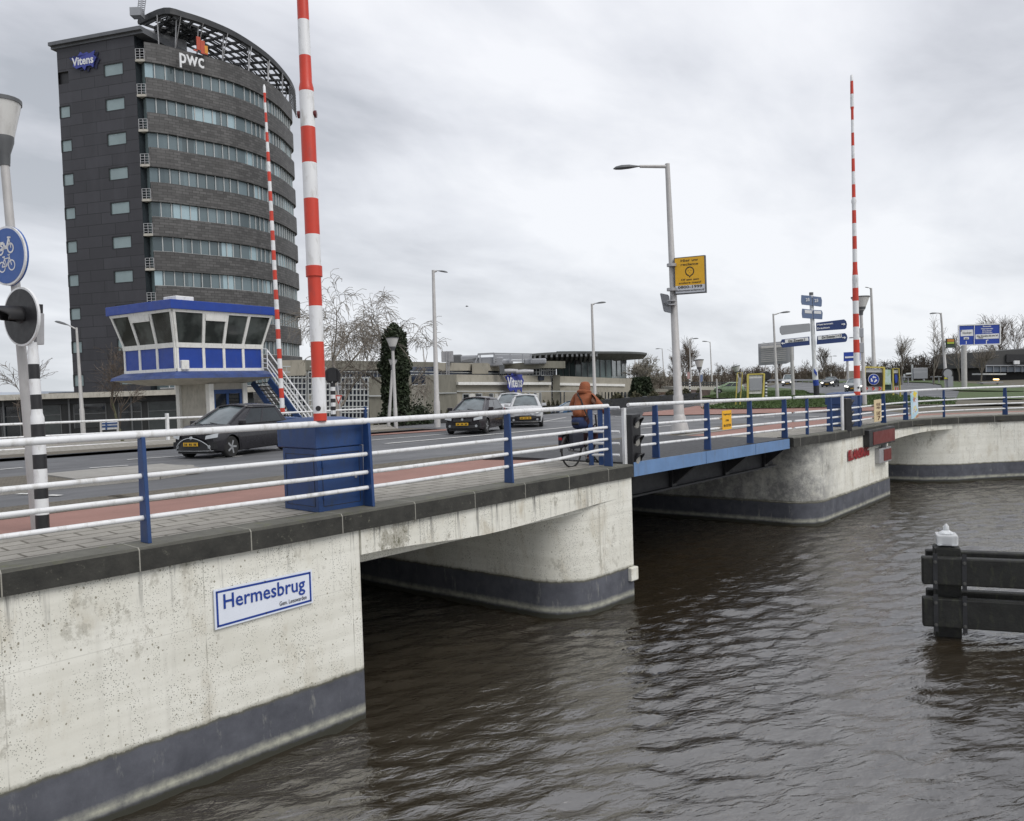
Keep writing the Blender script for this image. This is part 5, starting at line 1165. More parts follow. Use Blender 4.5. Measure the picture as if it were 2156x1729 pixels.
# scaffold-like roof mast
mb = MB(TW.location); p = at('z0', 296, 28, 84.2); q = at('z0', 303, -30, 84.2)
for d_ in (-.35, .35): mb.tube([p+RH*d_, q+RH*d_], .05, 5)
for i in range(14): a_, b_ = lerp(p, q, i/14), lerp(p, q, (i+1)/14); mb.tube([a_-RH*.35, b_+RH*.35], .03, 4); mb.tube([a_-RH*.35, a_+RH*.35], .03, 4)
mb.obox(at('z0', 289, 28, 84.2), RH*.55, FH*.5, EZ*.40); mb.build('crane_mast', M_SGREY, TW)
# signs on the tower
sg = thing('rooftop_logo_sign', 'white letters with an orange and red block logo on the top parapet of the tower', 'sign', at('z0', 400, 130, 86.2))
pc_ = at('z0', 402, 131, 86.0); t0 = at('z0', 375, 0, 1)
tang = V((FP[12][0]-FP[6][0], FP[12][1]-FP[6][1], 0)); tang /= np.linalg.norm(tang); nr = np.cross(tang, EZ)
pc_ = V((pc_[0], pc_[1], pc_[2]))+nr*.25
mb = MB(sg.location); text_fit(mb, 'pwc', pc_-EZ*.15, tang, EZ, 2.6, 1.5, bold=.012); 
ol = mb.build('lettering', M_WHITE, sg); sm_ = ol.modifiers.new('s', 'SOLIDIFY'); sm_.thickness = .12
mb = MB(sg.location)
fc = at('z0', 424, 103, 87.0)+nr*.3
for (dx, dz_, w_, h_, mi) in ((-.45, .35, .42, .85, 0), (.0, .15, .45, .75, 0), (.35, -.1, .35, .5, 1), (.15, -.3, .75, .38, 0), (-.8, -.45, .4, .08, 0)): mb.obox(fc+tang*dx+EZ*dz_+nr*(.02*mi+.01*dx), tang*w_*.5, nr*.06, EZ*h_*.8, mi)
mb.build('block_logo', [mat('logo_red', (0.45, 0.07, 0.035), .5), mat('logo_orange', (0.62, 0.26, 0.03), .5)], sg)
def splat_sign(label, c, tdir, nrm_, w_, h_, bg_back):
    t = thing('company_sign', label, 'sign', c, group='splash-shaped blue company signs')
    MSP = mat('splash_blue', (0.045, 0.06, 0.30), .5, var=.1)
    rr_ = random.Random(5); pts = []
    prof_ = [(-.5, .25), (-.43, .12), (-.36, .30), (-.2, .22), (-.08, .46), (.02, .34), (.16, .40), (.24, .30), (.46, .42), (.40, .2), (.5, .05), (.40, -.18), (.36, -.42), (.28, -.30), (.12, -.30), (.05, -.5), (-.04, -.30), (-.25, -.36), (-.38, -.2), (-.34, 0)]
    mb = MB(t.location); mb.prism([V(c)+tdir*a_*w_+EZ*b_*h_ for a_, b_ in prof_], nrm_, .08); mb.build('splash', MSP, t)
    if bg_back: mb = MB(t.location); mb.prism([V(c)+tdir*(a_+.09)*w_+EZ*(b_-.09)*h_-nrm_*.15 for a_, b_ in prof_], nrm_, .08); mb.build('splash_shadow_plate', mat('splash_shadow_navy', (0.012, .014, .05), .5), t)  # dark offset copy of the splash shape, painted as its shadow
    mb = MB(t.location); text_fit(mb, 'Vitens', V(c)+nrm_*.10, tdir, EZ, w_*.80, h_*.42, bold=.03); mb.build('lettering', M_WHITE, t)
    return t
cS = at('z0', 177, 129, 85.3); sdir = -dirS
splat_sign('blue splash sign with white letters high on the slate side of the tower', V((cS[0], cS[1], cS[2]))+nS*.1, sdir, nS, 3.4, 2.0, True)

# ================================================================== LOW DARK BUILDING, far left
def facade(name, label, cat, pts, zt, zb, m, group=None):
    t = thing(name, label, cat, (pts[0][0], pts[0][1], zb), group=group)
    mb = MB(t.location); n = len(pts); mb.add([V((p[0], p[1], zb)) for p in pts]+[V((p[0], p[1], zt)) for p in pts], [(i, i+1, n+i+1, n+i) for i in range(n-1)]); mb.build('wall', m, t); return t
La = at('z0', -160, 843, 60); Lb = at('z0', 366, 828, 66)
a0, b0 = V((La[0], La[1], 0)), V((Lb[0], Lb[1], 0)); dL = b0-a0; Wd = np.linalg.norm(dL); dL /= Wd; nL = V((dL[1], -dL[0], 0))
if np.dot(nL, FH) > 0: nL = -nL
b0 = b0+dL*6; Wd += 6
PB = thing('low_building', 'long low dark glazed building with a flat pale roof edge at the far left', 'building', (a0[0], a0[1], 1.5)); zt = 4.45
mb = MB(PB.location); mb.obox((a0+b0)/2-nL*5+EZ*(zt+1.3)/2, dL*Wd/2, nL*5, EZ*(zt-1.3)/2); mb.build('wall', mat('black_cladding', (0.020, 0.021, 0.022), 0.4, var=.3, scale=.5), PB)
mb = MB(PB.location); mb.obox((a0+b0)/2-nL*4.6+EZ*(zt+.18), dL*(Wd/2+.3), nL*5.6, EZ*.20); mb.build('roof_edge', M_CONC, PB)
mb = MB(PB.location); mb.obox((a0+b0)/2-nL*4+EZ*(zt-.25), dL*(Wd/2), nL*4.35, EZ*.20); mb.build('canopy', M_DARK, PB)
x = 0.6; rr_ = random.Random(9); i = 0
while x < Wd-1:
    wv = rr_.choice([1.2, 1.6, 2.2]); zbw = 1.5 if rr_.random() < .6 else 2.1
    c = a0+dL*(x+wv/2)+nL*.03; mb = MB(PB.location); mb.obox(c+EZ*(zbw+3.95)/2, dL*wv/2, nL*.02, EZ*(3.95-zbw)/2); wd_ = mb.build('window', M_GLASS if i % 3 else mat('mid_grey_glass', (0.05, .058, .06), .1), PB)  # every third pane is a slightly paler grey
    mb = MB(PB.location)
    for q in (-wv/2, wv/2): mb.obox(c+dL*q+EZ*(zbw+3.95)/2, dL*.035, nL*.06, EZ*(3.95-zbw)/2)
    mb.obox(c+EZ*3.2, dL*wv/2, nL*.05, EZ*.03); mb.build('window_frame', M_LHEAD, wd_)
    x += wv+rr_.choice([.15, .5, .9]); i += 1
for q in (.22, .41, .60, .80): 
    mb = MB(PB.location); mb.obox(a0+dL*Wd*q+nL*.35+EZ*2.95, dL*.06, nL*.06, EZ*1.45); mb.build('column', M_LHEAD, PB)
mb = MB(PB.location)
for zq in (0, .3, .6, .9): mb.beam(a0+dL*Wd*.74+EZ*(zt+.6+zq), a0+dL*(Wd-1)+EZ*(zt+.6+zq), .05, .04)
for q in np.linspace(.74, .97, 6): mb.beam(a0+dL*Wd*q+EZ*(zt+.3), a0+dL*Wd*q+EZ*(zt+1.5), .05, .05, up=EX)
mb.build('roof_railing', M_STEEL, PB)
# glass shed roofs behind
def shed(label, xa, xb, ytop, ybot, d, m):
    a_, b_ = at('z0', xa, ytop, d), at('z0', xb, ytop, d); c_, e_ = at('z0', xa, ybot, d-4), at('z0', xb, ybot, d-4)
    t = thing('shed', label, 'building', (a_[0], a_[1], 1.5), group='pale sheds behind the low building')
    mb = MB(t.location); up0 = [a_, b_, e_, c_]; mb.add([a_, b_, e_, c_], [(0, 1, 2, 3)]); mb.build('roof', m, t)
    mb = MB(t.location); g_ = 1.4; mb.add([c_, e_, V((e_[0], e_[1], g_)), V((c_[0], c_[1], g_)), a_, b_, V((b_[0], b_[1], g_)), V((a_[0], a_[1], g_))], [(0, 1, 2, 3), (4, 7, 6, 5), (0, 3, 7, 4), (1, 5, 6, 2)]); mb.build('wall', M_SGREY, t)
M_SHED = mat('pale_sheet_roof', (0.42, 0.47, 0.53), .4, .1, var=.1, scale=.4)
shed('pale sheet roofed shed at the left edge behind the striped post', -90, 50, 826, 852, 92, M_SHED)
shed('pale sheet roofed shed beside the dark tower wall', 84, 176, 824, 850, 96, M_SHED)
t = thing('gabled_roof', 'small dark gabled roof seen over the low building roof edge', 'building', at('z0', 103, 860, 72))
gA, gB, gC = at('z0', 88, 848, 72), at('z0', 103, 827, 72), at('z0', 127, 846, 72)
mb = MB(t.location); mb.prism([gA, gB, gC], FH, 8); mb.build('roof', M_DARK, t)
mb = MB(t.location); mb.prism([V((gA[0], gA[1], 1.5)), gA, gC, V((gC[0], gC[1], 1.5))], FH, 7.5); mb.build('wall', M_SGREY, t)

# ================================================================== WATER COMPANY OFFICES (centre)
M_STUC = mat('grey_beige_render', (0.32, 0.30, 0.25), 0.9, var=0.12, scale=.7, dirt=(0.15, 0.14, 0.11), dirt_amt=0.5)
M_STUC2 = mat('darker_beige_render', (0.19, 0.183, 0.15), 0.9, var=0.15, scale=.6, dirt=(0.09, 0.085, 0.07), dirt_amt=0.5)
def pj(k, x, y, d): return at(k, x, y, d)
OB = thing('office_building', 'sprawling low beige office building with grid windows across the centre', 'office building', pj('e4', 190, 620, 88)[:2].tolist()+[1.2])
def quad_wall(mb, k, pts, ds, thick=0.3, zb=None):
    """pts: list of image points [(x, ytop, ybot)], ds depths"""
    P = [at(k, x, yt, d) for (x, yt, yb), d in zip(pts, ds)]; Z = np.mean([p[2] for p in P])
    Q = [V((p[0], p[1], p[2])) for p in P]; R_ = [V((p[0], p[1], (zb if zb is not None else at(k, x, yb, d)[2]))) for p, (x, yt, yb), d in zip(P, pts, ds)]
    n = len(Q); mb.add(Q+R_, [(i, i+1, n+i+1, n+i) for i in range(n-1)])
    Qb = [q+FH*4 for q in Q]; mb.add(Q+Qb, [(i, n+i, n+i+1, i+1) for i in range(n-1)]); return Q, R_
# main front wall 190..1090 and 1150..1890 ; left wall 0..190 darker
mb = MB(OB.location); quad_wall(mb, 'e4', [(183, 470, 0), (1092, 484, 0)], [80, 92], zb=1.0); mb.build('wall', M_STUC, OB)
mb = MB(OB.location); quad_wall(mb, 'e3', [(1185, 985, 0), (1660, 955, 0)], [64, 70], zb=1.0); quad_wall(mb, 'e4', [(-120, 478, 0), (183, 470, 0)], [70, 80], zb=1.0); mb.build('wall', M_STUC2, OB)
mb = MB(OB.location); quad_wall(mb, 'e4', [(1148, 486, 0), (1250, 488, 0), (1890, 512, 0)], [93, 94, 104], zb=1.0); mb.build('wall', M_STUC, OB)
mb = MB(OB.location); quad_wall(mb, 'e4', [(1090, 484, 0), (1150, 486, 0)], [93.6, 94.2], zb=1.0); g_ = mb.build('window', M_GLASS, OB)
mb = MB(OB.location)
for yy in range(500, 770, 38): mb.beam(at('e4', 1088, yy, 92.6), at('e4', 1140, yy, 93.0), .12, .12)
for xx in (1098, 1128): mb.beam(at('e4', xx, 484, 92.6), at('e4', xx, 770, 92.6), .12, .12, up=FH)
mb.build('glazing_bars', M_WHITE, g_)
mb = MB(OB.location); mb.beam(at('e4', 1146, 476, 92.2), at('e4', 1146, 780, 92.2), .8, .5, up=FH); mb.build('column', M_STUC2, OB)
# white ledges
for (k, x0, y0, d0, x1, y1, d1) in (('e4', 190, 557, 79.6, 1088, 558, 91.6), ('e4', 1160, 563, 92.8, 1800, 575, 102.5)):
    mb = MB(OB.location); mb.beam(at(k, x0, y0, d0), at(k, x1, y1, d1), .3, .28); mb.build('ledge', M_WHITE2, OB)
for (k, x0, y0, d0, x1, y1, d1) in (('e4', 0, 650, 73, 183, 648, 79.8), ('e4', 183, 632, 79.8, 1480, 632, 96), ('e3', 1190, 1185, 63.8, 1640, 1180, 69)):
    mb = MB(OB.location); mb.beam(at(k, x0, y0, d0), at(k, x1, y1, d1), .08, .09); mb.build('string_course', M_MUL, OB)
def dd(x): return 80+(x-183)*(12/909.)
for (x0, x1, y0, y1) in ((80, 138, 665, 798), (245, 306, 658, 722), (365, 428, 655, 722), (485, 540, 655, 722), (588, 642, 652, 722), (798, 828, 650, 712), (860, 890, 648, 712), (925, 955, 648, 730), (980, 998, 645, 760)):
    d = dd(x0)-.15; P = [at('e4', x0, y0, d), at('e4', x1, y0, d), at('e4', x1, y1, d), at('e4', x0, y1, d)]
    mb = MB(OB.location); mb.prism(P, FH, -.04); wd_ = mb.build('window', M_GLASS, OB)
    mb = MB(OB.location)
    for i in range(4): mb.beam(P[i]-FH*.06, P[(i+1) % 4]-FH*.06, .10, .08, up=FH)
    mb.build('window_frame', M_MUL, wd_)
for (x0, x1, y0, y1) in ((307, 362, 655, 722), (541, 586, 655, 722), (829, 858, 650, 712), (956, 978, 648, 755)):
    d = dd(x0)-.15; P = [at('e4', x0, y0, d), at('e4', x1, y0, d), at('e4', x1, y1, d), at('e4', x0, y1, d)]
    mb = MB(OB.location); mb.prism(P, FH, -.08); mb.build('panel', M_WHITE2, OB)
for i in range(22):
    x0 = 1175+i*33; 
    if x0 > 1880: break
    d = 93.2+(x0-1150)*.0145-.3; P = [at('e4', x0, 640, d), at('e4', x0+20, 640, d), at('e4', x0+20, 752-(x0-1175)*.03, d), at('e4', x0, 752-(x0-1175)*.03, d)]
    mb = MB(OB.location); mb.prism(P, FH, -.04); mb.build('window', M_GLASS, OB)
# upper set-back storey: ribbon of small panes and slab roof
mb = MB(OB.location); quad_wall(mb, 'e4', [(-360, 395, 470), (385, 400, 470), (640, 398, 480)], [72, 86, 92], zb=4.6); quad_wall(mb, 'e3', [(240, 850, 0), (500, 855, 0)], [58, 60], zb=1.2); quad_wall(mb, 'e3', [(500, 855, 0), (1330, 880, 0)], [60, 70], zb=4.2)
quad_wall(mb, 'e4', [(640, 395, 480), (985, 380, 480), (1140, 380, 480)], [92, 90, 94], zb=4.6); quad_wall(mb, 'e3', [(720, 985, 0), (1185, 985, 0)], [62, 64.2], zb=1.2)
up_ = mb.build('upper_glazing', mat('dusky_blue_glass', (0.030, 0.04, 0.065), .12, var=.4, scale=.35, spec=.7), OB)
mb = MB(OB.location)
def grid(mb, k, x0, x1, y0a, y0b, y1a, y1b, d0, d1, nx, ny, w_=.07):
    for i in range(nx+1):
        f_ = i/nx; x_ = lerp(x0, x1, f_); d = lerp(d0, d1, f_)-.25; mb.beam(at(k, x_, lerp(y0a, y0b, f_), d), at(k, x_, lerp(y1a, y1b, f_), d), w_, w_, up=FH)
    for j in range(ny+1 if ny else 0):
        f_ = j/ny; mb.beam(at(k, x0, lerp(y0a, y1a, f_), d0-.25), at(k, x1, lerp(y0b, y1b, f_), d1-.25), w_, w_)
grid(mb, 'e3', 240, 500, 860, 860, 1420, 1420, 58, 60, 6, 9, .075)
grid(mb, 'e3', 525, 720, 860, 870, 1420, 1420, 60.2, 61.8, 5, 9, .09)
grid(mb, 'e3', 720, 1185, 985, 985, 1430, 1430, 62, 64.2, 11, 7, .09)
grid(mb, 'e3', 720, 1330, 915, 920, 985, 985, 62, 70, 14, 1, .06)
grid(mb, 'e4', -380, 640, 440, 460, 470, 478, 72, 92, 50, 1, .07)
grid(mb, 'e4', -380, 640, 398, 400, 470, 478, 72, 92, 40, 0, .06)
grid(mb, 'e4', 760, 985, 388, 382, 478, 478, 91, 90, 7, 3, .08); grid(mb, 'e4', 1000, 1140, 382, 380, 480, 480, 90, 94, 6, 2, .09)
mb.build('glazing_bars', M_MUL, up_)
def slab(name, k, pts, ds, h, m, depthb=8, over=.5):
    P = [at(k, x, y, d-over) for (x, y), d in zip(pts, ds)]; mb = MB(OB.location); z = [p[2] for p in P]
    n = len(P); Q = P+[p+FH*depthb for p in P]; mb.add(Q+[q-EZ*h for q in Q], [(i, i+1, n+i+1, n+i) for i in range(n-1)]+[(2*n+i, 3*n+i, 3*n+i+1, 2*n+i+1) for i in range(n-1)]+[(i, 2*n+i, 2*n+i+1, i+1) for i in range(n-1)]+[(0, n, 3*n, 2*n), (n-1, 3*n-1, 4*n-1, 2*n-1)]); return mb.build(name, m, OB)
slab('roof_slab', 'e3', [(200, 792), (490, 788)], [58, 60], 1.1, M_STUC)
slab('roof_slab', 'e3', [(490, 788), (1330, 802), (1960, 812)], [60, 70, 80], .75, M_STUC2)
slab('roof_slab', 'e4', [(0, 356), (385, 362), (640, 372)], [78, 86, 92], .75, M_STUC)
slab('roof_slab', 'e4', [(560, 378), (1000, 340), (1232, 342)], [91, 89, 92], .75, M_STUC2)
# roof plant
mb = MB(OB.location)
for yy in (268, 285, 300, 315, 335): mb.beam(at('e4', 545, yy, 88), at('e4', 905, yy+6, 92), .12, .16)
for xx in (395, 410, 545, 548, 700, 820, 905): mb.beam(at('e4', xx, 268, 88), at('e4', xx-(30 if xx < 400 else 0), 358, 88), .14, .14, up=FH)
mb.beam(at('e4', 395, 275, 88), at('e4', 545, 268, 88), .2, .2); mb.beam(at('e4', 230, 330, 88), at('e4', 395, 300, 88), .14, .14)
mb.build('roof_plant_frame', M_SGREY, OB)
for (x, y, rx, rz_) in ((170, 335, .8, .6), (250, 325, 1.6, .4), (490, 350, 1.6, .5), (620, 352, 1.2, .25), (940, 345, 1.2, .3)):
    mb = MB(OB.location); mb.obox(at('e4', x, y, 89), RH*rx, FH*.8, EZ*rz_); mb.build('roof_unit', M_LHEAD if x == 170 else M_SGREY, OB, bevel=.15)
for (x, y) in ((720, 440), (870, 445)):
    mb = MB(OB.location); c = at('e4', x, y, 85); mb.lathe(c-RH*1.2, [(.22, 0), (.28, .9), (.2, 1.8)], 12, RH); mb.build('ventilation_duct', M_STEEL, OB, smooth=True)
mb = MB(OB.location); mb.beam(at('e4', 625, 465, 84), at('e4', 620, 380, 84), .5, .5, up=FH); mb.build('chimney', M_LHEAD, OB)
mb = MB(OB.location); mb.beam(at('e4', 412, 465, 84), at('e4', 412, 362, 84), 1.6, .6, up=FH); mb.build('stair_tower', M_STUC, OB)
# ladder cage and antenna
mb = MB(OB.location)
for xx in (86, 112): mb.beam(at('e4', xx, 245, 79), at('e4', xx, 470, 79), .07, .07, up=FH)
for yy in range(330, 470, 12): mb.beam(at('e4', 86, yy, 79), at('e4', 112, yy, 79), .05, .05)
mb.obox(at('e4', 95, 298, 79.5), RH*.55, FH*.4, EZ*.5); mb.build('ladder', M_STEEL, OB)
c = at('e4', 740, 545, 85.2); tdir = at('e4', 1088, 558, 91.6)-at('e4', 190, 557, 79.6); tdir[2] = 0; tdir /= np.linalg.norm(tdir); nn = V((tdir[1], -tdir[0], 0))
splat_sign('blue splash sign with white letters on the beige front wall of the offices', c, tdir, nn, 3.1, 2.6, False)
# round glazed pavilion under a sweeping canopy
RBD = thing('glass_pavilion', 'round glazed building under a wide dark sweeping canopy roof', 'building', at('e4', 1500, 600, 112)[:2].tolist()+[1.2])
def canopy_pts():
    top = [(900, 270, 96), (1100, 256, 98), (1300, 250, 100), (1480, 248, 100), (1700, 247, 102), (1850, 249, 106), (1960, 254, 111), (2022, 262, 116)]
    return [at('e4', x, y, d) for x, y, d in top]
cp = catmull(canopy_pts(), 4); mb = MB(RBD.location); n = len(cp)
nb_ = [p+FH*14 for p in cp]; lo = [p-EZ*(.25+.0*i) for i, p in enumerate(cp)]
inn = [p+FH*3.5-EZ*(1.35-.9*abs(i/(n-1)-.35)) for i, p in enumerate(cp)]
mb.add(cp+lo+inn+nb_, [(i, i+1, n+i+1, n+i) for i in range(n-1)]+[(n+i, n+i+1, 2*n+i+1, 2*n+i) for i in range(n-1)]+[(i, 3*n+i, 3*n+i+1, i+1) for i in range(n-1)]+[(2*n+i, 2*n+i+1, 3*n+i+1, 3*n+i) for i in range(n-1)])
mb.build('canopy', mat('dark_canopy_soffit', (0.085, 0.09, 0.09), .6, var=.15, scale=.4), RBD)
mb = MB(RBD.location)
for i in range(0, n//2): 
    mb.beam(lo[i]-EZ*.1, inn[i]-EZ*.1, .25, .5)
mb.build('canopy_rib', M_LHEAD, RBD)
mb = MB(RBD.location); gl = [at('e4', x, 340, d) for x, d in ((1150, 104), (1330, 102), (1510, 102.5), (1680, 105), (1820, 112))]; gl2 = [V((p[0], p[1], 1.2)) for p in gl]; glt = [V((p[0], p[1], p[2]+1.2)) for p in gl]
n = len(gl); mb.add(glt+gl2, [(i, i+1, n+i+1, n+i) for i in range(n-1)]); w_ = mb.build('window', mat('greenish_glass', (0.06, 0.085, 0.085), .08, .1, var=.5, scale=.35, spec=.8), RBD)
mb = MB(RBD.location)
for i in range(n-1):
    for f_ in (0, .33, .66): p = lerp(gl[i], gl[i+1], f_); mb.beam(V((p[0], p[1], 4.8))-FH*.1, V((p[0], p[1], p[2]+.2))-FH*.1, .09, .09, up=FH)
mb.build('glazing_bars', M_LHEAD, w_)
mb = MB(RBD.location); quad_wall(mb, 'e4', [(1340, 345, 0), (1500, 345, 0), (1670, 345, 0), (1815, 340, 0)], [101.6, 102.2, 104.8, 111.5], zb=None) if False else None
mb.beam(at('e4', 1330, 346, 101.4), at('e4', 1815, 340, 111), .3, .7); mb.build('fascia', M_DARK, RBD)

# ================================================================== RIGHT-HAND BUILDING, VIADUCT
BR = thing('roadhouse', 'dark two-storey building with a pale awning at the right edge', 'building', at('e7', 1500, 1450, 150)[:2].tolist()+[2.3])
Dr = 128
def bx(mb, x0, x1, y0, y1, d, th, mi=0): P = [at('e7', x0, y0, d), at('e7', x1, y0, d), at('e7', x1, y1, d), at('e7', x0, y1, d)]; mb.prism(P, FH, th, mi)
mb = MB(BR.location); P = [at('e7', 1212, 915, Dr), at('e7', 2700, 800, Dr), at('e7', 2700, 1180, Dr), at('e7', 1215, 1180, Dr)]; mb.prism(P, FH, 14); mb.build('upper_wall', mat('charcoal_wall', (0.055, .055, .055), .6, var=.15, scale=.3), BR)
mb = MB(BR.location); bx(mb, 1235, 2700, 1150, 1500, Dr+3, 12); mb.build('ground_floor', M_BLACK, BR)
mb = MB(BR.location); bx(mb, 1590, 2400, 955, 1090, Dr-.3, .2); mb.build('sign_panel', M_BLACK, BR)
mb = MB(BR.location)
for x in range(1250, 2500, 120): bx(mb, x, x+8, 1150, 1255, Dr-.4, .2)
bx(mb, 1248, 2500, 1135, 1152, Dr-.5, .5); mb.build('balcony_rail', M_SGREY, BR)
mb = MB(BR.location)
for x in range(1260, 2480, 120): bx(mb, x, x+104, 1165, 1250, Dr-.2, .1)
mb.build('window', mat('bluish_panes', (0.12, .14, .17), .3), BR)
mb = MB(BR.location); bx(mb, 1195, 1585, 1275, 1300, Dr-3, 3); mb.build('awning', M_MUL, BR)
mb = MB(BR.location); bx(mb, 1725, 1815, 1060, 1120, Dr-1, .3); mb.build('roof_sign', M_WHITE, BR)
mb = MB(BR.location)
for x in (1375, 1405, 1435): mb.lathe(at('e7', x, 1378, Dr-3.4), [(.11, 0), (.11, .3)], 10, -FH)
mb.build('lamp', mat('warm_window_lamps', (1, .8, .5), .5, emit=(1, .62, .25), estr=2.2), BR)
VD = thing('viaduct', 'grey concrete flyover with a dark parapet beyond the grass', 'viaduct', at('e1', 800, 480, 105)[:2].tolist()+[2.3])
mb = MB(VD.location); P = [at('e1', 480, 362, 100), at('e1', 1120, 366, 128), at('e1', 1120, 402, 128), at('e1', 480, 398, 100)]; mb.prism(P, FH, 10); mb.build('deck', M_CONC, VD)
mb = MB(VD.location); P = [at('e1', 515, 396, 101), at('e1', 860, 400, 115), at('e1', 830, 520, 110), at('e1', 520, 540, 98)]; mb.prism(P, FH, 6); mb.build('retaining_wall', mat('rust_brown_wall', (0.055, .035, .028), .9, var=.3, scale=.6), VD)
mb = MB(VD.location)
for i in range(26): x = 480+i*25; d = 100+28*i/26; mb.beam(at('e1', x, 318, d+1), at('e1', x, 366, d+1), .1, .1, up=FH)
for yy in (318, 340): mb.beam(at('e1', 480, yy, 101), at('e1', 1120, yy, 129), .12, .12)
mb.build('parapet', M_DARK, VD)
WL = thing('garden_wall', 'brown timber garden fence behind the ivy covered shrub', 'fence', at('e1', 300, 560, 88)[:2].tolist()+[2.0])
mb = MB(WL.location); P = [at('e1', 130, 425, 88), at('e1', 520, 425, 92), at('e1', 520, 560, 92), at('e1', 130, 560, 88)]; mb.prism(P, FH, .3); mb.build('boards', mat('brown_boards', (0.085, .055, .038), .9, var=.3, scale=.8), WL)
# ================================================================== LAMP POSTS
def lamp_post(label, k, base, top, arm_end, d, r=.10, head=.75, group='tall street lamps with one arm', pole_m=None, headtilt=0, double=None):
    b = at(k, *base, d); tpp = at(k, *top, d); b = V(b)
    t = thing('street_lamp', label, 'street lamp', b, group=group)
    mb = MB(t.location); L = np.linalg.norm(tpp-b); dv = (tpp-b)/L
    mb.tube([b-dv*.3, b+dv*1.2, b+dv*1.25, tpp], [r*1.25, r*1.2, r, r*.55], 12); mb.build('pole', pole_m or M_POLE, t, smooth=True)
    for ae in [arm_end]+([double] if double else []):
        a_ = at(k, *ae, d); v = a_-tpp; ln = np.linalg.norm(v); v /= ln; hd = min(head, ln*.8)
        mb = MB(t.location); mb.tube([tpp-dv*.1, a_-v*hd], [r*.42, r*.36], 8); mb.build('arm', pole_m or M_POLE, t, smooth=True)
        mb = MB(t.location); u = np.cross(v, EZ); u /= np.linalg.norm(u); uu = np.cross(u, v); n = 12; vs = []
        prof_ = [(0, .05), (.15, .10), (.4, .19), (.7, .21), (.9, .15), (1.0, .03)]
        for s, w_ in prof_:
            for q in range(n):
                an = 2*math.pi*q/n; sy_ = math.sin(an); vs.append(a_-v*hd*(1-s)+u*math.cos(an)*w_*hd*.75+uu*(sy_*w_*hd*(.55 if sy_ > 0 else .22)))
        m_ = len(prof_); fs = [(i*n+q, i*n+(q+1) % n, (i+1)*n+(q+1) % n, (i+1)*n+q) for i in range(m_-1) for q in range(n)]+[tuple(reversed(range(n))), tuple((m_-1)*n+q for q in range(n))]
        mb.add(vs, fs); mb.build('lamp_head', M_LHEAD, t, smooth=True)
    return t
DLm = 29.5
big = lamp_post('tall thick grey lamp post standing on the bridge walkway with an arm to the left', 'z0', (1431, 905), (1405, 345), (1291, 356), DLm, .15, .95)
mb = MB(big.location); p = at('z0', 1431, 905, DLm); mb.lathe(V((p[0], p[1], p[2]-.05)), [(.34, 0), (.33, .05), (.21, .55), (.17, .6)], 16); mb.build('base_collar', M_POLE, big, smooth=True)
lamp_post('slim lamp post right of the ivy covered tree, short arm pointing right', 'z0', (921, 897), (912, 569), (943, 574), 41, .13, .55)
lamp_post('lamp post rising behind the cyclist in front of the glass pavilion', 'z0', (1254, 880), (1246, 640), (1276, 637), 70, .16, 1.0)
lamp_post('lamp post left of the finger signs with its arm reaching right', 'z0', (1637, 838), (1628, 661), (1664, 657), 72, .13, 1.0)
lamp_post('lamp post just right of the far red and white barrier mast', 'z0', (1841, 792), (1834, 607), (1821, 605), 62, .14, .7)
lamp_post('lamp post carrying a small coloured board at the right roadside', 'z0', (1993, 810), (1981, 659), (1957, 661), 80, .15, 1.0)
lamp_post('thin old lamp post against the dark tower wall at the far left', 'z0', (175, 905), (161, 690), (115, 677), 48, .11, .9)
for (lbl, b_, tp_, a_, d) in (('small distant lamp post with its arm to the right above the viaduct', (1455, 800), (1451, 714), (1471, 713), 150),
        ('small distant lamp post with its arm to the left above the viaduct', (1499, 800), (1495, 720), (1478, 719), 150),
        ('distant lamp post with arm to the left, rising left of the viaduct parapet', (1398, 792), (1394, 734), (1380, 735), 190),
        ('distant grey lamp post seen just behind the grey back of the large road sign', (1612, 800), (1611, 722), (1605, 721), 160),
        ('distant lamp post behind the finger signs with arm to the left', (1808, 800), (1806, 711), (1787, 712), 150)):
    lamp_post(lbl, 'z0', b_, tp_, a_, d, .13, 1.3)
lamp_post('double-armed lamp post above the office roof left of centre', 'z0', (894, 765), (890, 731), (876, 731), 160, .12, .9, double=(904, 730))
lamp_post('left one of two little roof-high lamps over the canopy', 'z0', (1337, 770), (1337, 745), (1327, 745), 200, .12, .9)
lamp_post('right one of two little roof-high lamps over the canopy', 'z0', (1345, 770), (1345, 749), (1358, 748), 200, .12, .9)
lamp_post('double-armed distant lamp right of the finger sign pole', 'z0', (1750, 800), (1750, 750), (1739, 751), 190, .12, 1.2, double=(1762, 750))
# pyramid lamps
def tri(label, b_, tp_, d, hh, hw, pr=.06, cup=.3):
    bb, tt = at('z0', *b_, d), at('z0', *tp_, d); return pyramid_lamp(label, bb, tt, hh, hw, pr, cup, 'cone-headed street lamps')
tri('pale cone-headed lamp in front of the ivy covered tree', (834, 903), (827, 738), 40.6, .62, .62, .085, .18)
tri('leaning lamp with a dark cone head just left of the ivy covered tree', (818, 897), (826, 778), 41.5, .50, .45, .07, .3)
tri('small cone-headed lamp standing by the path left of the yellow-framed panels', (1477, 856), (1473, 784), 56, .85, .62, .06, .35)
tri('cone-headed lamp partly hidden behind the far red and white barrier mast', (1821, 852), (1813, 663), 33, .72, .68, .07, .33)
tri('tiny distant cone-headed lamp above the yellow-framed panels', (1556, 800), (1553, 788), 90, .9, .9, .06, .3)
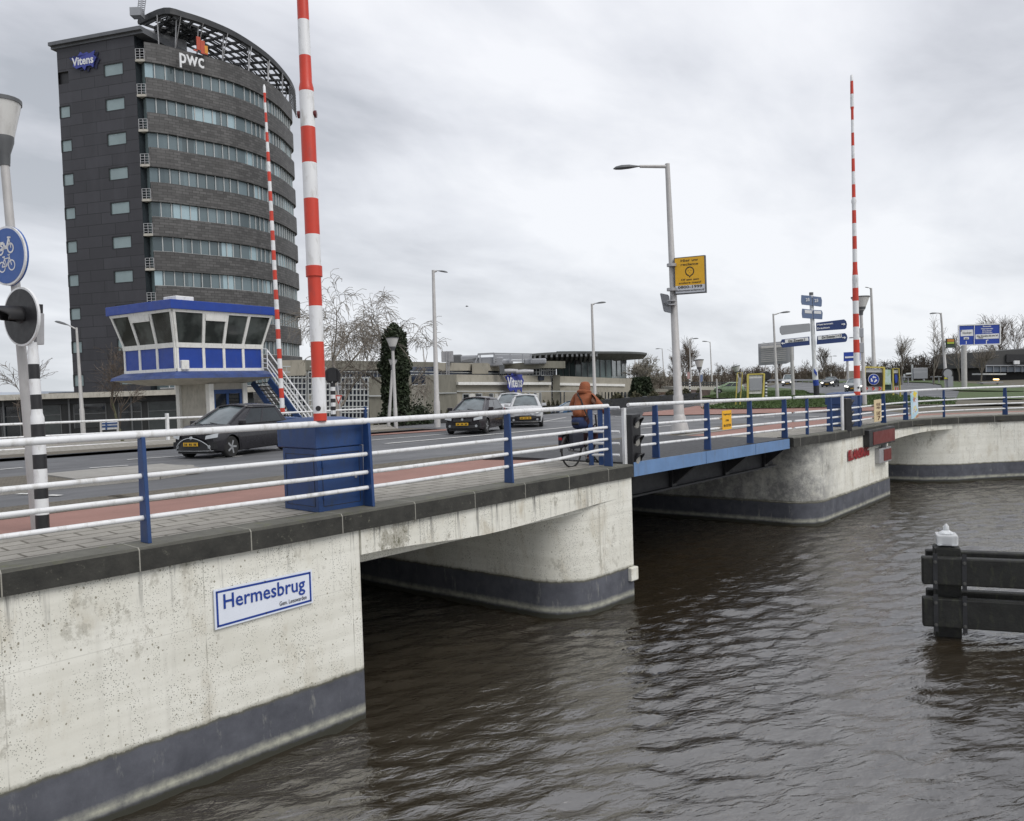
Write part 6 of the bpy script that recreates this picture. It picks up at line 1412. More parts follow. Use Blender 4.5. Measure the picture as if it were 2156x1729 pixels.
# utility boxes on the right-hand cone lamp
t = thing('signal_box', 'grey boxes strapped to the pole right of the far barrier mast', 'sign box', at('z0', 1815, 708, 32.8))
for (x0, x1, y0, y1) in ((1640, 1790, 870, 1035), (1710, 1795, 1130, 1310)):
    mb = MB(t.location); P = [at('e5', x0, y0, 32.7), at('e5', x1, y0, 32.7), at('e5', x1, y1, 32.7), at('e5', x0, y1, 32.7)]; mb.prism(P, FH, .15); mb.build('box', M_SGREY, t, bevel=.02)

# ================================================================== SIGNS
def flat(k, pts, d): return [at(k, x, y, dd_) for (x, y), dd_ in zip(pts, d if isinstance(d, (list, tuple)) else [d]*len(pts))]
# advertising board on the big lamp post
ad = thing('advert_board', 'yellow and white advertising board mounted on the tall lamp post', 'sign', at('z0', 1455, 620, 29.2))
C4 = flat('e6', [(690, 1048), (1003, 1018), (1014, 1395), (700, 1418)], [29.3, 28.75, 28.75, 29.3]); xd = C4[1]-C4[0]; xd /= np.linalg.norm(xd); yd = C4[0]-C4[3]; yd /= np.linalg.norm(yd); nn = np.cross(xd, yd)
mb = MB(ad.location); mb.prism(C4, -nn, .12); mb.build('case', M_LHEAD, ad, bevel=.01)
def on(q, u, v): return lerp(lerp(q[0], q[1], u), lerp(q[3], q[2], u), v)
def sub(q, u0, v0, u1, v1, off): return [on(q, u0, v0)+nn*off, on(q, u1, v0)+nn*off, on(q, u1, v1)+nn*off, on(q, u0, v1)+nn*off]
mb = MB(ad.location); mb.add(sub(C4, .03, .025, .97, .77, .004), [(3, 2, 1, 0)]); mb.build('yellow_face', mat('amber_advert', (0.78, 0.43, 0.02), .5, var=.04), ad)
mb = MB(ad.location); mb.add(sub(C4, .03, .77, .97, .97, .004), [(3, 2, 1, 0)]); mb.build('white_face', mat('advert_white', (0.60, 0.62, 0.66), .5, var=.04), ad)
WD = np.linalg.norm(C4[1]-C4[0]); HT = np.linalg.norm(C4[3]-C4[0])
mb = MB(ad.location)
for s_, u, v, w_, h_ in (('Hier uw', .5, .10, .56, .068), ('reclame', .5, .205, .56, .068), ('Of aan een', .5, .615, .58, .055), ('andere mast?', .5, .70, .72, .055), ('0800-1999', .5, .815, .78, .075), ('lichtmastreclame.nl', .5, .905, .88, .05)):
    text_fit(mb, s_, on(C4, u, v)+nn*.006, xd, yd, w_*WD, h_*HT, bold=.02)
mb.build('lettering', mat('advert_ink', (0.03, 0.022, 0.012), .5), ad)
mb = MB(ad.location); cc = on(C4, .5, .40)+nn*.008; n = 28; R0, R1 = .115*WD, .145*WD
shape = [(math.cos(2*math.pi*k/n), math.sin(2*math.pi*k/n)-(.35 if abs(2*math.pi*k/n-1.5*math.pi) < .12 else 0)) for k in range(n)]
mb.add([cc+xd*a*R0+yd*b*R0 for a, b in shape]+[cc+xd*a*R1+yd*b*R1*1.05 for a, b in shape], [(k, (k+1) % n, n+(k+1) % n, n+k) for k in range(n)])
for a in (-.045, .045): mb.add([cc+xd*(a+.012*math.cos(q))*WD+yd*(.02+.012*math.sin(q))*WD for q in np.linspace(0, 6.28, 9)[:-1]], [tuple(range(8))])
mb.add([cc+xd*a*WD+yd*b*WD for a, b in ((-.02, -.05), (.02, -.05), (.02, -.04), (-.02, -.04))], [(0, 1, 2, 3)]); mb.build('face_emblem', MATS['advert_ink'], ad)
t = thing('sign_back', 'grey back of a small tilted sign with graffiti on the tall lamp post', 'sign', at('z0', 1400, 640, 29.3))
q_ = flat('e6', [(552, 1408), (560, 1403), (632, 1418), (645, 1435), (668, 1605), (600, 1590), (588, 1578)], [29.9, 29.9, 29.3, 29.25, 29.2, 29.8, 29.9])
mb = MB(t.location); mb.prism(q_, FH, .02); mb.build('plate', M_SGREY, t)
mb = MB(t.location); text_fit(mb, 'mUe', at('e6', 612, 1515, 29.3), q_[3]-q_[0], EZ, .36, .13, bold=.03); mb.build('scrawl', M_INK, t)
for y in (1120, 1365, 1470, 1510):
    mb = MB(big.location); p = at('e6', 668, y, 29.3); mb.lathe(V((p[0], p[1], p[2]-.05)), [(.17, 0), (.17, .10 if y < 1400 else .04)], 12); mb.build('clamp', M_STEEL, big)
# finger-post
DF = 66
fpst = thing('finger_post', 'white direction post with blue finger boards and a blue striped foot', 'signpost', horiz_base('z0', 1720, 838, DF))
mb = MB(fpst.location)
segs = [((1720, 850), (1718.5, 812), M_DARK), ((1718.5, 812), (1717, 800), M_SIGNB), ((1717, 800), (1715, 775), M_WHITE), ((1715, 775), (1708, 622), M_WHITE), ((1708, 622), (1708, 616), M_LHEAD)]
for a_, b_, m in segs:
    mb = MB(fpst.location); r_ = .22 if a_[1] > 776 else .16; mb.tube([at('z0', *a_, DF), at('z0', *b_, DF)], r_, 12); mb.build('pole', m, fpst, smooth=True)
mb = MB(fpst.location); P = flat('z0', [(1713.5, 776), (1720, 784), (1720.5, 792), (1714.5, 785)], DF-.3); mb.prism(P, FH, .05); mb.build('stripe', M_SIGNB, fpst)
M_SIGNL = mat('painted_sky_sheen_blue', (0.13, 0.18, 0.30), .4, var=.06)  # paler blue, sky reflection put into the base colour
def finger(pts, m, txt=None, white=None, arrow=None, d=DF-.3):
    P = flat('e5', pts, d); mb = MB(fpst.location); mb.prism(P, FH, .08); o = mb.build('finger_board', m, fpst)
    ex = at('e5', 1000, 700, d)-at('e5', 400, 762, d); ex /= np.linalg.norm(ex)
    if white:
        mb = MB(fpst.location); Pw = flat('e5', white, d-.02); mb.prism(Pw, FH, .015); mb.build('white_field', M_WHITE, o)
    if txt:
        mb = MB(fpst.location)
        for s_, x, y, w_, h_, in txt: text_fit(mb, s_, at('e5', x, y, d-.06), ex, EZ, w_*d/FPX/8.46, h_*d/FPX/8.46, bold=.03)
        mb.build('lettering', M_INK if white else M_WHITE, o)
    if arrow:
        mb = MB(fpst.location); x, y, s = arrow; q = flat('e5', [(x-s, y-7), (x+s*.2, y-9), (x, y-24), (x+s*1.0, y), (x+s*.0, y+26), (x+s*.2, y+7), (x-s, y+9)], d-.05); mb.prism(q, FH, .01); mb.build('arrow', M_WHITE, o)
    return o
finger([(945, 775), (1440, 715), (1475, 745), (1490, 800), (1480, 870), (1455, 890), (950, 925)], M_SIGNN, [('Heerenveen', 1100, 798, 280, 34), ('Drachten', 1070, 868, 225, 34)], None, (1428, 800, 36))
finger([(965, 1012), (1455, 960), (1485, 990), (1500, 1040), (1485, 1100), (1465, 1118), (955, 1165)], M_SIGNN, [('De Zwette I + II', 1215, 1020, 340, 46)], [(970, 1018), (1395, 975), (1398, 1040), (978, 1082)], None)
finger([(335, 1072), (820, 1022), (828, 1172), (345, 1220), (318, 1185), (312, 1110)], M_SIGNN, [('De Zwette I', 595, 1088, 290, 44)], [(385, 1075), (800, 1035), (805, 1095), (390, 1138)], None)
finger([(320, 830), (820, 785), (835, 800), (840, 930), (335, 995), (300, 950), (292, 870)], M_SGREY)
finger([(680, 282), (860, 298), (868, 470), (690, 452), (675, 400)], M_SIGNL, [('25', 790, 365, 70, 55)]); finger([(882, 302), (1030, 320), (1045, 380), (1040, 480), (1025, 490), (880, 470)], M_SIGNL, [('25', 945, 380, 70, 55)])
finger([(695, 525), (868, 545), (875, 705), (700, 690), (688, 610)], M_SIGNL, None, [(738, 545), (862, 555), (864, 612), (740, 604)]); finger([(893, 548), (1040, 555), (1058, 600), (1050, 715), (890, 705)], M_SIGNL, None, [(905, 560), (1030, 570), (1032, 620), (905, 612)])
# white arrows
for x, y, s in ((1440, 1040, 34), (350, 1142, -34)):
    mb = MB(fpst.location); q = flat('e5', [(x-s, y-7), (x+s*.1, y-9), (x, y-24), (x+s*1.0, y), (x+s*.0, y+26), (x+s*.1, y+7), (x-s, y+9)], DF-.36)
    mb.prism(q, FH, .01); mb.build('arrow', M_WHITE, fpst)
# big grey sign back
t = thing('road_sign', 'large grey back of a motorway sign on two posts behind the finger post', 'sign', at('e1', 1575, 470, 76)[:2].tolist()+[2.3])
P = flat('e5', [(-340, 1165), (430, 1110), (570, 1100), (575, 1440), (430, 1460), (-330, 1520)], 77); P = flat('z0', [(1597, 724), (1655, 718), (1671, 717), (1672, 759), (1655, 766), (1598, 770)], 77)
mb = MB(t.location); mb.prism(P, FH, .12); mb.build('panel', M_SGREY, t)
mb = MB(t.location)
for yy in range(726, 766, 4): mb.beam(at('z0', 1602, yy, 76.7), at('z0', 1655, yy-4, 76.7), .06, .05)
mb.beam(at('z0', 1602, 732, 76.6), at('z0', 1660, 728, 76.6), .14, .18); mb.build('back_rib', M_POLE, t)
for x0, x1, yb_ in ((1666, 1671, 848),): 
    mb = MB(t.location); mb.tube([at('z0', x1, yb_, 76.4), at('z0', x0, 722, 76.4)], .16, 10); mb.build('post', M_POLE, t, smooth=True)
mb = MB(t.location); mb.tube([at('z0', 1671, 858, 76.4), at('z0', 1670.5, 835, 76.4)], .2, 10); mb.build('post_foot', M_DARK, t)
# small distant blue sign
t = thing('road_sign', 'small blue road sign seen behind the far barrier mast', 'sign', at('z0', 1789, 805, 130)[:2].tolist()+[2.3])
P = flat('z0', [(1777, 742), (1797, 741), (1812, 741), (1812, 759), (1777, 761)], 130); mb = MB(t.location); mb.prism(P, FH, .15); mb.build('panel', M_SIGNB, t)
mb = MB(t.location)
mb.prism(flat('z0', [(1779, 751), (1797, 750), (1797, 753.5), (1779, 754.5)], 129.9), FH, .03); mb.build('white_field', M_WHITE, t)
mb = MB(t.location); mb.tube([at('z0', 1786, 806, 130.2), at('z0', 1784, 760, 130.2)], .18, 8); mb.build('post', M_POLE, t)
# big blue highway sign on the right
DS = 88
t = thing('road_sign', 'large blue motorway direction sign on one thick grey column at right', 'sign', at('e7', 875, 1545, DS)[:2].tolist()+[2.3])
q_ = flat('e7', [(780, 465), (1483, 440), (1480, 780), (785, 805)], DS); mb = MB(t.location); mb.prism(q_, FH, .15); mb.build('panel', M_SIGNB, t)
mb = MB(t.location)
for i in range(4): mb.beam(q_[i]-FH*.03, q_[(i+1) % 4]-FH*.03, .12, .05, up=FH)
mb.beam(at('e7', 1048, 462, DS-.05), at('e7', 1045, 795, DS-.05), .06, .03, up=FH); mb.build('border', M_WHITE, t)
mb = MB(t.location)
for pts in ([(815, 545), (1028, 535), (1030, 640), (818, 650)], [(1065, 620), (1462, 600), (1460, 685), (1070, 698)], [(870, 665), (955, 662), (955, 700), (870, 703)]): mb.prism(flat('e7', pts, DS-.02), FH, .02)
mb.prism(flat('e7', [(906, 730), (918, 730), (918, 780), (906, 780)], DS-.02), FH, .02); mb.prism(flat('e7', [(1245, 715), (1285, 705), (1285, 715), (1258, 725), (1258, 775), (1245, 775)], DS-.02), FH, .02)
mb.build('white_field', M_WHITE, t)
mb = MB(t.location); ex = q_[1]-q_[0]; ex /= np.linalg.norm(ex); sc_k = DS/FPX/8.02
for s_, x, y, w_ in (('Sneek', 1262, 480, 150), ('Heerenveen', 1262, 520, 200), ('Drachten', 1262, 556, 155), ('Groningen', 1262, 590, 175)): text_fit(mb, s_, at('e7', x, y, DS-.06), ex, EZ, w_*sc_k, 24*sc_k, bold=.03)
mb.build('lettering', M_WHITE, t)
mb = MB(t.location)
for s_, x, y, w_, h_ in (('Centrum', 925, 590, 150, 26), ('De Zwette III t/m VI', 1270, 640, 350, 26), ('P', 835, 560, 20, 26), ('Haven', 1160, 672, 80, 22), ('A32', 912, 684, 50, 22)): text_fit(mb, s_, at('e7', x, y, DS-.06), ex, EZ, w_*sc_k, h_*sc_k, bold=.03)
mb.build('small_lettering', M_INK, t)
mb = MB(t.location); mb.tube([at('e7', 880, 1560, DS+.1), at('e7', 870, 800, DS+.1)], .19*DS/60*1.0, 14); mb.build('post', M_POLE, t, smooth=True)
# lamp post board and yellow arrow post
t = thing('advert_board', 'small board with orange, yellow and green stripes on a roadside lamp post', 'sign', at('e7', 648, 770, 79.6))
for (y0, y1, m) in ((685, 850, mat('dark_green_board', (0.03, .05, .035), .5)),):
    mb = MB(t.location); mb.prism(flat('e7', [(575, y0+5), (720, y0), (722, y1-3), (577, y1)], 79.6), FH, .15); mb.build('case', m, t)
for (y0, y1, m) in ((697, 740, mat('orange_stripe', (0.50, .20, .04), .5)), (745, 775, mat('lime_stripe', (0.35, .45, .05), .5)), (838, 848, M_SGREY)):
    mb = MB(t.location); mb.prism(flat('e7', [(590, y0+2), (705, y0), (706, y1), (591, y1+2)], 79.55), FH, .02); mb.build('stripe', m, t)
t = thing('arrow_marker', 'round dark sign over a yellow and black marker at the foot of a lamp post', 'sign', at('e7', 597, 1400, 80)[:2].tolist()+[2.3])
mb = MB(t.location); c = at('e7', 595, 1280, 79.6); mb.lathe(c, [(.55, 0), (.55, .05)], 20, -FH); mb.build('disc', M_BLACK, t)
mb = MB(t.location); mb.lathe(c-FH*.06, [(.42, 0), (.42, .01)], 20, -FH); mb.build('disc_face', M_SGREY, t)
mb = MB(t.location); mb.prism(flat('e7', [(535, 1325), (658, 1320), (658, 1372), (535, 1376)], 79.6), FH, .1); mb.build('marker', M_INK, t)
mb = MB(t.location); mb.prism(flat('e7', [(540, 1345), (655, 1340), (655, 1362), (540, 1366)], 79.55), FH, .02); mb.build('yellow_band', mat('bright_yellow', (.65, .6, .03), .5), t)
mb = MB(t.location); mb.obox(at('e7', 630, 1415, 79.7), RH*.25, FH*.2, EZ*.5); mb.build('foot', M_SGREY, t)
# yellow framed panels
def panel(label, k, outer, face, d, facem, extra=None, split=.8):
    b = at(k, *outer[3], d); t = thing('information_board', label, 'information board', (b[0], b[1], G(b[0], b[1])), group='yellow-framed roadside boards')
    P = flat(k, outer, d)
    mb = MB(t.location)
    w_ = np.linalg.norm(P[1]-P[0])*.09
    for a_, b_ in ((0, 3), (1, 2)): mb.beam(P[a_], P[b_]-(P[a_]-P[b_])*0.06, w_, .18, up=FH)
    mb.beam(P[0], P[1], w_*.8, .18, up=FH); mb.build('frame', M_YELF, t)
    F_ = flat(k, face, d-.06); mb = MB(t.location); mb.prism(F_, FH, .05); mb.build('face', facem, t)
    return t, P, F_
panel('narrow edge-on yellow-framed panel left of the grey-faced one', 'e1', [(1150, 212), (1205, 210), (1180, 540), (1130, 585)], [(1163, 265), (1195, 263), (1185, 410), (1150, 440)], 56, M_SGREY)
t, P, F_ = panel('yellow-framed panel showing its plain grey back beside the striped post', 'e1', [(1265, 228), (1445, 222), (1432, 490), (1264, 500)], [(1280, 272), (1425, 268), (1420, 400), (1285, 410)], 60, M_SGREY)
mb = MB(t.location); mb.prism(flat('e1', [(1280, 240), (1428, 236), (1420, 440), (1280, 442)], 60.05), FH, .04); mb.build('back_sheet', M_WHITE2, t)
t, P, F_ = panel('yellow-framed panel with a round blue roundabout emblem beside the far barrier', 'e2', [(395, 148), (608, 152), (604, 440), (392, 420)], [(408, 205), (592, 207), (590, 362), (405, 358)], 46, M_INK)
mb = MB(t.location); mb.prism(flat('e2', [(408, 165), (595, 168), (592, 408), (404, 402)], 46.05), FH, .05); mb.build('back_sheet', M_WHITE, t)
c = at('e2', 497, 284, 45.8); kx = 46/FPX/5.238
mb = MB(t.location); mb.lathe(c, [(61*kx, 0), (61*kx, .01)], 28, -FH); mb.build('emblem_rim', M_WHITE, t)
mb = MB(t.location); mb.lathe(c-FH*.015, [(56*kx, 0), (56*kx, .01)], 28, -FH); mb.build('emblem_disc', M_SIGNB, t)
mb = MB(t.location); c2 = c-FH*.035
for q in range(3):
    a0_ = rad(90+120*q); pts = [(34, a0_-.95), (34, a0_-.5), (34, a0_), (20, a0_), (20, a0_-.5), (20, a0_-.95)]
    mb.add([c2+(RT*math.cos(a)+UP*math.sin(a))*r*kx for r, a in pts], [(0, 1, 4, 5), (1, 2, 3, 4)])
    pts = [(44, a0_), (10, a0_), (30, a0_+.6)]; mb.add([c2+(RT*math.cos(a)+UP*math.sin(a))*r*kx for r, a in pts], [(0, 1, 2)])
mb.build('arrows', M_WHITE, t)
mb = MB(t.location)
for x in (410, 485, 555): mb.prism(flat('e2', [(x-5, 368), (x+12, 368), (x+28, 386), (x+10, 405), (x-8, 404), (x+8, 386)], 45.95), FH, .02)
mb.build('chevron', M_REDP, t)
t, P, F_ = panel('narrow yellow-framed panel with chevrons right of the green map board', 'e2', [(708, 165), (772, 162), (792, 455), (715, 440)], [(720, 215), (768, 213), (772, 352), (727, 352)], 56, M_INK)
mb = MB(t.location); mb.prism(flat('e2', [(718, 180), (768, 178), (782, 405), (725, 400)], 56.05), FH, .05); mb.build('back_sheet', M_WHITE, t)
mb = MB(t.location); mb.prism(flat('e2', [(732, 230), (755, 230), (760, 250), (762, 300), (750, 325), (736, 320), (730, 260)], 55.9), FH, .02); mb.build('emblem_disc', M_SIGNB, t)
mb = MB(t.location)
for x in (733, 755): mb.prism(flat('e2', [(x-3, 368), (x+5, 368), (x+14, 386), (x+7, 402), (x-2, 402), (x+5, 386)], 55.95), FH, .02)
mb.build('chevron', M_REDP, t)
t = thing('map_board', 'green map board standing between the two yellow-framed roundabout panels', 'sign', at('e2', 655, 380, 58)[:2].tolist()+[2.4])
mb = MB(t.location); mb.prism(flat('e2', [(612, 168), (690, 170), (695, 400), (605, 400)], 58), FH, .15); mb.build('case', mat('dark_green_case', (.012, .04, .03), .5), t)
mm = NT('town_map'); cmap_ = mm.mix(mm.range(mm.noise(3.5, 4), .45, .55), (.38, .52, .36), (.50, .62, .60)); mm.l(cmap_, mm.b.inputs['Base Color'])
mb = MB(t.location); mb.prism(flat('e2', [(618, 175), (685, 177), (690, 340), (612, 342)], 57.9), FH, .05); mb.build('face', mm.m, t)
# zebra bollard signal posts
def zebra(label, k, x, yb, yt, d, disc_y, disc_r, w_=.05, n=8, dx=0):
    b = at(k, x, yb, d); t = thing('signal_post', label, 'traffic light', b, group='banded signal posts seen from behind')
    for i in range(n):
        mb = MB(t.location); mb.tube([at(k, x+dx*i/n, lerp(yb, yt, i/n), d), at(k, x+dx*(i+1)/n, lerp(yb, yt, (i+1)/n), d)], w_, 8); mb.build('band', M_WHITE if i % 2 else M_BLACK, t)
    if disc_r: mb = MB(t.location); mb.lathe(at(k, x+dx, disc_y, d-.05), [(disc_r, 0), (disc_r, .06)], 24, -FH); mb.obox(at(k, x+dx, disc_y, d-.15), RH*disc_r*.5, FH*.08, EZ*disc_r*.7); mb.build('backboard', M_BLACK, t)
zebra('banded signal post with a black disc in front of the grid-windowed offices', 'e3', 802, 1430, 1000, 37, 960, .36, .11, 10, -8)
zebra('banded signal post with a black disc beside the grey-backed panel', 'e1', 1468, 490, 280, 64, 245, .36, .085, 12, 0)
zebra('thin banded post carrying a small red notice beside the viaduct', 'e1', 628, 490, 280, 79, 0, 0, .08, 14, -3)
# yield signs
t = thing('yield_sign', 'red and white yield triangle under a grey sign back near the grid-windowed offices', 'sign', at('e3', 870, 1420, 40))
P = flat('e3', [(818, 1178), (898, 1178), (858, 1275)], 40); mb = MB(t.location); mb.prism(P, FH, .03); mb.build('plate', M_REDP, t)
P = flat('e3', [(836, 1190), (882, 1190), (858, 1250)], 39.9); mb = MB(t.location); mb.prism(P, FH, .02); mb.build('white_field', M_WHITE, t)
P = flat('e3', [(815, 1070), (888, 1070), (850, 1170)], 40.2); mb = MB(t.location); mb.prism(P, FH, .03); mb.build('rear_plate', M_SGREY, t)
mb = MB(t.location); mb.tube([at('e3', 885, 1432, 40.1), at('e3', 845, 1040, 40.1)], .04, 8); mb.build('post', M_STEEL, t)
t = thing('small_notice', 'small red and white notice on the thin banded post by the viaduct', 'sign', at('e1', 615, 240, 78.8))
mb = MB(t.location); mb.prism(flat('e1', [(598, 205), (625, 205), (627, 278), (600, 278)], 78.8), FH, .03); mb.build('plate', mat('pale_pink_notice', (.45, .28, .27), .5), t)
t = thing('small_notice', 'blue and white banner on the small cone-headed lamp pole', 'sign', at('e1', 752, 270, 55.8))
mb = MB(t.location); mb.prism(flat('e1', [(742, 235), (768, 230), (770, 300), (745, 318)], 55.8), FH, .03); mb.build('plate', M_SIGNL, t)
t = thing('road_post', 'thin pale post standing alone on the grass in front of the green car', 'post', gnd('e1', 928, 490))
mb = MB(t.location); mb.tube([at('e1', 930, 490, 70), at('e1', 922, 280, 70)], .07, 8); mb.build('pole', M_POLE, t)
t = thing('roadside_sign', 'small white sign with blue stripes on legs behind the far railing', 'sign', at('e8', 1190, 1560, 34))
P = flat('e8', [(1108, 1462), (1280, 1450), (1283, 1535), (1112, 1545)], 34); mb = MB(t.location); mb.prism(P, FH, .03); mb.build('plate', M_WHITE, t)
mb = MB(t.location)
for (y0, y1) in ((1462, 1478), (1494, 1512)): mb.prism(flat('e8', [(1112, y0+8), (1280, y0), (1281, y1), (1113, y1+8)], 33.96), FH, .01)
mb.prism(flat('e8', [(1150, 1462), (1168, 1461), (1170, 1545), (1152, 1545)], 33.95), FH, .01); mb.build('stripe', M_BLUE, t)
mb = MB(t.location)
for x in (1102, 1285): mb.beam(at('e8', x, 1455, 34), at('e8', x+4, 1585, 34), .07, .05, up=FH)
mb.build('leg', M_POLE, t)
t = thing('crash_barrier', 'long low crash barrier on short posts along the roundabout edge', 'crash barrier', at('e2', 200, 300, 160)[:2].tolist()+[2.3])
mb = MB(t.location); mb.beam(at('e1', 1440, 292, 165), at('e2', 270, 290, 165), .1, .35); mb.build('rail', M_SGREY, t)
for x in range(1450, 2150, 70): mb = MB(t.location); mb.beam(at('e1', x, 290, 165.2), at('e1', x, 325, 165.2), .12, .12, up=FH); mb.build('post', M_SGREY, t)
t = thing('pipe_frame', 'white pipe frame with square tanks in front of the dark hedge at right', 'frame', at('e2', 950, 300, 120)[:2].tolist()+[2.3])
mb = MB(t.location)
for a_, b_ in (((855, 225), (1050, 210)), ((1048, 210), (1052, 300)), ((835, 225), (838, 295)), ((922, 120), (924, 298))): mb.tube([at('e2', *a_, 120), at('e2', *b_, 120)], .14, 8)
mb.build('pipe', M_MUL, t)
for x, y in ((983, 195), (1027, 195), (985, 238), (1027, 238)): mb = MB(t.location); mb.obox(at('e2', x, y, 120), RH*.75, FH*.3, EZ*.5); mb.build('tank', M_SGREY, t, bevel=.05)
for i, (x0, x1, y) in enumerate(((1140, 1230, 255), (805, 890, 258), (1660, 1900, 318), (1935, 2050, 345))):
    c = at('e2', (x0+x1)/2, y, 120 if i < 2 else 100); g_ = thing('picnic_table', ['pale bench table before the hedge left of the yellow marker', 'pale bench table left of the pipe frame', 'long pale picnic table below the lit windows', 'pale picnic table at the right edge of the grass'][i], 'table', (c[0], c[1], 2.35), group='picnic tables on the grass bank')
    hw = (x1-x0)/2*(120 if i < 2 else 100)/FPX/5.24; mb = MB(g_.location); mb.obox(c, RH*hw, FH*.5, EZ*.06); mb.build('tabletop', M_SGREY, g_)
    mb = MB(g_.location)
    for s in (-.7, .7): mb.beam(c+RH*hw*s-EZ*.05, V((c[0], c[1], 2.35))+RH*hw*s, .15, .15, up=FH)
    mb.build('trestle', M_SGREY, g_)
t = thing('litter_figure', 'small dark bird flying in the grey sky', 'bird', at('z0', 983, 645, 90)); t.name = 'flying_bird'
c = at('z0', 983, 645, 90); mb = MB(t.location); mb.lathe(c-RH*.16, [(.01, 0), (.05, .08), (.06, .18), (.03, .28), (.01, .34)], 8, RH); mb.build('body', M_INK, t, smooth=True)
for s_ in (-1, 1):
    mb = MB(t.location); mb.add([c-RH*.05, c+RH*.06, c+RH*.02+FH*.2*s_+EZ*.07, c-RH*.04+FH*.42*s_+EZ*.03], [(0, 1, 2, 3), (3, 2, 1, 0)]); mb.build('wing', M_INK, t)

# ================================================================== TREES
def bare_tree(name, label, base, height, spread, seed, r0=.2, levels=4, droop=0.0, m_t=None, m_b=None, group=None, trunk_frac=.25, upright=.5, nb=(3, 5), sides=4, minr=.006, fork=1):
    R_ = random.Random(seed); t = thing(name, label, 'tree', base, group=group); base = V(base); ta, br = MB(base), MB(base)
    def norm(v): return v/(np.linalg.norm(v)+1e-9)
    def limb(p, d, L, r, lev):
        n = 4 if lev < 2 else 3; pts = [p]; rs = [r]; dcur = d
        for i in range(n):
            jit = V((R_.gauss(0, 1), R_.gauss(0, 1), R_.gauss(0, .6)))*(.10+.06*lev)
            dr = -droop*(lev/levels)**1.5*(i+1)/n*0.9
            dcur = norm(dcur+jit+EZ*(upright*.12 if lev < levels-1 else 0)+EZ*dr); p = p+dcur*L/n; pts.append(p); rs.append(max(minr, r*(1-.62*(i+1)/n)))
        (ta if lev == 0 else br).tube(pts, rs, max(3, sides-lev if lev else sides+3), cap=False)
        if lev >= levels: return
        k = R_.randint(*nb) + (2 if lev >= 2 else 0)
        for j in range(k):
            f = R_.uniform(.35 if lev else trunk_frac, 1.0); idx = min(n-1, int(f*n)); q = pts[idx]+(pts[idx+1]-pts[idx])*(f*n-idx)
            ax = norm(np.cross(dcur, V((R_.gauss(0, 1), R_.gauss(0, 1), R_.gauss(0, 1))))); an = R_.uniform(.45, .95)*spread
            nd = norm(dcur*math.cos(an)+ax*math.sin(an)); 
            if lev < 2 and nd[2] < .1: nd = norm(nd+EZ*.5)
            limb(q, nd, L*R_.uniform(.5, .75), max(minr, rs[idx]*R_.uniform(.45, .65)), lev+1)
    limb(base-EZ*.2, EZ, height*.62, r0, 0)
    ta.build('trunk', m_t or M_BARK, t, smooth=True); br.build('crown', m_b or M_TWIG, t)
    return t
gb = lambda x, y, d: horiz_base('z0', x, y, d)
M_BTW = mat('pale_twigs', (0.20, 0.178, 0.15), .9, var=.3, scale=2)
bare_tree('birch_tree', 'bare drooping birch right behind the big barrier mast', gb(712, 880, 46), 7.4, 1.05, 21, .20, 4, .6, M_BIRCH, M_BTW, 'bare weeping birches', .30, .7, (4, 5), 5, .011)
bare_tree('birch_tree', 'bare drooping birch behind the ivy covered trunk', gb(832, 880, 50), 7.8, 1.0, 33, .22, 4, .6, M_BIRCH, M_BTW, 'bare weeping birches', .30, .7, (4, 5), 5, .012)
bare_tree('young_tree', 'small bare tree in front of the dark low building', gb(258, 905, 50), 5.2, .75, 5, .12, 4, 0, mat('greenish_bark', (.14, .14, .085), .9), M_TWIG, None, .30, 1.0, (3, 5), 5, .008)
bare_tree('young_tree', 'tiny bare tree between the striped post and the left edge', gb(50, 905, 52), 5.2, .7, 8, .06, 3, 0, None, M_TWIG, None, .35, 1.0, (4, 6), 4, .012)
bare_tree('bare_tree', 'dense bare shrubby tree right of the glass pavilion', gb(1372, 850, 88), 4.7, 1.3, 12, .25, 4, 0, None, mat('pale_grey_twigs', (.24, .22, .18), .9, var=.3), None, .10, .8, (6, 7), 4, .02)
for i, (x, d, h, sp, s, lb) in enumerate(((1898, 115, 11.5, .45, 41, 'slender bare tree left of the blue motorway sign, nearest the far barrier'), (1966, 110, 12.5, .5, 42, 'slender bare tree behind the roadside lamp post with a board'), (2066, 105, 8, .55, 43, 'bare tree behind the column of the blue motorway sign'), (2020, 118, 11, .55, 48, 'bare tree hidden half behind the blue motorway sign'),
                 (2112, 152, 17, .5, 44, 'tall bare tree right of the blue motorway sign'), (2152, 152, 17.5, .6, 45, 'tall bare tree at the right edge over the dark building'),
                 (1755, 170, 9.5, .9, 46, 'round bare tree behind the dark oncoming car'), (1835, 165, 8.5, .9, 47, 'round bare tree just left of the round emblem panel'),
                 (1436, 170, 14, .35, 49, 'thin poplar right of the tall lamp post'), (1448, 175, 15, .35, 50, 'thin poplar beside a distant lamp over the viaduct'), (1420, 165, 11, .4, 51, 'thin poplar just left of the tall lamp post foot'),
                 (1700, 190, 8, .9, 52, 'bare round tree between the finger post and the van'), (1592, 185, 8, .9, 53, 'bare round tree behind the grey-backed panel'), (1515, 185, 9, .9, 54, 'bare round tree above the viaduct parapet'), (1645, 190, 11, .4, 55, 'thin poplar under the big grey sign back'), (1550, 190, 9, .8, 56, 'bare tree right of the green car'), (1735, 190, 12, .35, 57, 'thin poplar right of the finger post'))):
    b = at('z0', x, 806, d); b[2] = 2.3
    bare_tree('bare_tree', lb, b, h*(.62 if d < 130 or sp < .65 else .5), sp*(.8 if sp < .6 else 1.1), s, .11 if d < 130 else .14, 3, 0, None, M_BTW if d < 130 else M_TWIG, 'bare trees on the horizon', .18, 1.3, (5, 8), 3, .014 if d < 130 else .022)
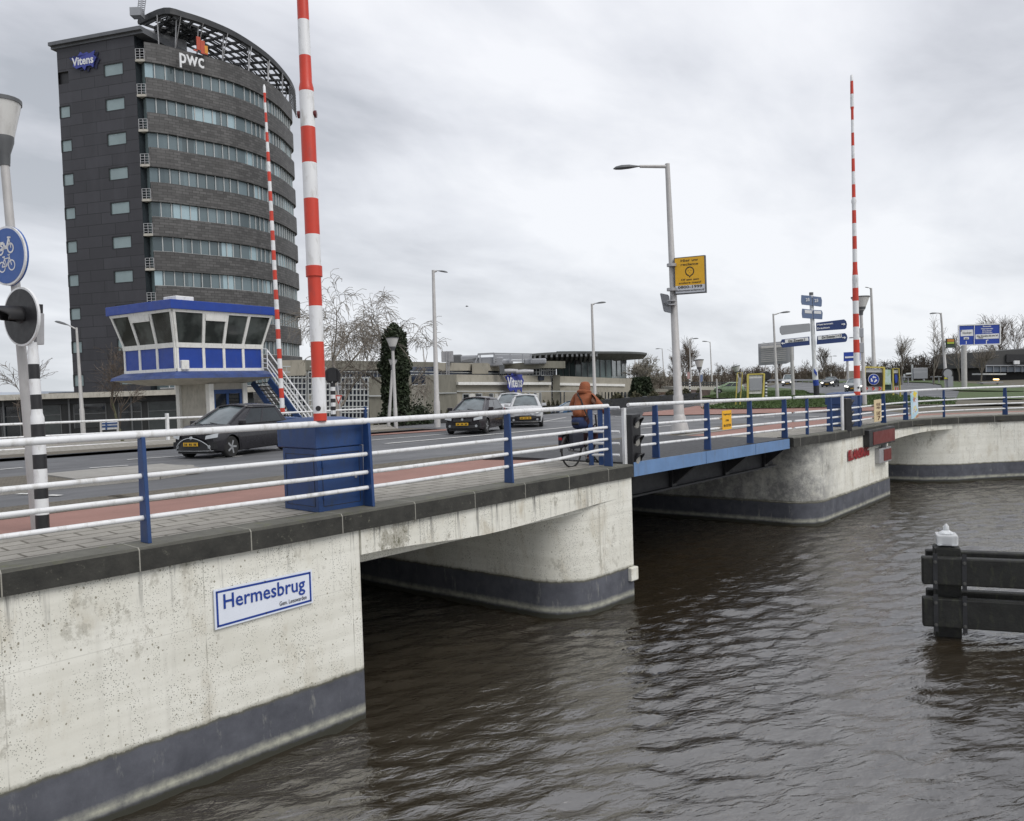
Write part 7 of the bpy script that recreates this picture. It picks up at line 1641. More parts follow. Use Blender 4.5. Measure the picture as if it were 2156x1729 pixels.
# distant wood as one mass of bare twigs
def wood(name, label, x0, x1, d0, d1, hts, n, seed, m):
    R_ = random.Random(seed); mb = MB((0, 0, 0))
    for i in range(n):
        f = R_.random(); x = lerp(x0, x1, f); d = lerp(d0, d1, f)+R_.uniform(-6, 6); b = at('z0', x, 806, d); b[2] = 2.2; h = ip(f, hts)*R_.uniform(.55, 1.1)
        p = V(b); dv = V((R_.gauss(0, .18), R_.gauss(0, .18), 1)); pts = [p+EZ*0.0, p+dv*h*.5, p+dv*h*.8+V((R_.gauss(0, .3), R_.gauss(0, .3), 0)), p+dv*h]; mb.tube(pts, [.10, .07, .045, .02], 3, False)
        for j in range(9):
            q = lerp(pts[0], pts[-1], R_.uniform(.15, .95)); e = q+V((R_.gauss(0, 1), R_.gauss(0, 1), R_.uniform(.3, 1.3)))*h*.16; mb.tube([q, lerp(q, e, .5)+V((0, 0, .1)), e], [.045, .03, .012], 3, False)
    o = mb.build(name, m); tag(o, label, 'wood', kind='stuff')
wood('distant_wood', 'brown bare wood along the horizon', 1500, 1780, 200, 200, [(0, 3.2), (.3, 3.8), (.6, 3.4), (1, 3.8)], 420, 3, M_TWIG)
wood('distant_wood', 'dense brown bare hedge behind the right-hand roadside', 1850, 2240, 150, 160, [(0, 3.4), (.2, 4.4), (.5, 5.2), (1, 5.0)], 800, 4, mat('dark_hedge_twigs', (.055, .045, .035), .9, var=.3))
wood('distant_wood', 'bare thicket behind the parked cars and viaduct', 1330, 1500, 150, 185, [(0, 3), (.5, 3.4), (1, 3.4)], 180, 6, M_TWIG)
# ivy and hedges : leaf clumps
def leaves(name, label, cat, fn, n, size, m, seed, base, group=None, kind=None, part=None):
    r = np.random.RandomState(seed); mb = MB(base)
    for i in range(n):
        p = fn(r); s = size*(.5+r.rand()); a = r.normal(size=3); a /= np.linalg.norm(a); b = np.cross(a, r.normal(size=3)); b /= np.linalg.norm(b)
        mb.add([p-a*s, p+b*s*.55, p+a*s, p-b*s*.55], [(0, 1, 2, 3)])
    return mb
M_IVY = mat('ivy_leaves', (0.020, 0.032, 0.012), .7, var=.6, scale=1.5); M_HEDGE = mat('hedge_leaves', (0.065, 0.062, 0.032), .8, var=.5, scale=1.2)
iv = thing('ivy_tree', 'tall trunk thickly covered in dark ivy behind the cone-headed lamp', 'tree', gb(834, 885, 47)); ib = V(iv.location)
def ivf(r):
    h = r.rand()**.85; w_ = (.72+.09*math.sin(h*11+1)+.07*math.sin(h*23)) * (1.12-.25*h) * (1 if h < .9 else max(.1, (1-h)/.10)**.5); a = r.rand()*6.28; rr = w_*(.30+.85*r.rand()**.7); top = at('z0', 829, 688, 47)
    ax = lerp(ib, top, h); return ax+V((math.cos(a)*rr, math.sin(a)*rr, r.normal(0, .1)))
leaves('', '', '', ivf, 12000, .095, M_IVY, 2, ib).build('foliage', M_IVY, iv)
mb = MB(ib); mb.tube([ib, lerp(ib, at('z0', 829, 688, 47), .9)], [.5, .2], 8); mb.build('trunk', M_BARK, iv)
iv = thing('ivy_shrub', 'dark ivy covered shrub at the foot of the dense bare tree', 'shrub', gb(1352, 855, 86)); ib = V(iv.location)
def ivf2(r):
    h = r.rand(); w_ = (2.0-1.0*h)*(.6+.5*r.rand()); a = r.rand()*6.28; return lerp(ib-EZ*.3, at('z0', 1350, 795, 86), h)+V((math.cos(a)*w_*.8, math.sin(a)*w_*.8, 0))
leaves('', '', '', ivf2, 5000, .16, M_IVY, 3, ib).build('foliage', M_IVY, iv)
def hedge(label, k, a_, b_, da, db, h, depth, n, m, seed):
    p, q = at(k, *a_, da), at(k, *b_, db); p[2] = G(p[0], p[1])-.1; q[2] = G(q[0], q[1])-.1; t = thing('hedge', label, 'hedge', p)
    def f_(r):
        s = r.rand(); hh = h*(.85+.25*math.sin(s*40+seed)); return lerp(p, q, s)+FH*r.rand()*depth*.6+EZ*hh*(r.rand()**.6)*(.9+.1*r.rand())
    leaves('', '', '', f_, n, .09 if h < 1.6 else .13, m, seed, V(p)).build('foliage', m, t)
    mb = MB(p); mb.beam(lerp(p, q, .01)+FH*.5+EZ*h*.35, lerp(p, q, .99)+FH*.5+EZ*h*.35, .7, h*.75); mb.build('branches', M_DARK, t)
hedge('ragged low hedge along the office wall left of the dark hatchback', 'z0', (845, 880), (950, 872), 56, 66, 1.3, 1.0, 5000, M_HEDGE, 3)
hedge('brown clipped hedge behind the white cars', 'z0', (1120, 862), (1182, 858), 78, 80, 1.5, 1.2, 4000, M_HEDGE, 4)
hedge('clipped hedge running right behind the cyclist', 'z0', (1240, 868), (1475, 850), 60, 72, 1.2, 1.2, 9000, M_HEDGE, 5)
hedge('low dark hedge along the walkway right of the blue barrier cabinet', 'z0', (700, 893), (830, 888), 48, 50, .7, .8, 3500, M_HEDGE, 6)
iv = thing('ivy_shrub', 'dark rounded bush by the office wall right of the ivy covered tree', 'shrub', gb(880, 880, 52)); ib = V(iv.location)
leaves('', '', '', lambda r: ib+V((r.normal(0, .38), r.normal(0, .38), .3+abs(r.normal(0, .6)))), 2500, .10, M_IVY, 8, ib).build('foliage', M_IVY, iv)
# ================================================================== CARS
def paint(name, col, rough=.28): return mat(name, col, rough, .15, var=.04, scale=1.5, coat=.45, dirt=tuple(v*.7+.02 for v in col), dirt_amt=.25)
M_CGL = mat('car_glass', (0.020, 0.026, 0.030), .05, var=.6, scale=1.2, spec=.7)
M_CGL2 = mat('windscreen_glass', (0.10, 0.125, 0.135), .05, var=.5, scale=1.6, spec=1.0)
M_TRIM = mat('black_car_trim', (0.012, .012, .013), .45); M_CHR = mat('bright_trim', (.55, .56, .57), .22, .8); M_HL = mat('headlamp_glass', (.45, .47, .48), .12, .3)
M_HLON = mat('lit_headlamp', (1, 1, 1), .3, emit=(1, .95, .85), estr=3.0); M_ALLOY = mat('alloy_rim', (.42, .43, .44), .3, .6)
def car(label, pos, az, L=3.95, W=1.69, H=1.48, pm=None, style='hatch', plate=True, lit=False, name='car', grille='big', group='cars on the road', alloy=True):
    t = thing(name, label, 'van' if name == 'van' else 'car', pos, az, group)
    hw = W/2; xf, xr = L/2, -L/2; wr = .30 if L < 3.7 else .315; wxf, wxr = xf-.74*L/3.95, xr+.60*L/3.95
    A = {'hatch': dict(hood=.92, cowl=.72, base=(1.12, -1.66), roof=(.10, -1.30), nose=.60), 'van': dict(hood=.95, cowl=.86, base=(1.25, -1.9), roof=(.62, -1.88), nose=.62), 'mini': dict(hood=.93, cowl=.80, base=(1.15, -1.5), roof=(.25, -1.25), nose=.66), 'sedan': dict(hood=.86, cowl=.70, base=(.75, -1.55), roof=(-.05, -1.0), nose=.58)}[style]
    k = L/3.95; belt = .93 if H < 1.6 else 1.05; bx0, bx1 = A['base'][0]*k, A['base'][1]*k; rx0, rx1 = A['roof'][0]*k, A['roof'][1]*k
    # lower body loft
    N = 54; xs = np.linspace(xr, xf, N); secs = []
    def ztop(x):
        if x > bx0: f = (x-bx0)/(xf-bx0); return belt+.02-(belt+.02-A['nose']-.12)*f**2.2
        if x < bx1: f = (bx1-x)/(bx1-xr+1e-6); return belt+.03-.10*f
        return belt+.02*math.sin((x-bx1)/(bx0-bx1)*3.14)
    def wid(x, z):
        e = abs(x)/(L/2); base = hw*(1-.20*max(0, (e-.72)/.28)**2.2 if x > 0 else 1-.14*max(0, (e-.8)/.2)**2); return base*(1-.05*max(0, (z-.62)/.35)-.07*max(0, (.36-z)/.2))
    for x in xs:
        zb = .20+.05*max(0, (abs(x)-L/2+.35)/.35)
        for wx in (wxf, wxr):
            R = wr+.055
            if abs(x-wx) < R: zb = max(zb, wr+math.sqrt(R*R-(x-wx)**2)*.98)
        zt = ztop(x); ends = .12*(max(0, (abs(x)-L/2+.16)/.16))**2
        zsx = [0, .14, .34, .52, .72, .88, 1.0]; sec = []
        for q in zsx:
            z = zb+(zt-.03-zb)*q; sec.append((x, wid(x, z)*(1-.0*ends), z))
        sec.append((x, wid(x, zt)*.93, zt+.005)); sec.append((x, wid(x, zt)*.5, zt+.035)); sec.append((x, 0, zt+.045)); secs.append(sec)
    def bend(p):
        x, y, z = p; wf = S(xf-.75, xf, x); wb_ = S(xr+.6, xr, x) if x < 0 else 0
        wb_ = S(0, 1, (xr+.6-x)/.6) if x < xr+.6 else 0
        x -= wf*((abs(y)/hw)**2.6*.22+.16*max(0, (z-.52)/.4)**2+.05*max(0, (.34-z)/.2)); x += wb_*((abs(y)/hw)**3*.14+.10*max(0, (z-.7)/.3)**2+.06*max(0, (.4-z)/.3))
        return (x, y, z)
    secs = [[bend(p) for p in s_] for s_ in secs]
    M_ = len(secs[0]); mb = MB()
    for sgn in (1, -1):
        vs = [(p[0], p[1]*sgn, p[2]) for s in secs for p in s]; fs = []
        for i in range(N-1):
            for j in range(M_-1):
                a, b, c, d = i*M_+j, (i+1)*M_+j, (i+1)*M_+j+1, i*M_+j+1; fs.append((a, d, c, b) if sgn > 0 else (a, b, c, d))
        fs.append(tuple(range(M_)) if sgn < 0 else tuple(reversed(range(M_)))); o_ = (N-1)*M_; fs.append(tuple(o_+q for q in range(M_)) if sgn > 0 else tuple(o_+q for q in reversed(range(M_))))
        # end caps need centreline points
        mb.add(vs, fs)
        for (i, sg) in ((0, 1), (N-1, -1)):
            s = secs[i]; c = [(s[0][0]+(.0), 0, s[0][2]), (s[0][0], 0, s[-1][2])]; mb.add([(p[0], p[1]*sgn, p[2]) for p in s]+c, [tuple(range(M_-1))+(M_+1, M_)])
    body = mb.build('body', pm, t, smooth=True)
    mb = MB(); mb.box((xr+.15, -hw+.22, .16), (xf-.15, hw-.22, .55)); mb.box((xr+.05, -hw+.12, .30), (xf-.08, hw-.12, .5)); mb.build('underbody', M_TRIM, t)
    # greenhouse
    wb, wt = hw*.91, hw*.68; zt = H-.02
    def corners(z, x0, x1, w): return x0, x1, w
    B = [(bx0+.05, wb*.86, belt), (bx0-.35*k, wb, belt+.01), (bx1+.25, wb, belt+.02), (bx1-.06, wb*.86, belt)]
    T = [(rx0+.04, wt*.82, zt-.055), (rx0-.16, wt, zt-.06), (rx1+.12, wt, zt-.075), (rx1-.04, wt*.84, zt-.09)]
    for s in (1, -1):
        pb = [(p[0], p[1]*s, p[2]) for p in B]; pt = [(p[0], p[1]*s, p[2]) for p in T]
        mb = MB(); mb.add([pb[1], pb[2], pt[2], pt[1]], [(0, 1, 2, 3)]); 
        mb.build('side_window', M_CGL, t)
        if s == 1:
            mb = MB(); q = [(p[0], -p[1], p[2]) for p in B]; q2 = [(p[0], -p[1], p[2]) for p in T]
            mb.add([pb[0], (B[0][0]+.05, 0, belt+.02), q[0], q2[0], (T[0][0]+.03, 0, zt), pt[0]], [(0, 1, 4, 5), (1, 2, 3, 4)]); mb.build('windscreen', M_CGL2, t, smooth=True)
            mb = MB(); mb.add([q[3], (B[3][0]-.04, 0, belt), pb[3], pt[3], (T[3][0]-.03, 0, zt-.03), q2[3]], [(0, 1, 4, 5), (1, 2, 3, 4)]); mb.build('rear_window', M_CGL, t, smooth=True)
        mb = MB()   # corner glass infill as body colour + pillars
        mb.add([pb[3], pb[2], pt[2], pt[3]], [(0, 1, 2, 3)]); mb.add([pb[0], pb[1], pt[1], pt[0]], [(0, 1, 2, 3)]) if False else None
        ins = 1.006
        def pil(a, b, w0, w1):
            a, b = V(a), V(b); a = a*V((1, ins, 1)); b = b*V((1, ins, 1)); mb.add([a-EX*w0, a+EX*w0, b+EX*w1, b-EX*w1]+[p*V((1, .97, 1)) for p in (a-EX*w0, a+EX*w0, b+EX*w1, b-EX*w1)], [(0, 1, 2, 3), (4, 7, 6, 5), (0, 3, 7, 4), (1, 5, 6, 2)])
        mb.tube([V(pb[0])+EX*.03, lerp(V(pb[0]), V(pt[0]), .5)+EX*.02+EZ*.02, V(pt[0])], .045, 6)
        mb.add([pb[0], pb[1], pt[1], pt[0]], [(0, 1, 2, 3)])
        for f, w_ in ((.46, .045),): a = lerp(V(pb[1]), V(pb[2]), f); b = lerp(V(pt[1]), V(pt[2]), f+.02); pil(a, b, w_, w_*.8)
        a = V(pb[2]); b = V(pt[2]); pil(a-EX*.02, b-EX*.02, .10, .07)
        if style != 'van': a = lerp(V(pb[1]), V(pb[2]), .02); b = lerp(V(pt[1]), V(pt[2]), .0); pil(a, b, .03, .03)
        mb.tube([V(pt[0]), V(pt[1])+EY*.01*s, V(pt[2])+EY*.01*s, V(pt[3])], .035, 6)
        mb.build('pillar', pm, t)
        mb = MB(); mb.tube([V(pb[1])*V((1, 1.01, 1)), V(pb[2])*V((1, 1.01, 1))], .018, 5); mb.build('window_seal', M_TRIM, t)
        # mirror
        mb = MB(); mx = bx0-.30*k; mb.obox((mx, s*(wb+.13), belt+.08), (.06, 0, 0), (0, .10, 0), (0, 0, .065)); mb.beam((mx, s*(wb-.02), belt+.03), (mx, s*(wb+.08), belt+.05), .05, .04); mb.build('mirror', pm, t, bevel=.03)
        mb = MB(); 
        for xx in (bx0-.45*k-.55*k, bx1+.42*k):
            mb.obox((xx, s*wid(xx, .80)*1.004, .80), (.085, 0, 0), (0, .015, 0), (0, 0, .016))
        mb.build('door_handle', pm, t)
        mb = MB()
        for xx in (bx0-.30*k, bx0-.30*k-1.02*k, bx1+.22*k):
            mb.beam((xx, s*wid(xx, .6)*1.001, .26), (xx, s*wid(xx, .88)*1.001, .90), .008, .010, up=EX)
        mb.build('door_gap', M_TRIM, t)
    mb = MB(); nx = 8; rows = []
    for i in range(nx+1):
        f = i/nx; x = (rx0+.10)+(rx1-.04-rx0-.10)*f; w_ = wt*(1.0-.14*abs(2*f-1)**4); z = zt-.015+.03*math.sin(math.pi*min(1, f*1.0+.05))-.03*f
        rows.append([(x, w_*c, z-.06*abs(c)**3) for c in (-1, -.8, -.4, 0, .4, .8, 1)])
    mb.add([p for r_ in rows for p in r_], [(i*7+j, (i+1)*7+j, (i+1)*7+j+1, i*7+j+1) for i in range(nx) for j in range(6)]); ro = mb.build('roof', pm, t, smooth=True); m_ = ro.modifiers.new('s', 'SOLIDIFY'); m_.thickness = .05
    # wheels
    for wx in (wxf, wxr):
        for s in (1, -1):
            c = V((wx, s*(hw-.115), wr)); mb = MB(); mb.lathe(c-EY*s*.09, [(wr*.86, 0), (wr, .02), (wr, .16), (wr*.90, .19), (wr*.66, .185)], 26, (0, s, 0)); wl = mb.build('wheel', M_TYRE, t, smooth=True)
            mb = MB(); cc = c+EY*s*.086; mb.lathe(cc, [(wr*.64, -.02), (wr*.66, .010), (wr*.60, .006), (wr*.58, -.03)], 24, (0, s, 0)); mb.lathe(cc, [(.055, -.02), (.05, .015)], 10, (0, s, 0))
            nsp = 5
            for q in range(nsp):
                a = 2*math.pi*q/nsp+.3; d = V((math.cos(a), 0, math.sin(a))); d2 = V((math.cos(a+.35), 0, math.sin(a+.35))); mb.beam(cc+d*.03, cc+d2*wr*.62, .055, .03, up=EY); 
            mb.build('rim', M_ALLOY, wl, smooth=False)
            mb = MB(); mb.lathe(cc-EY*s*.03, [(wr*.6, 0), (wr*.6, .005)], 20, (0, s, 0)); mb.build('brake_disc', M_TRIM, wl)
    # nose
    fx = lambda y, z: xf-.02-(abs(y)/hw)**2.6*.22-.0
    def patch(name, y0, y1, z0, z1, m, off=.012, n=8, shape=None):
        mb = MB(); vs = []
        for i in range(n+1):
            y = y0+(y1-y0)*i/n; za, zb_ = (z0, z1) if shape is None else shape(i/n); vs += [(fx(y, z0)+off+.02, y, za), (fx(y, z1)+off-.02*(z1 > .62), y, zb_)]
        mb.add(vs, [(2*i, 2*i+2, 2*i+3, 2*i+1) for i in range(n)]); return mb.build(name, m, t, smooth=True)
    nz = A['nose']
    if grille == 'big':      # large lower mouth with bright edge
        sh = lambda f: (.27, .30+.32*math.sin(math.pi*f)**.6); patch('grille', -.62, .62, .27, .62, M_TRIM, .014, 14, sh)
        mb = MB(); pts = [(fx(y, .5)+.05, y, .28+.34*max(0, math.sin(math.pi*(y+.62)/1.24))**.6) for y in np.linspace(-.62, .62, 21)]; mb.tube(pts, .014, 5); mb.tube([(fx(y, .5)+.05, y, .25) for y in np.linspace(-.7, .7, 11)], .012, 5); mb.build('bright_trim', M_CHR, t, smooth=True)
    elif grille == 'smile':
        sh = lambda f: (.36+.10*abs(2*f-1)**2, .56-.03*abs(2*f-1)**2); patch('grille', -.50, .50, .36, .56, M_TRIM, .016, 12, sh); patch('bumper_slot', -.58, .58, .24, .28, M_TRIM, .014)
    else:
        patch('grille', -.40, .40, nz-.06, nz+.04, M_TRIM, .012); patch('grille', -.66, .66, .28, .40, M_TRIM, .014)
    mb = MB(); mb.lathe((xf+.0, 0, nz+.02), [(.055, 0), (.05, .02), (.03, .022)], 14, EX); mb.build('badge', M_CHR, t, smooth=True)
    if plate:
        mb = MB(); mb.obox((xf+.035, 0, .44), (.008, 0, 0), (0, .26, 0), (0, 0, .055)); pl = mb.build('number_plate', M_PLATE, t, bevel=.004)
        mb = MB()
        for q in range(8): 
            if q in (2, 5): continue
            mb.obox((xf+.045, -.19+q*.055, .44), (.002, 0, 0), (0, .016, 0), (0, 0, .03))
        mb.build('plate_characters', M_INK, pl)
    for s in (1, -1):
        y0, y1 = (.47*hw/.845*s, .80*hw/.845*s); f0 = lambda f, s=s: (nz-.02+.05*f, nz+.08+.07*f)
        patch('headlight', y0, y1, nz, nz+.1, M_HLON if lit else M_HL, .022, 5, f0)
        mb = MB(); mb.lathe((fx(.66*hw*s, .36)+.02, .66*hw*s, .36), [(.055, 0), (.05, .015)], 12, EX); mb.build('fog_lamp', M_HL, t)
        mb = MB(); mb.obox((xr-.005, s*hw*.76, .80), (.02, 0, 0), (0, .09, 0), (0, 0, .14)); mb.build('tail_light', mat('tail_lamp_red', (.25, .02, .02), .3), t, bevel=.01)
    mb = MB(); mb.beam((bx0+.10, .5, belt+.03), (bx0-.03, -.05, belt+.09), .02, .012); mb.beam((bx0+.10, -.1, belt+.03), (bx0-.03, -.6, belt+.09), .02, .012); mb.build('wiper', M_TRIM, t)
    return t
def place(k, x, y, az, off=(0, 0), d=None, z=None):
    """centre of a car whose wheel contact (car-local off) is seen at this pixel"""
    q = gnd(k, x, y, .03) if d is None else at(k, x, y, d)
    c, s = math.cos(az), math.sin(az); r = V((q[0]-(c*off[0]-s*off[1]), q[1]-(s*off[0]+c*off[1]), 0)); r[2] = (G(r[0], r[1])+.035) if z is None else z
    return r
P_BLK = paint('anthracite_car_paint', (0.018, 0.017, 0.021)); P_BRN = paint('near_black_plum_paint', (0.016, 0.011, 0.014)); P_WHT = paint('white_car_paint', (0.55, .56, .57)); P_BLU = paint('blue_car_paint', (.035, .10, .20)); P_SIL = paint('silver_car_paint', (.30, .32, .33)); P_GRN = paint('pale_green_car_paint', (.22, .30, .18)); P_GRY = paint('dark_grey_car_paint', (.05, .055, .06))
az = rad(202); q = place('z0', 484, 962.5, az, (1.235, .73), d=24.4); car('black small hatchback with a wide grille driving left past the nearest barrier cabinet', q, az, 3.95, 1.69, 1.51, P_BLK, 'hatch')
az = rad(208); q = place('z0', 1022, 913, az, (1.235, .73)); car('dark plum hatchback with silver wheels approaching in front of the white cars', q, az, 3.97, 1.68, 1.46, P_BRN, 'hatch', grille='plain')
az = rad(221); q = place('z0', 1107, 900.5, az, (1.7, 0)); car('small white hatchback seen head-on with a dark smiling grille', q, az, 3.45, 1.63, 1.47, P_WHT, 'mini', grille='smile')
az = rad(216); q = place('z0', 1068, 889, az, (1.6, 0)); car('white car mostly hidden between the plum hatchback and the small white one', q, az, 3.9, 1.70, 1.5, P_WHT, 'hatch', grille='plain')
az = rad(172); q = place('z0', 1205, 884, az, (0, 0), d=72); car('blue car half hidden behind the cyclist', q, az, 3.95, 1.69, 1.48, P_BLU, 'hatch', grille='plain')
az = rad(201); q = place('z0', 1658, 815.5, az, (2.0, 0), d=136); car('small white van coming off the roundabout behind the lamp posts', q, az, 4.3, 1.8, 1.9, P_WHT, 'van', name='van', grille='plain', lit=True)
az = rad(190); q = place('z0', 1742, 816, az, (1.9, 0), d=117); car('dark grey car with lit headlights on the roundabout', q, az, 4.3, 1.8, 1.45, P_GRY, 'sedan', grille='plain', lit=True)
az = rad(197); q = place('z0', 1797, 828, az, (1.9, 0), d=84); car('silver car with lit headlights behind the foot of the far barrier mast', q, az, 4.2, 1.75, 1.45, P_SIL, 'hatch', grille='plain', lit=True)
az = rad(118); q = place('z0', 1535, 812, az, (0, 0), d=112); car('pale green car crossing the flyover', q, az, 4.1, 1.7, 1.45, P_GRN, 'hatch', grille='plain')

# ================================================================== CYCLIST
def skin(name, verts, edges, radii, m, parent, sub=2, root=0):
    me = bpy.data.meshes.new(name); me.from_pydata([tuple(v) for v in verts], edges, []); me.materials.append(m)
    o = bpy.data.objects.new(name, me); C.objects.link(o); o.parent = parent
    sm = o.modifiers.new('skin', 'SKIN'); sm.use_smooth_shade = True; me.skin_vertices or None
    if not me.skin_vertices: me.skin_vertices_new() if hasattr(me, 'skin_vertices_new') else None
    for i, r in enumerate(radii): me.skin_vertices[0].data[i].radius = (r, r) if not isinstance(r, tuple) else r
    me.skin_vertices[0].data[root].use_root = True
    s2 = o.modifiers.new('sub', 'SUBSURF'); s2.levels = sub; s2.render_levels = sub; return o
cpos = at('z0', 1229, 972, 17.55); cpos[2] = zwalk(cpos[0], cpos[1])
M_SKIN = mat('skin', (.42, .24, .17), .6, var=.05); M_JKT = mat('rust_brown_quilted_jacket', (.25, .075, .028), .75, var=.18, scale=7, bump=.8, bscale=9)
M_NAVY = mat('navy_skirt_cloth', (.018, .03, .085), .85, var=.15, scale=6); M_MAR = mat('dark_maroon_tights', (.05, .018, .022), .85, var=.2, scale=8)
azc = rad(2); PR = thing('person', 'cyclist in a rust brown hooded jacket seen from behind on the cycle path', 'person', cpos, azc)
# body
bv = [(-.06, 0, .97), (-.02, 0, 1.14), (.05, 0, 1.32), (.09, 0, 1.45), (.12, 0, 1.54), (.15, 0, 1.66), (.16, 0, 1.76),
      (.08, .17, 1.43), (.16, .34, 1.22), (.50, .28, 1.09), (.08, -.17, 1.43), (.20, -.32, 1.22), (.53, -.26, 1.10),
      (-.03, .10, .94), (.34, .13, .80), (.20, .13, .42), (.14, .13, .30), (.27, .13, .27), (-.03, -.10, .94), (.30, -.13, .62), (.05, -.13, .24), (-.02, -.13, .16), (.12, -.13, .13)]
be = [(0, 1), (1, 2), (2, 3), (3, 4), (4, 5), (5, 6), (3, 7), (7, 8), (8, 9), (3, 10), (10, 11), (11, 12), (0, 13), (13, 14), (14, 15), (15, 16), (16, 17), (0, 18), (18, 19), (19, 20), (20, 21), (21, 22)]
br = [.13, .12, .13, .12, .05, .085, .075, .06, .045, .03, .06, .045, .03, .09, .06, .042, .035, .03, .09, .06, .042, .035, .03]
skin('body', bv, be, br, M_SKIN, PR)
jv = [(-.09, 0, .99), (-.06, 0, 1.12), (.03, 0, 1.30), (.08, 0, 1.43), (.09, 0, 1.53), (.075, .19, 1.43), (.14, .38, 1.20), (.34, .33, 1.13), (.46, .285, 1.10), (.075, -.19, 1.43), (.18, -.36, 1.22), (.36, -.31, 1.14), (.49, -.265, 1.11)]
je = [(0, 1), (1, 2), (2, 3), (3, 4), (3, 5), (5, 6), (6, 7), (7, 8), (3, 9), (9, 10), (10, 11), (11, 12)]
jr = [(.17, .22), (.16, .205), (.165, .215), (.14, .19), .09, .105, .082, .07, .058, .105, .082, .07, .058]
skin('jacket', jv, je, jr, M_JKT, PR)
hv = [(.07, 0, 1.50), (.11, 0, 1.60), (.135, 0, 1.70), (.14, 0, 1.775)]; skin('hood', hv, [(0, 1), (1, 2), (2, 3)], [.12, .128, .125, .085], M_JKT, PR)
mb = MB(); mb.lathe((.085, 0, 1.50), [(.10, 0), (.155, .02), (.16, .06), (.12, .09)], 16, (.15, 0, 1)); mb.build('hood_collar', M_JKT, PR, smooth=True)
skin('skirt', [(-.07, 0, 1.05), (-.08, 0, .92), (-.06, 0, .76)], [(0, 1), (1, 2)], [(.19, .22), (.19, .23), (.16, .22)], M_NAVY, PR)
skin('tights', [bv[i] for i in (0, 13, 14, 15, 16, 18, 19, 20, 21)], [(0, 1), (1, 2), (2, 3), (3, 4), (0, 5), (5, 6), (6, 7), (7, 8)], [.13, .10, .072, .055, .045, .10, .072, .055, .045], M_MAR, PR)
for (s, fx_, z) in ((1, .21, .27), (-1, .06, .13)):
    mb = MB(); mb.obox((fx_, .13*s, z-.02), (.13, 0, 0), (0, .045, 0), (0, 0, .045)); mb.build('shoe', M_INK, PR, bevel=.03)
for s, hx, hy, hz in ((1, .535, .275, 1.085), (-1, .565, -.255, 1.095)):
    mb = MB(); mb.obox((hx-.02, hy, hz+.015), (.045, 0, 0), (0, .04, 0), (0, 0, .016))
    for q in range(4): y = hy-.03+q*.02; mb.tube([(hx+.02, y, hz+.02), (hx+.05, y, hz+.012), (hx+.055, y, hz-.02), (hx+.03, y, hz-.035)], [.0095, .009, .008, .0065], 6)
    mb.tube([(hx-.03, hy-.035*s, hz+.01), (hx-.0, hy-.05*s, hz-.01), (hx+.02, hy-.045*s, hz-.03)], [.011, .010, .008], 6); mb.build('hand', M_SKIN, PR, smooth=True, bevel=.004)
mb = MB(); mb.tube([(-.12, .02, 1.50), (-.135, -.08, 1.38), (-.16, -.17, 1.18), (-.13, -.24, 1.02)], .016, 6); mb.tube([(.08, .10, 1.54), (-.02, .07, 1.55), (-.12, .02, 1.50)], .016, 6); mb.build('bag_strap', M_INK, PR, smooth=True)
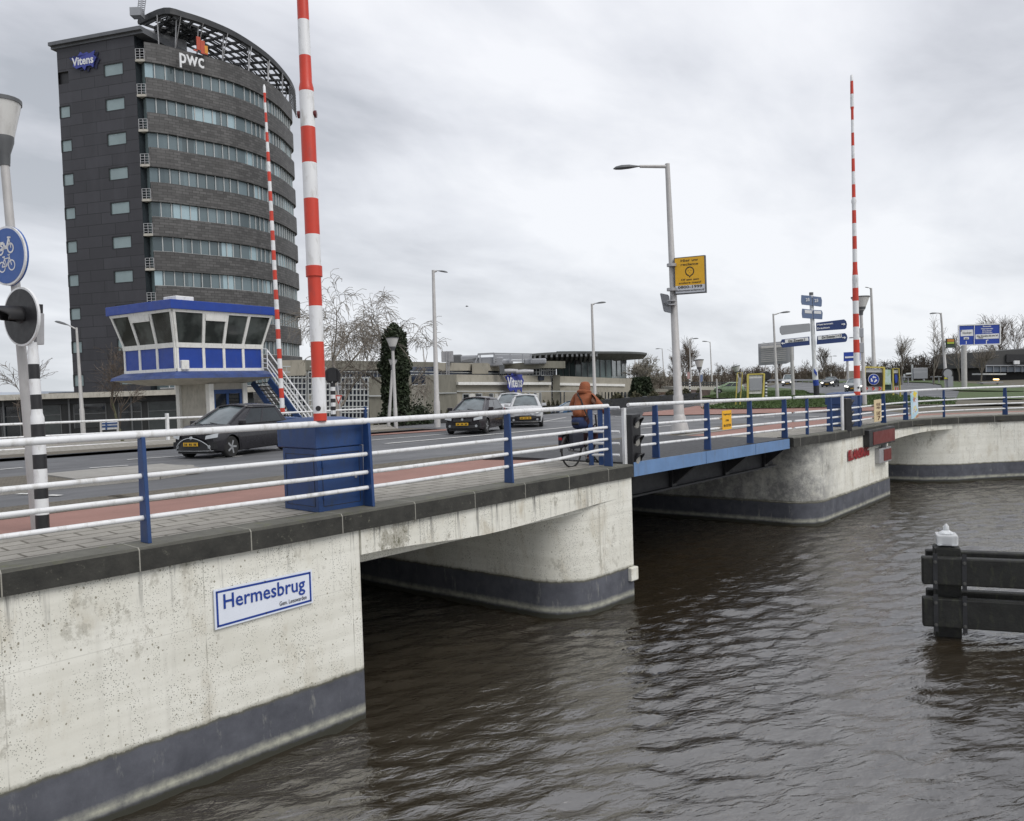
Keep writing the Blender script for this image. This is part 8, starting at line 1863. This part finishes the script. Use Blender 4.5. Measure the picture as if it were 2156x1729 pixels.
# bicycle
BK = thing('bicycle', 'upright city bicycle ridden by the person in the rust brown jacket', 'bicycle', cpos, azc)
for wx, nm in ((-.42, 'wheel'), (.66, 'wheel')):
    mb = MB(); n = 32; R_ = .335; pts = [(wx+R_*math.cos(2*math.pi*i/n), 0, .345+R_*math.sin(2*math.pi*i/n)) for i in range(n+1)]; mb.tube(pts, .019, 8, False); wl = mb.build(nm, M_TYRE, BK, smooth=True)
    mb = MB()
    for i in range(18): a = 2*math.pi*i/18; mb.tube([(wx, .02*(-1)**i, .345), (wx+.32*math.cos(a), 0, .345+.32*math.sin(a))], .0016, 3)
    mb.lathe((wx, -.05, .345), [(.02, 0), (.02, .10)], 8, EY); mb.build('spokes', M_STEEL, wl)
mb = MB()
for a_, b_, r_ in (((-.42, .05, .345), (-.05, .0, .30), .011), ((-.42, -.05, .345), (-.05, 0, .30), .011), ((-.05, 0, .30), (-.14, 0, .86), .016), ((-.05, 0, .30), (.52, 0, .66), .017), ((-.11, 0, .62), (.50, 0, .86), .017), ((-.42, .05, .345), (-.13, 0, .78), .009), ((-.42, -.05, .345), (-.13, 0, .78), .009), ((.53, 0, .60), (.48, 0, 1.05), .019), ((.53, .05, .62), (.66, .05, .345), .012), ((.53, -.05, .62), (.66, -.05, .345), .012)): mb.tube([a_, b_], r_, 8)
mb.build('frame', M_BLACK, BK, smooth=True)
mb = MB(); mb.tube([(.40, .30, 1.05), (.55, .25, 1.07), (.56, .08, 1.06), (.50, 0, 1.05), (.56, -.08, 1.06), (.57, -.24, 1.08), (.43, -.29, 1.06)], .013, 8); mb.build('handlebar', M_STEEL, BK, smooth=True)
mb = MB(); mb.obox((-.16, 0, .90), (.13, 0, 0), (0, .09, 0), (0, 0, .035)); mb.build('saddle', M_INK, BK, bevel=.03)
mb = MB(); mb.box((-.66, -.07, .715), (-.20, .07, .73)); mb.tube([(-.64, .06, .72), (-.43, .06, .345)], .006, 5); mb.tube([(-.64, -.06, .72), (-.43, -.06, .345)], .006, 5); mb.build('rack', M_BLACK, BK)
for s in (1, -1): mb = MB(); mb.box((-.62, s*.08, .40), (-.24, s*.20, .72)); mb.build('pannier', mat('dark_pannier', (.02, .022, .035), .8), BK, bevel=.03)
mb = MB(); n = 16; pts = [(-.42+.37*math.cos(rad(20+160*i/n)), 0, .345+.37*math.sin(rad(20+160*i/n))) for i in range(n+1)]; mb.tube(pts, .022, 6); mb.build('mudguard', M_BLACK, BK, smooth=True)
mb = MB(); mb.obox((-.80, 0, .62), (.012, 0, 0), (0, .035, 0), (0, 0, .025)); mb.build('rear_lamp', mat('red_reflector', (.35, .01, .01), .3), BK)
mb = MB(); mb.lathe((-.05, -.06, .30), [(.09, 0), (.09, .006)], 16, EY); mb.tube([(-.05, -.07, .30), (-.02, -.07, .14), (-.02, -.17, .14)], .010, 6); mb.tube([(-.05, .07, .30), (.10, .07, .40-.12), (.10, .17, .28)], .010, 6); mb.build('crank', M_STEEL, BK)
